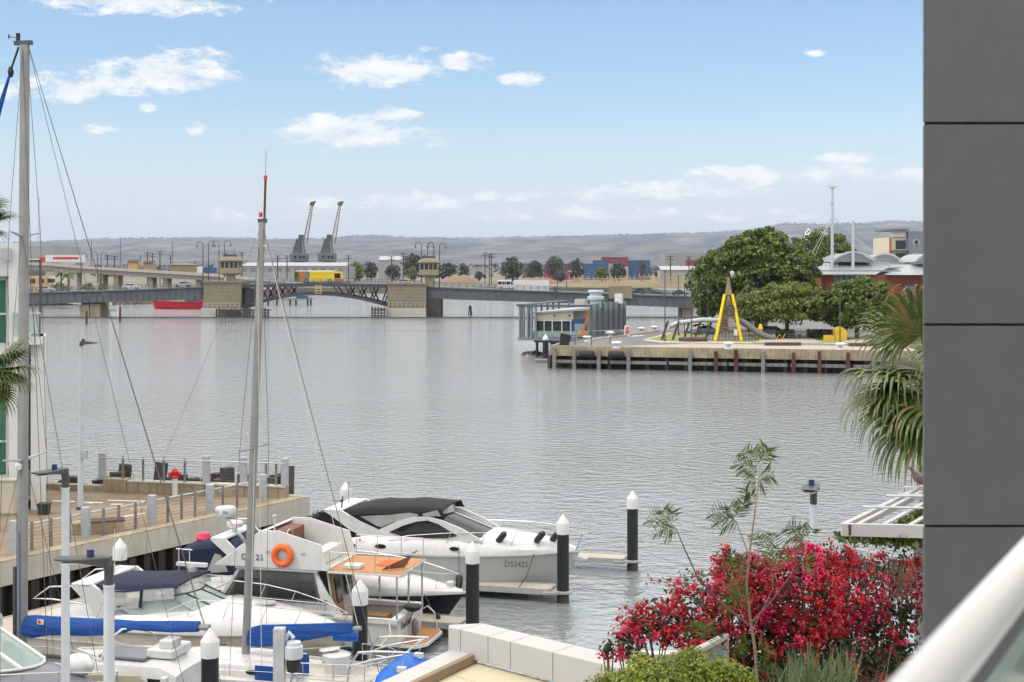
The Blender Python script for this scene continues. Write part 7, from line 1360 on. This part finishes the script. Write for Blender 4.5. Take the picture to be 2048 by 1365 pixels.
# ------------------------------------------------------------------ terrace roof below the balcony
TZ1, TZ2, TZ3 = 9.0, 8.76, 8.66
ter = thing('terrace_roof', 'flat roof corner with white clad parapet and cream roof sheets', 'roof', on(945, 1310, TZ3))
A1, A2 = on(898, 1250, TZ1), on(966, 1247, TZ1); dP = (on(1217, 1307, TZ1) - A2).normalized(); nP = V(dP.y, -dP.x, 0)
far1 = A2 + dP * 5; wP = .36
seg = [0, .42, .75, 1.35, 2.0, 2.8, 3.6, 5.0]
for a, b in zip(seg, seg[1:]):
    p, q = A2 + dP * (a + .004), A2 + dP * (b - .004)
    MB().prism([p, q, q + nP * wP, p + nP * wP], (0, 0, -.30)).build('parapet_panel', MT['clad_white'], ter, world=True, bevel=.004)
MB().prism([A1, A2 - dP * .004, A2 - dP * .004 + nP * wP, A1 + V(0, -.12, 0)], (0, 0, -.30)).build('parapet_panel', MT['clad_white'], ter, world=True, bevel=.004)
B1 = on(903, 1299, TZ2); B2 = on(750, 1369, TZ2); dL = (B2 - B1).normalized(); nL = V(-dL.y, dL.x, 0); nL = nL if nL.x > 0 else -nL
for i in range(5):
    p, q = B1 + dL * (i * .75 + .004), B1 + dL * (i * .75 + .746)
    MB().prism([p, q, q + nL * .26, p + nL * .26], (0, 0, -.25)).build('edge_panel', MT['clad_white'], ter, world=True, bevel=.004)
MB().prism([B1 + nL * .262 + V(0, 0, .0), B2 + nL * .262 + dL * 2, B2 + nL * .33 + dL * 2, B1 + nL * .33], (0, 0, -.12)).build('edge_trim', MT['tan_trim'], ter, world=True)
rs = B1 + nL * .34 + V(0, 0, TZ3 - TZ2); dR = dP.copy(); dR.z = 0
for i in range(8):
    p = rs + dL * (i * .55 + .006); q = rs + dL * (i * .55 + .544)
    MB().prism([p, q, q + V(dR.x, dR.y, 0) * 5, p + V(dR.x, dR.y, 0) * 5], (0, 0, -.04)).build('roof_sheet', MT['roof_cream'], ter, world=True)
MB().prism([rs + V(0, 0, -.045), rs + dL * 5 + V(0, 0, -.045), rs + dL * 5 + dR * 6 + V(0, 0, -.045), rs + dR * 6 + V(0, 0, -.045)], (0, 0, -.1)).build('roof_deck', MT['joint'], ter, world=True)
MB().box(-1.5, 9.5, 3.2, 15.0, 2.5, 8.45).build('building_mass', MT['render_white'], ter, world=True)
# planter and soil carrying the planting
pl = thing('planter', 'white rendered planter box holding the bougainvillea and shrubs', 'planter', (3.0, 12.8, 8.45)); MB().box(1.3, 6.0, 11.6, 11.75, 8.452, 8.85).build('planter_front', MT['render_white'], pl, world=True); MB().box(1.3, 6.0, 15.0, 15.15, 8.452, 8.85).build('planter_back', MT['render_white'], pl, world=True); MB().box(1.3, 1.42, 11.75, 15.0, 8.452, 8.85).build('planter_end', MT['render_white'], pl, world=True); MB().box(1.42, 6.0, 11.75, 15.0, 8.453, 8.75).build('soil', MT['bark'], pl, world=True)
# ------------------------------------------------------------------ bougainvillea
bo = thing('bougainvillea', 'large crimson flowering bougainvillea spilling over the terrace', 'shrub', (2.6, 14.0, 8.75))
fl_r, fl_p, lf, tw = MB(), MB(), MB(), MB()
LB = [(1560,1190,150,88,14.0,1.0),(1430,1205,120,66,13.8,1),(1320,1235,85,38,13.6,.9),(1665,1185,110,84,14.4,1),(1775,1150,85,48,14.8,.8),(1625,1122,80,42,14.3,1),(1500,1150,80,44,14.0,1),(1255,1285,36,38,13.4,.6),(1400,1275,75,44,13.5,.9),(1300,1262,60,26,13.5,.7),(1580,1260,120,44,13.9,.55),(1800,1225,70,55,14.9,.45),(1740,1250,60,60,14.6,.4),(1460,1115,34,26,14.0,.8),(1700,1120,46,32,14.5,.9),(1215,1300,20,22,13.4,.4),(1820,1125,40,26,15,.7),(1620,1290,130,60,14.0,.12),(1700,1320,120,60,14.3,.10),(1500,1300,90,50,13.9,.2),(1430,1320,80,40,13.8,.25),(1560,1340,120,40,13.8,.08),(1790,1310,70,60,14.8,.12)]
for (px, py, rx, ry, Y, dn) in LB:
    c = at(px, py, Y); s = Y / FPX; r3 = np.array([rx * s, min(rx, 120) * s * .8, ry * s])
    ncl = int(rx * ry / 62 * dn)
    for k in range(ncl):
        d = sph(1)[0]; d[1] = -abs(d[1]) if random.random() < .72 else d[1]
        q = np.array(c) + d * r3 * random.uniform(.62, 1.08)
        n_ = random.randint(14, 26); dd = sph(n_)
        P = q + dd * np.random.uniform(.015, .068, (n_, 1))
        pinky = mn.noise(Vector((q[0] * 1.6, q[1] * 1.6, q[2] * 1.6))) > .12
        leafquads(fl_p if pinky else fl_r, P, dd + np.array([0, -.3, .5]), .0235, .8, .85)
    nlf = int(rx * ry / 9 * (1.7 - dn * .7)); d = sph(nlf); P = np.array(c) + d * r3 * np.random.uniform(.25, .95, (nlf, 1)); leafquads(lf, P, d, .028, .9, 1.1)
    for k in range(5):
        e = Vector(c) + Vector(sph(1)[0] * r3 * 1.0); st = Vector((c.x * .97 + .05, c.y, 8.8)); m_ = st.lerp(e, .6) + V(0, 0, .18); tw.tube([st, m_, e], [.009, .006, .003], 4)
for a, b, c_ in (((1385,1190),(1330,1165),(1300,1160)),((1430,1150),(1370,1155),(1325,1165)),((1300,1240),(1255,1235),(1222,1262)),((1320,1250),(1270,1270),(1235,1300)),((1340,1225),(1290,1240),(1262,1225)),((1440,1140),(1400,1158),(1345,1170))):
    pts = [at(*a, 13.7), at(*b, 13.5), at(*c_, 13.4)]; tw.tube(pts, [.006, .004, .003], 4); d = sph(12); leafquads(fl_r, np.array(pts[2]) + d * .05, d, .02, .8, .85); leafquads(lf, np.array(pts[1]) + sph(8) * .08, sph(8), .022)
for k in range(46):      # pale dead twigs hanging at right
    a = at(random.uniform(1725, 1845), random.uniform(1105, 1160), 14.3); tw.tube([a, a + V(random.uniform(-.08, .08), 0, -.12), a + V(random.uniform(-.1, .1), 0, -random.uniform(.18, .36))], .004, 4)
for nm, mb_, m in (('red_bracts', fl_r, 'bract_red'), ('pink_bracts', fl_p, 'bract_pink'), ('leaves', lf, 'leaf_boug')):
    o = mb_.build(nm, MT[m], bo, world=True, fixn=False); o['kind'] = 'stuff'
o = tw.build('twigs', MT['bark'], bo, world=True, fixn=False); o['kind'] = 'stuff'
# ------------------------------------------------------------------ lime shrub, strappy plant
def leafy(name, label, cat, lobes, m, size, dens, base, asp=1.0):
    t = thing(name, label, cat, base); mb = MB(); st = MB()
    for (px, py, rx, ry, Y) in lobes:
        c = at(px, py, Y); s = Y / FPX; n = int(rx * ry * dens); d = sph(n); d[:, 1] = np.where(np.random.rand(n) < .7, -np.abs(d[:, 1]), d[:, 1])
        leafquads(mb, np.array(c) + d * np.array([rx * s, rx * s * .8, ry * s]) * np.random.uniform(.45, 1.1, (n, 1)), d + np.array([0, 0, .6]), size, .6, asp)
        for k in range(6): e = Vector(c) + Vector(sph(1)[0] * np.array([rx * s, rx * s * .6, ry * s])); st.tube([Vector(base), Vector(base).lerp(e, .5) + V(0, 0, .05), e], .004, 4)
    o = mb.build('leaves', MT[m], t, world=True, fixn=False); o['kind'] = 'stuff'; o = st.build('stems', MT['bark'], t, world=True, fixn=False); o['kind'] = 'stuff'
leafy('lime_shrub', 'bright yellow green small leaved shrub along the bottom edge', 'shrub', [(1240,1362,60,26,12.2),(1300,1345,56,32,12.2),(1360,1335,56,36,12.2),(1420,1345,60,36,12.1),(1470,1358,46,30,12.1),(1340,1365,80,36,12.0),(1205,1375,46,24,12.2),(1280,1322,26,22,12.3),(1385,1312,30,20,12.3)], 'leaf_lime', .021, .62, (1.5, 12.3, 8.75), .9)
t = thing('strappy_plant', 'grey green strappy leaved plant beside the sapling', 'plant', (2.6, 12.3, 8.75)); mb = MB()
for k in range(420):
    b = at(random.gauss(1640, 42), 1420, 12.2 + random.uniform(-.4, .4)); a = random.uniform(0, 6.28); l = random.uniform(.35, .68); out_ = random.uniform(.05, .32); pts = [b + V(math.cos(a) * out_ * u, math.sin(a) * out_ * u, l * u - .22 * out_ * u * u * 3) for u in (0, .35, .7, 1)]; sd_ = V(-math.sin(a), math.cos(a), 0) * .005
    for (p, q, w0, w1) in zip(pts, pts[1:], (1, 1, .7), (1, .7, .1)): mb.quad(p - sd_ * w0, p + sd_ * w0, q + sd_ * w1, q - sd_ * w1)
o = mb.build('blades', MT['leaf_strap'], t, world=True, fixn=False); o['kind'] = 'stuff'
# ------------------------------------------------------------------ sapling with ferny leaves
sp_ = thing('ferny_sapling', 'thin sapling with feathery leaf sprays rising in front of the bougainvillea', 'sapling', at(1515, 1400, 12.4)); SY = 12.4; sm = MB()
br_ = [([(1517,1400),(1510,1300),(1500,1235),(1493,1170),(1500,1100),(1511,1015),(1518,955),(1522,925)], .016, .004), ([(1497,1250),(1440,1205),(1395,1155),(1368,1095),(1352,1058),(1340,1045)], .010, .003), ([(1504,1245),(1545,1200),(1582,1150),(1604,1110),(1612,1082)], .010, .003), ([(1497,1108),(1482,1070),(1472,1042)], .005, .003), ([(1505,1260),(1545,1180),(1546,1130)], .004, .002), ([(1500,1285),(1450,1300),(1410,1280)], .005, .003), ([(1512,1000),(1500,980),(1495,965)], .003, .002)]
for pts, r0, r1 in br_:
    P = [at(px, py, SY + .15 * math.sin(i)) for i, (px, py) in enumerate(pts)]; n = len(P); MB().tube(P, [r0 + (r1 - r0) * i / (n - 1) for i in range(n)], 7).build('branch', MT['stem_red' if r0 < .012 and r0 > .004 else 'bark_pale'], sp_, world=True, smooth=60)
ff = MB()
def frond(px, py, tx, ty, wdt=20, dY=0.0, n=11):
    a, b = at(px, py, SY + dY), at(tx, ty, SY + dY + random.uniform(-.12, .12)); ln = (b - a).length; d = (b - a).normalized(); side_ = d.cross(V(0, 1, 0)).normalized(); sag = V(0, 0, -.03)
    pa = None
    for i in range(n):
        u = (i + 1) / n; p = a.lerp(b, u) + sag * (u * u) * 2 + V(0, 0, .05 * math.sin(u * 3.1)); pl_ = wdt * SY / FPX * math.sin(min(1, u * 1.05 + .1) * 2.9) ** .6 if u < .98 else .02
        if pa is not None: ff.quad(pa - side_ * .002, pa + side_ * .002, p + side_ * .002, p - side_ * .002)
        pa = p
        for sg in (-1, 1):
            e = side_ * sg * pl_ + d * pl_ * random.uniform(.5, .9) + V(0, random.uniform(-.4, .4) * pl_, -abs(random.gauss(0, .2)) * pl_)
            w_ = d * .0062; ff.quad(p, p + e * .35 - w_, p + e, p + e * .4 + w_)
for args in ((1520,935,1478,897),(1521,925,1540,890),(1520,930,1503,893),(1517,950,1464,922),(1517,952,1475,938),(1518,958,1548,952),(1515,962,1490,968),(1522,930,1545,905),(1515,965,1530,975),
             (1345,1050,1290,1034),(1342,1048,1322,1015),(1345,1050,1346,1016),(1350,1058,1306,1062),(1352,1060,1330,1070),(1474,1042,1415,1022),(1474,1045,1425,1040),(1472,1040,1455,1008),(1474,1040,1482,1010),(1476,1048,1440,1055),(1478,1040,1492,1002),(1500,985,1488,992),(1511,1010,1496,990),
             (1612,1082,1568,1050),(1612,1084,1572,1075),(1611,1080,1600,1048),(1613,1080,1630,1055),(1610,1088,1590,1095),(1545,1132,1520,1060),(1546,1135,1545,1055),(1548,1140,1585,1105),(1546,1150,1560,1085),(1540,1120,1500,1060),(1410,1282,1365,1250),(1412,1280,1385,1245),(1410,1282,1410,1245),(1414,1285,1440,1262),(1500,1150,1440,1120),(1498,1160,1450,1170),(1495,1180,1440,1200),(1500,1130,1560,1120),(1497,1290,1450,1330),(1505,1300,1470,1290),(1508,1320,1540,1290),(1510,1340,1550,1330),(1500,1200,1450,1215),(1505,1215,1470,1170),(1490,1170,1465,1105),(1600,1120,1625,1135)):
    frond(*args, wdt=random.uniform(20, 28), dY=random.uniform(-.1, .15))
o = ff.build('leaf_sprays', MT['leaf_sapling'], sp_, world=True, fixn=False); o['kind'] = 'stuff'
# ------------------------------------------------------------------ glass balustrade end, birds
t = thing('glass_balustrade', 'short glass balustrade with white rail among the flowers', 'balustrade', at(1425, 1340, 12.9))
p, q = at(1395, 1302, 12.6), at(1452, 1272, 13.4); MB().bar(p, q, .07, .05).build('rail', MT['clad_white'], t, world=True, bevel=.01); MB().prism([p + V(.02, 0, -.03), q + V(-.02, 0, -.03), q + V(-.02, 0, -.45), p + V(.02, 0, -.45)], (.01, 0, 0)).build('glass', MT['pane_green'], t, world=True); MB().bar(q + V(0, 0, -.02), q + V(0, 0, -.5), .05, .05).build('post', MT['clad_white'], t, world=True)
p2, q2 = at(1395, 1290, 13.6), at(1450, 1250, 14.2); MB().bar(p2, q2, .07, .05).build('rail', MT['clad_white'], t, world=True, bevel=.01)
def bird(label, loc, rz, sc_=1.0):
    t = thing('spotted_dove', label, 'dove', loc, rz); t.scale = (sc_,) * 3
    MB().loft([[V(x_, math.cos(a) * w_, z + math.sin(a) * h_) for a in [i * .628 for i in range(10)]] for x_, w_, h_, z in ((-.21, .015, .008, .06), (-.12, .03, .02, .075), (-.07, .05, .045, .085), (0, .062, .065, .10), (.05, .052, .06, .125), (.075, .034, .04, .165), (.09, .028, .032, .195), (.105, .026, .028, .215), (.125, .016, .018, .215), (.135, .006, .006, .21))]).build('body', MT['feather'], t, smooth=70)
    MB().tube([(.13, 0, .212), (.155, 0, .205)], [.006, .002], 5).build('beak', MT['rubber'], t)
    for sg in (-1, 1): MB().loft([[V(x_, sg * (.055 - .01 * k), z + .03), V(x_, sg * (.066 - .01 * k), z), V(x_, sg * (.055 - .01 * k), z - .03)] for x_, z, k in ((.04, .115, 0), (-.05, .1, 0), (-.13, .08, 2))], True).build('wing', MT['feather'], t, smooth=60); MB().cyl((.115, sg * .022, .216), .005, .006, 6).build('eye', MT['rubber'], t); MB().tube([(.0, sg * .02, .05), (.005, sg * .02, 0)], .005, 4).build('leg', MT['pink_red'], t)
bird('brown dove perched on the slatted pergola beside the wall', at(1838, 975, 17.3), R(200), 1.15); bird('grey dove sitting on the white rail among the flowers', at(1410, 1284, 13.65) + V(0, 0, .02), R(35))
# ------------------------------------------------------------------ slatted pergola
PZ = 10.23; g0, g1 = on(1690, 1052, PZ), on(1846, 973, PZ); eL = (g1 - g0); eD_ = eL.normalized(); eX = V(1, -.12, 0).normalized()
pg = thing('slatted_pergola', 'white framed pergola with slatted louvre roof beside the wall', 'pergola', (g0.x, g0.y, 8.45))
MB().prism([g0 + V(-.03, 0, .02), g0 + eX * 3.2 + V(0, 0, .02), g0 + eX * 3.2 + V(0, 0, -.13), g0 + V(-.03, 0, -.11)], (0, .07, 0)).build('front_beam', MT['clad_white'], pg, world=True)
MB().prism([g0 + V(.035, -.012, -.10), g0 + V(.065, -.012, -.10), g0 + V(.065, -.012, .015), g0 + V(.035, -.012, .015)], (0, .01, 0)).build('beam_joint', MT['timber_dark'], pg, world=True)
MB().bar(g0 + V(0, .05, -.05), g1 + V(0, 0, -.05), .06, .13).build('side_beam', MT['clad_white'], pg, world=True)
for i in range(10): st = g0 + eX * (.16 + i * .27) + V(0, .08, .005); MB().bar(st, st + eL * 1.0, .05, .022).build('slat', MT['clad_white'], pg, world=True)
for k in (.33, .62, .86): st = g0 + eL * k + V(-.12, 0, .05); MB().tube([st, st + eX * 3], .016, 6).build('cross_rod', MT['galv_light'], pg, world=True)
MB().bar(g0 + eL * .68 + V(-.03, 0, .01), g0 + eL * .68 + eX * 3, .06, .07).build('cross_beam', MT['clad_white'], pg, world=True)
MB().bar(at(1836, 1090, 15.2), at(1836, 1420, 15.2), .07, .07).build('post', MT['galv'], pg, world=True); MB().bar(g0 + eX * .7 + V(0, .5, -.28), g0 + eX * 3 + V(0, .5, -.28), .04, .04).build('trellis_rail', MT['galv'], pg, world=True)
iv = thing('climbing_vine', 'dark green vine hanging below the pergola beam', 'vine', g0); mb = MB(); n = 2600
u = np.random.rand(n); P = np.array(g0)[None] + u[:, None] * np.array(eX * 2.6)[None] + np.stack([np.zeros(n), np.random.uniform(.05, .5, n), -.14 - np.abs(np.random.normal(0, .05, n))], 1); leafquads(mb, P, sph(n), .03, .6); n2 = 9000; u = np.random.rand(n2); v = np.random.rand(n2)
P = np.array(g0)[None] + (.25 + u[:, None] * 2.3) * np.array(eX)[None] + v[:, None] * np.array(eL)[None] + np.stack([np.zeros(n2), np.zeros(n2), -.10 - np.random.rand(n2) * .10], 1); leafquads(mb, P, sph(n2), .05, .6)
o = mb.build('leaves', MT['leaf_fig'], iv, world=True, fixn=False); o['kind'] = 'stuff'; MB().tube([g0 + eX * .8 + V(0, .5, -.2), g0 + eX * 1.6 + V(0, .5, -.25), at(1836, 1250, 15.3), at(1836, 1420, 15.3)], .012, 5).build('stem', MT['bark'], iv, world=True)
# ------------------------------------------------------------------ fan palms
def fan(mb, dry, base, d, plen, rad, droop, n=44, spread=2.25, up0=V(0, 0, 1)):
    d = Vector(d).normalized(); side_ = d.cross(up0).normalized(); nrm = side_.cross(d).normalized()
    hub = base + d * plen + V(0, 0, -.12 * plen * plen * .5); mid = base.lerp(hub, .55) + V(0, 0, .06 * plen)
    for k in range(n):
        a = (k / (n - 1) - .5) * 2 * spread; r = rad * (1 - .28 * abs(a / spread) ** 2) * random.uniform(.92, 1.06)
        dr0 = d * math.cos(a) + side_ * math.sin(a) + nrm * (.16 + .10 * (k % 2)); dr0.normalize(); pts = [hub]; cur = dr0.copy(); stp = r / 9
        for j in range(9):
            f = j / 9; g_ = droop * (0.03 + (max(0, f - .38) * 2.1) ** 1.3) ; cur = (cur + V(0, 0, -g_ * .55)).normalized(); pts.append(pts[-1] + cur * stp)
        ws = [.014, .040, .050, .048, .040, .030, .021, .014, .008, .002]; tgt = dry if (dry is not None and random.random() < .10) else mb
        sdv = dr0.cross(nrm); sdv.normalize()
        for j in range(9): p, q = pts[j], pts[j + 1]; w0, w1 = ws[j] * rad * .82, ws[j + 1] * rad * .82; fold = nrm * .25; tgt.add([p - sdv * w0, p + fold * w0, p + sdv * w0, q - sdv * w1, q + fold * w1, q + sdv * w1], [(0, 1, 4, 3), (1, 2, 5, 4)])
    return [base, mid, hub]
def fan_palm(label, c, ztrunk, fronds, rad, tr=.2):
    t = thing('fan_palm', label, 'palm', (c.x, c.y, ztrunk)); MB().tube([(c.x, c.y, ztrunk), (c.x + .05, c.y, (ztrunk + c.z) / 2), c], [tr * 1.3, tr, tr * .9], 10).build('trunk', MT['bark'], t, world=True, smooth=60)
    for d, pl_, dp, rs_ in fronds:
        mb, dry = MB(), MB(); ps = fan(mb, dry, Vector(c), d, pl_, rad * rs_, dp); fr = mb.build('frond', MT['palm'], t, world=True, fixn=False); MB().tube(ps, [.022, .018, .014], 6).build('petiole', MT['leaf_olive'], fr, world=True)
        if dry.v: dry.build('dry_leaflets', MT['palm_dry'], fr, world=True, fixn=False)
    return t
random.seed(5)
cP = at(1862, 765, 21)
fr = [((-.30, -.45, .85), .95, 1.7, 1.0), ((-.95, -.35, .12), .55, 1.9, 1.1), ((-.75, -.45, -.45), .6, 2.2, 1.0), ((-.25, -.55, -.65), .7, 2.2, 1.1), ((-.5, .5, -.1), .5, 2.0, .95), ((-.5, -.2, -.8), .6, 2.2, 1.0), ((-.85, -.1, -.25), .6, 2.2, 1.0), ((-.1, -.7, -.3), .6, 2.2, 1.1)]
for k in range(9): a = k * .4 - 1.3; fr.append(((math.cos(a), math.sin(a), random.uniform(-.4, .9)), .9, 1.8, 1.0))
fan_palm('fan palm with drooping fronds partly hidden by the grey wall', cP, 2.5, fr, 1.12)
cL = at(-22, 742, 27); fr = [((.8, -.3, .42), .5, 1.6, 1.0), ((.75, -.5, -.2), .42, 2.0, 1.0), ((.3, -.7, .3), .5, 1.8, 1.0), ((.4, -.3, -.7), .45, 2.0, .9)]
for k in range(8): a = k * .8 + 1.2; fr.append(((math.cos(a), math.sin(a), random.uniform(-.4, .9)), .5, 1.7, 1.0))
fan_palm('fan palm fronds at the left edge beside the white building', cL, 2.5, fr, .72, .16)
cT = at(-58, 452, 27); fr = [((.8, -.2, .25), .45, .8, .9), ((.8, -.4, -.25), .45, 1.0, .9)]
for k in range(9): a = k * .7 + .9; fr.append(((math.cos(a), math.sin(a), random.uniform(-.4, .9)), .5, .8, .9))
fan_palm('taller palm whose frond tips show at the upper left edge', cT, 2.5, fr, .62, .15)
# ------------------------------------------------------------------ the apartment balcony we stand on
WY = 4.0; wx = (1848 - CX) / FPX * WY
bw = thing('balcony_wall', 'tall dark grey panelled balcony wall along the right edge', 'wall', (wx, WY, 11.4))
zs = [CH - (y - HZ) / FPX * WY for y in (-560, -156, 247, 650, 1053, 1456)]
for z1, z0 in zip(zs, zs[1:]): MB().box(wx, wx + 2.6, WY, WY + .012, z0 + .0038, z1 - .0038).build('wall_panel', MT['panel_grey'], bw, world=True, bevel=.0015)
MB().box(wx + .11, wx + 2.6, WY + .013, WY + .3, zs[-1], zs[0]).box(wx + .006, wx + .11, WY + .013, WY + .02, zs[-1], zs[0]).build('backing', MT['joint'], bw, world=True)
bc = thing('balcony', 'balcony floor slab, soffit and rear wall around the viewpoint', 'balcony', (0, 0, 11.4)); MB().box(-5, 4.2, -2.5, 1.6, 11.2, 11.45).build('floor_slab', MT['concrete'], bc, world=True); MB().box(-3, 4.2, -2.5, .5, 14.6, 14.8).build('soffit', MT['render_white'], bc, world=True); MB().box(-5, 4.2, -2.7, -2.5, 11.2, 14.8).build('rear_wall', MT['panel_grey'], bc, world=True)
mat('rail_white', (0.80, 0.79, 0.77), 0.35, 0.03, 3)
hr = thing('balcony_handrail', 'out of focus pale metal handrail over glass at lower right', 'handrail', (.3, 1.0, 11.45)); dH = V(.23, .42, 0).normalized(); h0 = V(.345, 1.05, 12.734)
a, b = h0 - dH * .75, h0 + dH * 2.6; MB().loft([[p + V(dH.y, -dH.x, 0) * y + V(0, 0, z) for y, z in ((-.018, -.010), (-.015, .004), (-.006, .010), (.006, .010), (.015, .004), (.018, -.010), (.013, -.022), (-.013, -.022))] for p in (a, b)]).build('rail', MT['rail_white'], hr, world=True, smooth=60)
MB().prism([a + V(0, 0, -.06), b + V(0, 0, -.06), b + V(0, 0, -1.2), a + V(0, 0, -1.2)], (dH.y * .012, -dH.x * .012, 0)).build('glass', MT['pane_green'], hr, world=True); MB().bar(h0 + dH * .62 + V(0, 0, -.035), h0 + dH * .62 + V(0, 0, -1.25), .05, .05).build('baluster', MT['alloy'], hr, world=True)
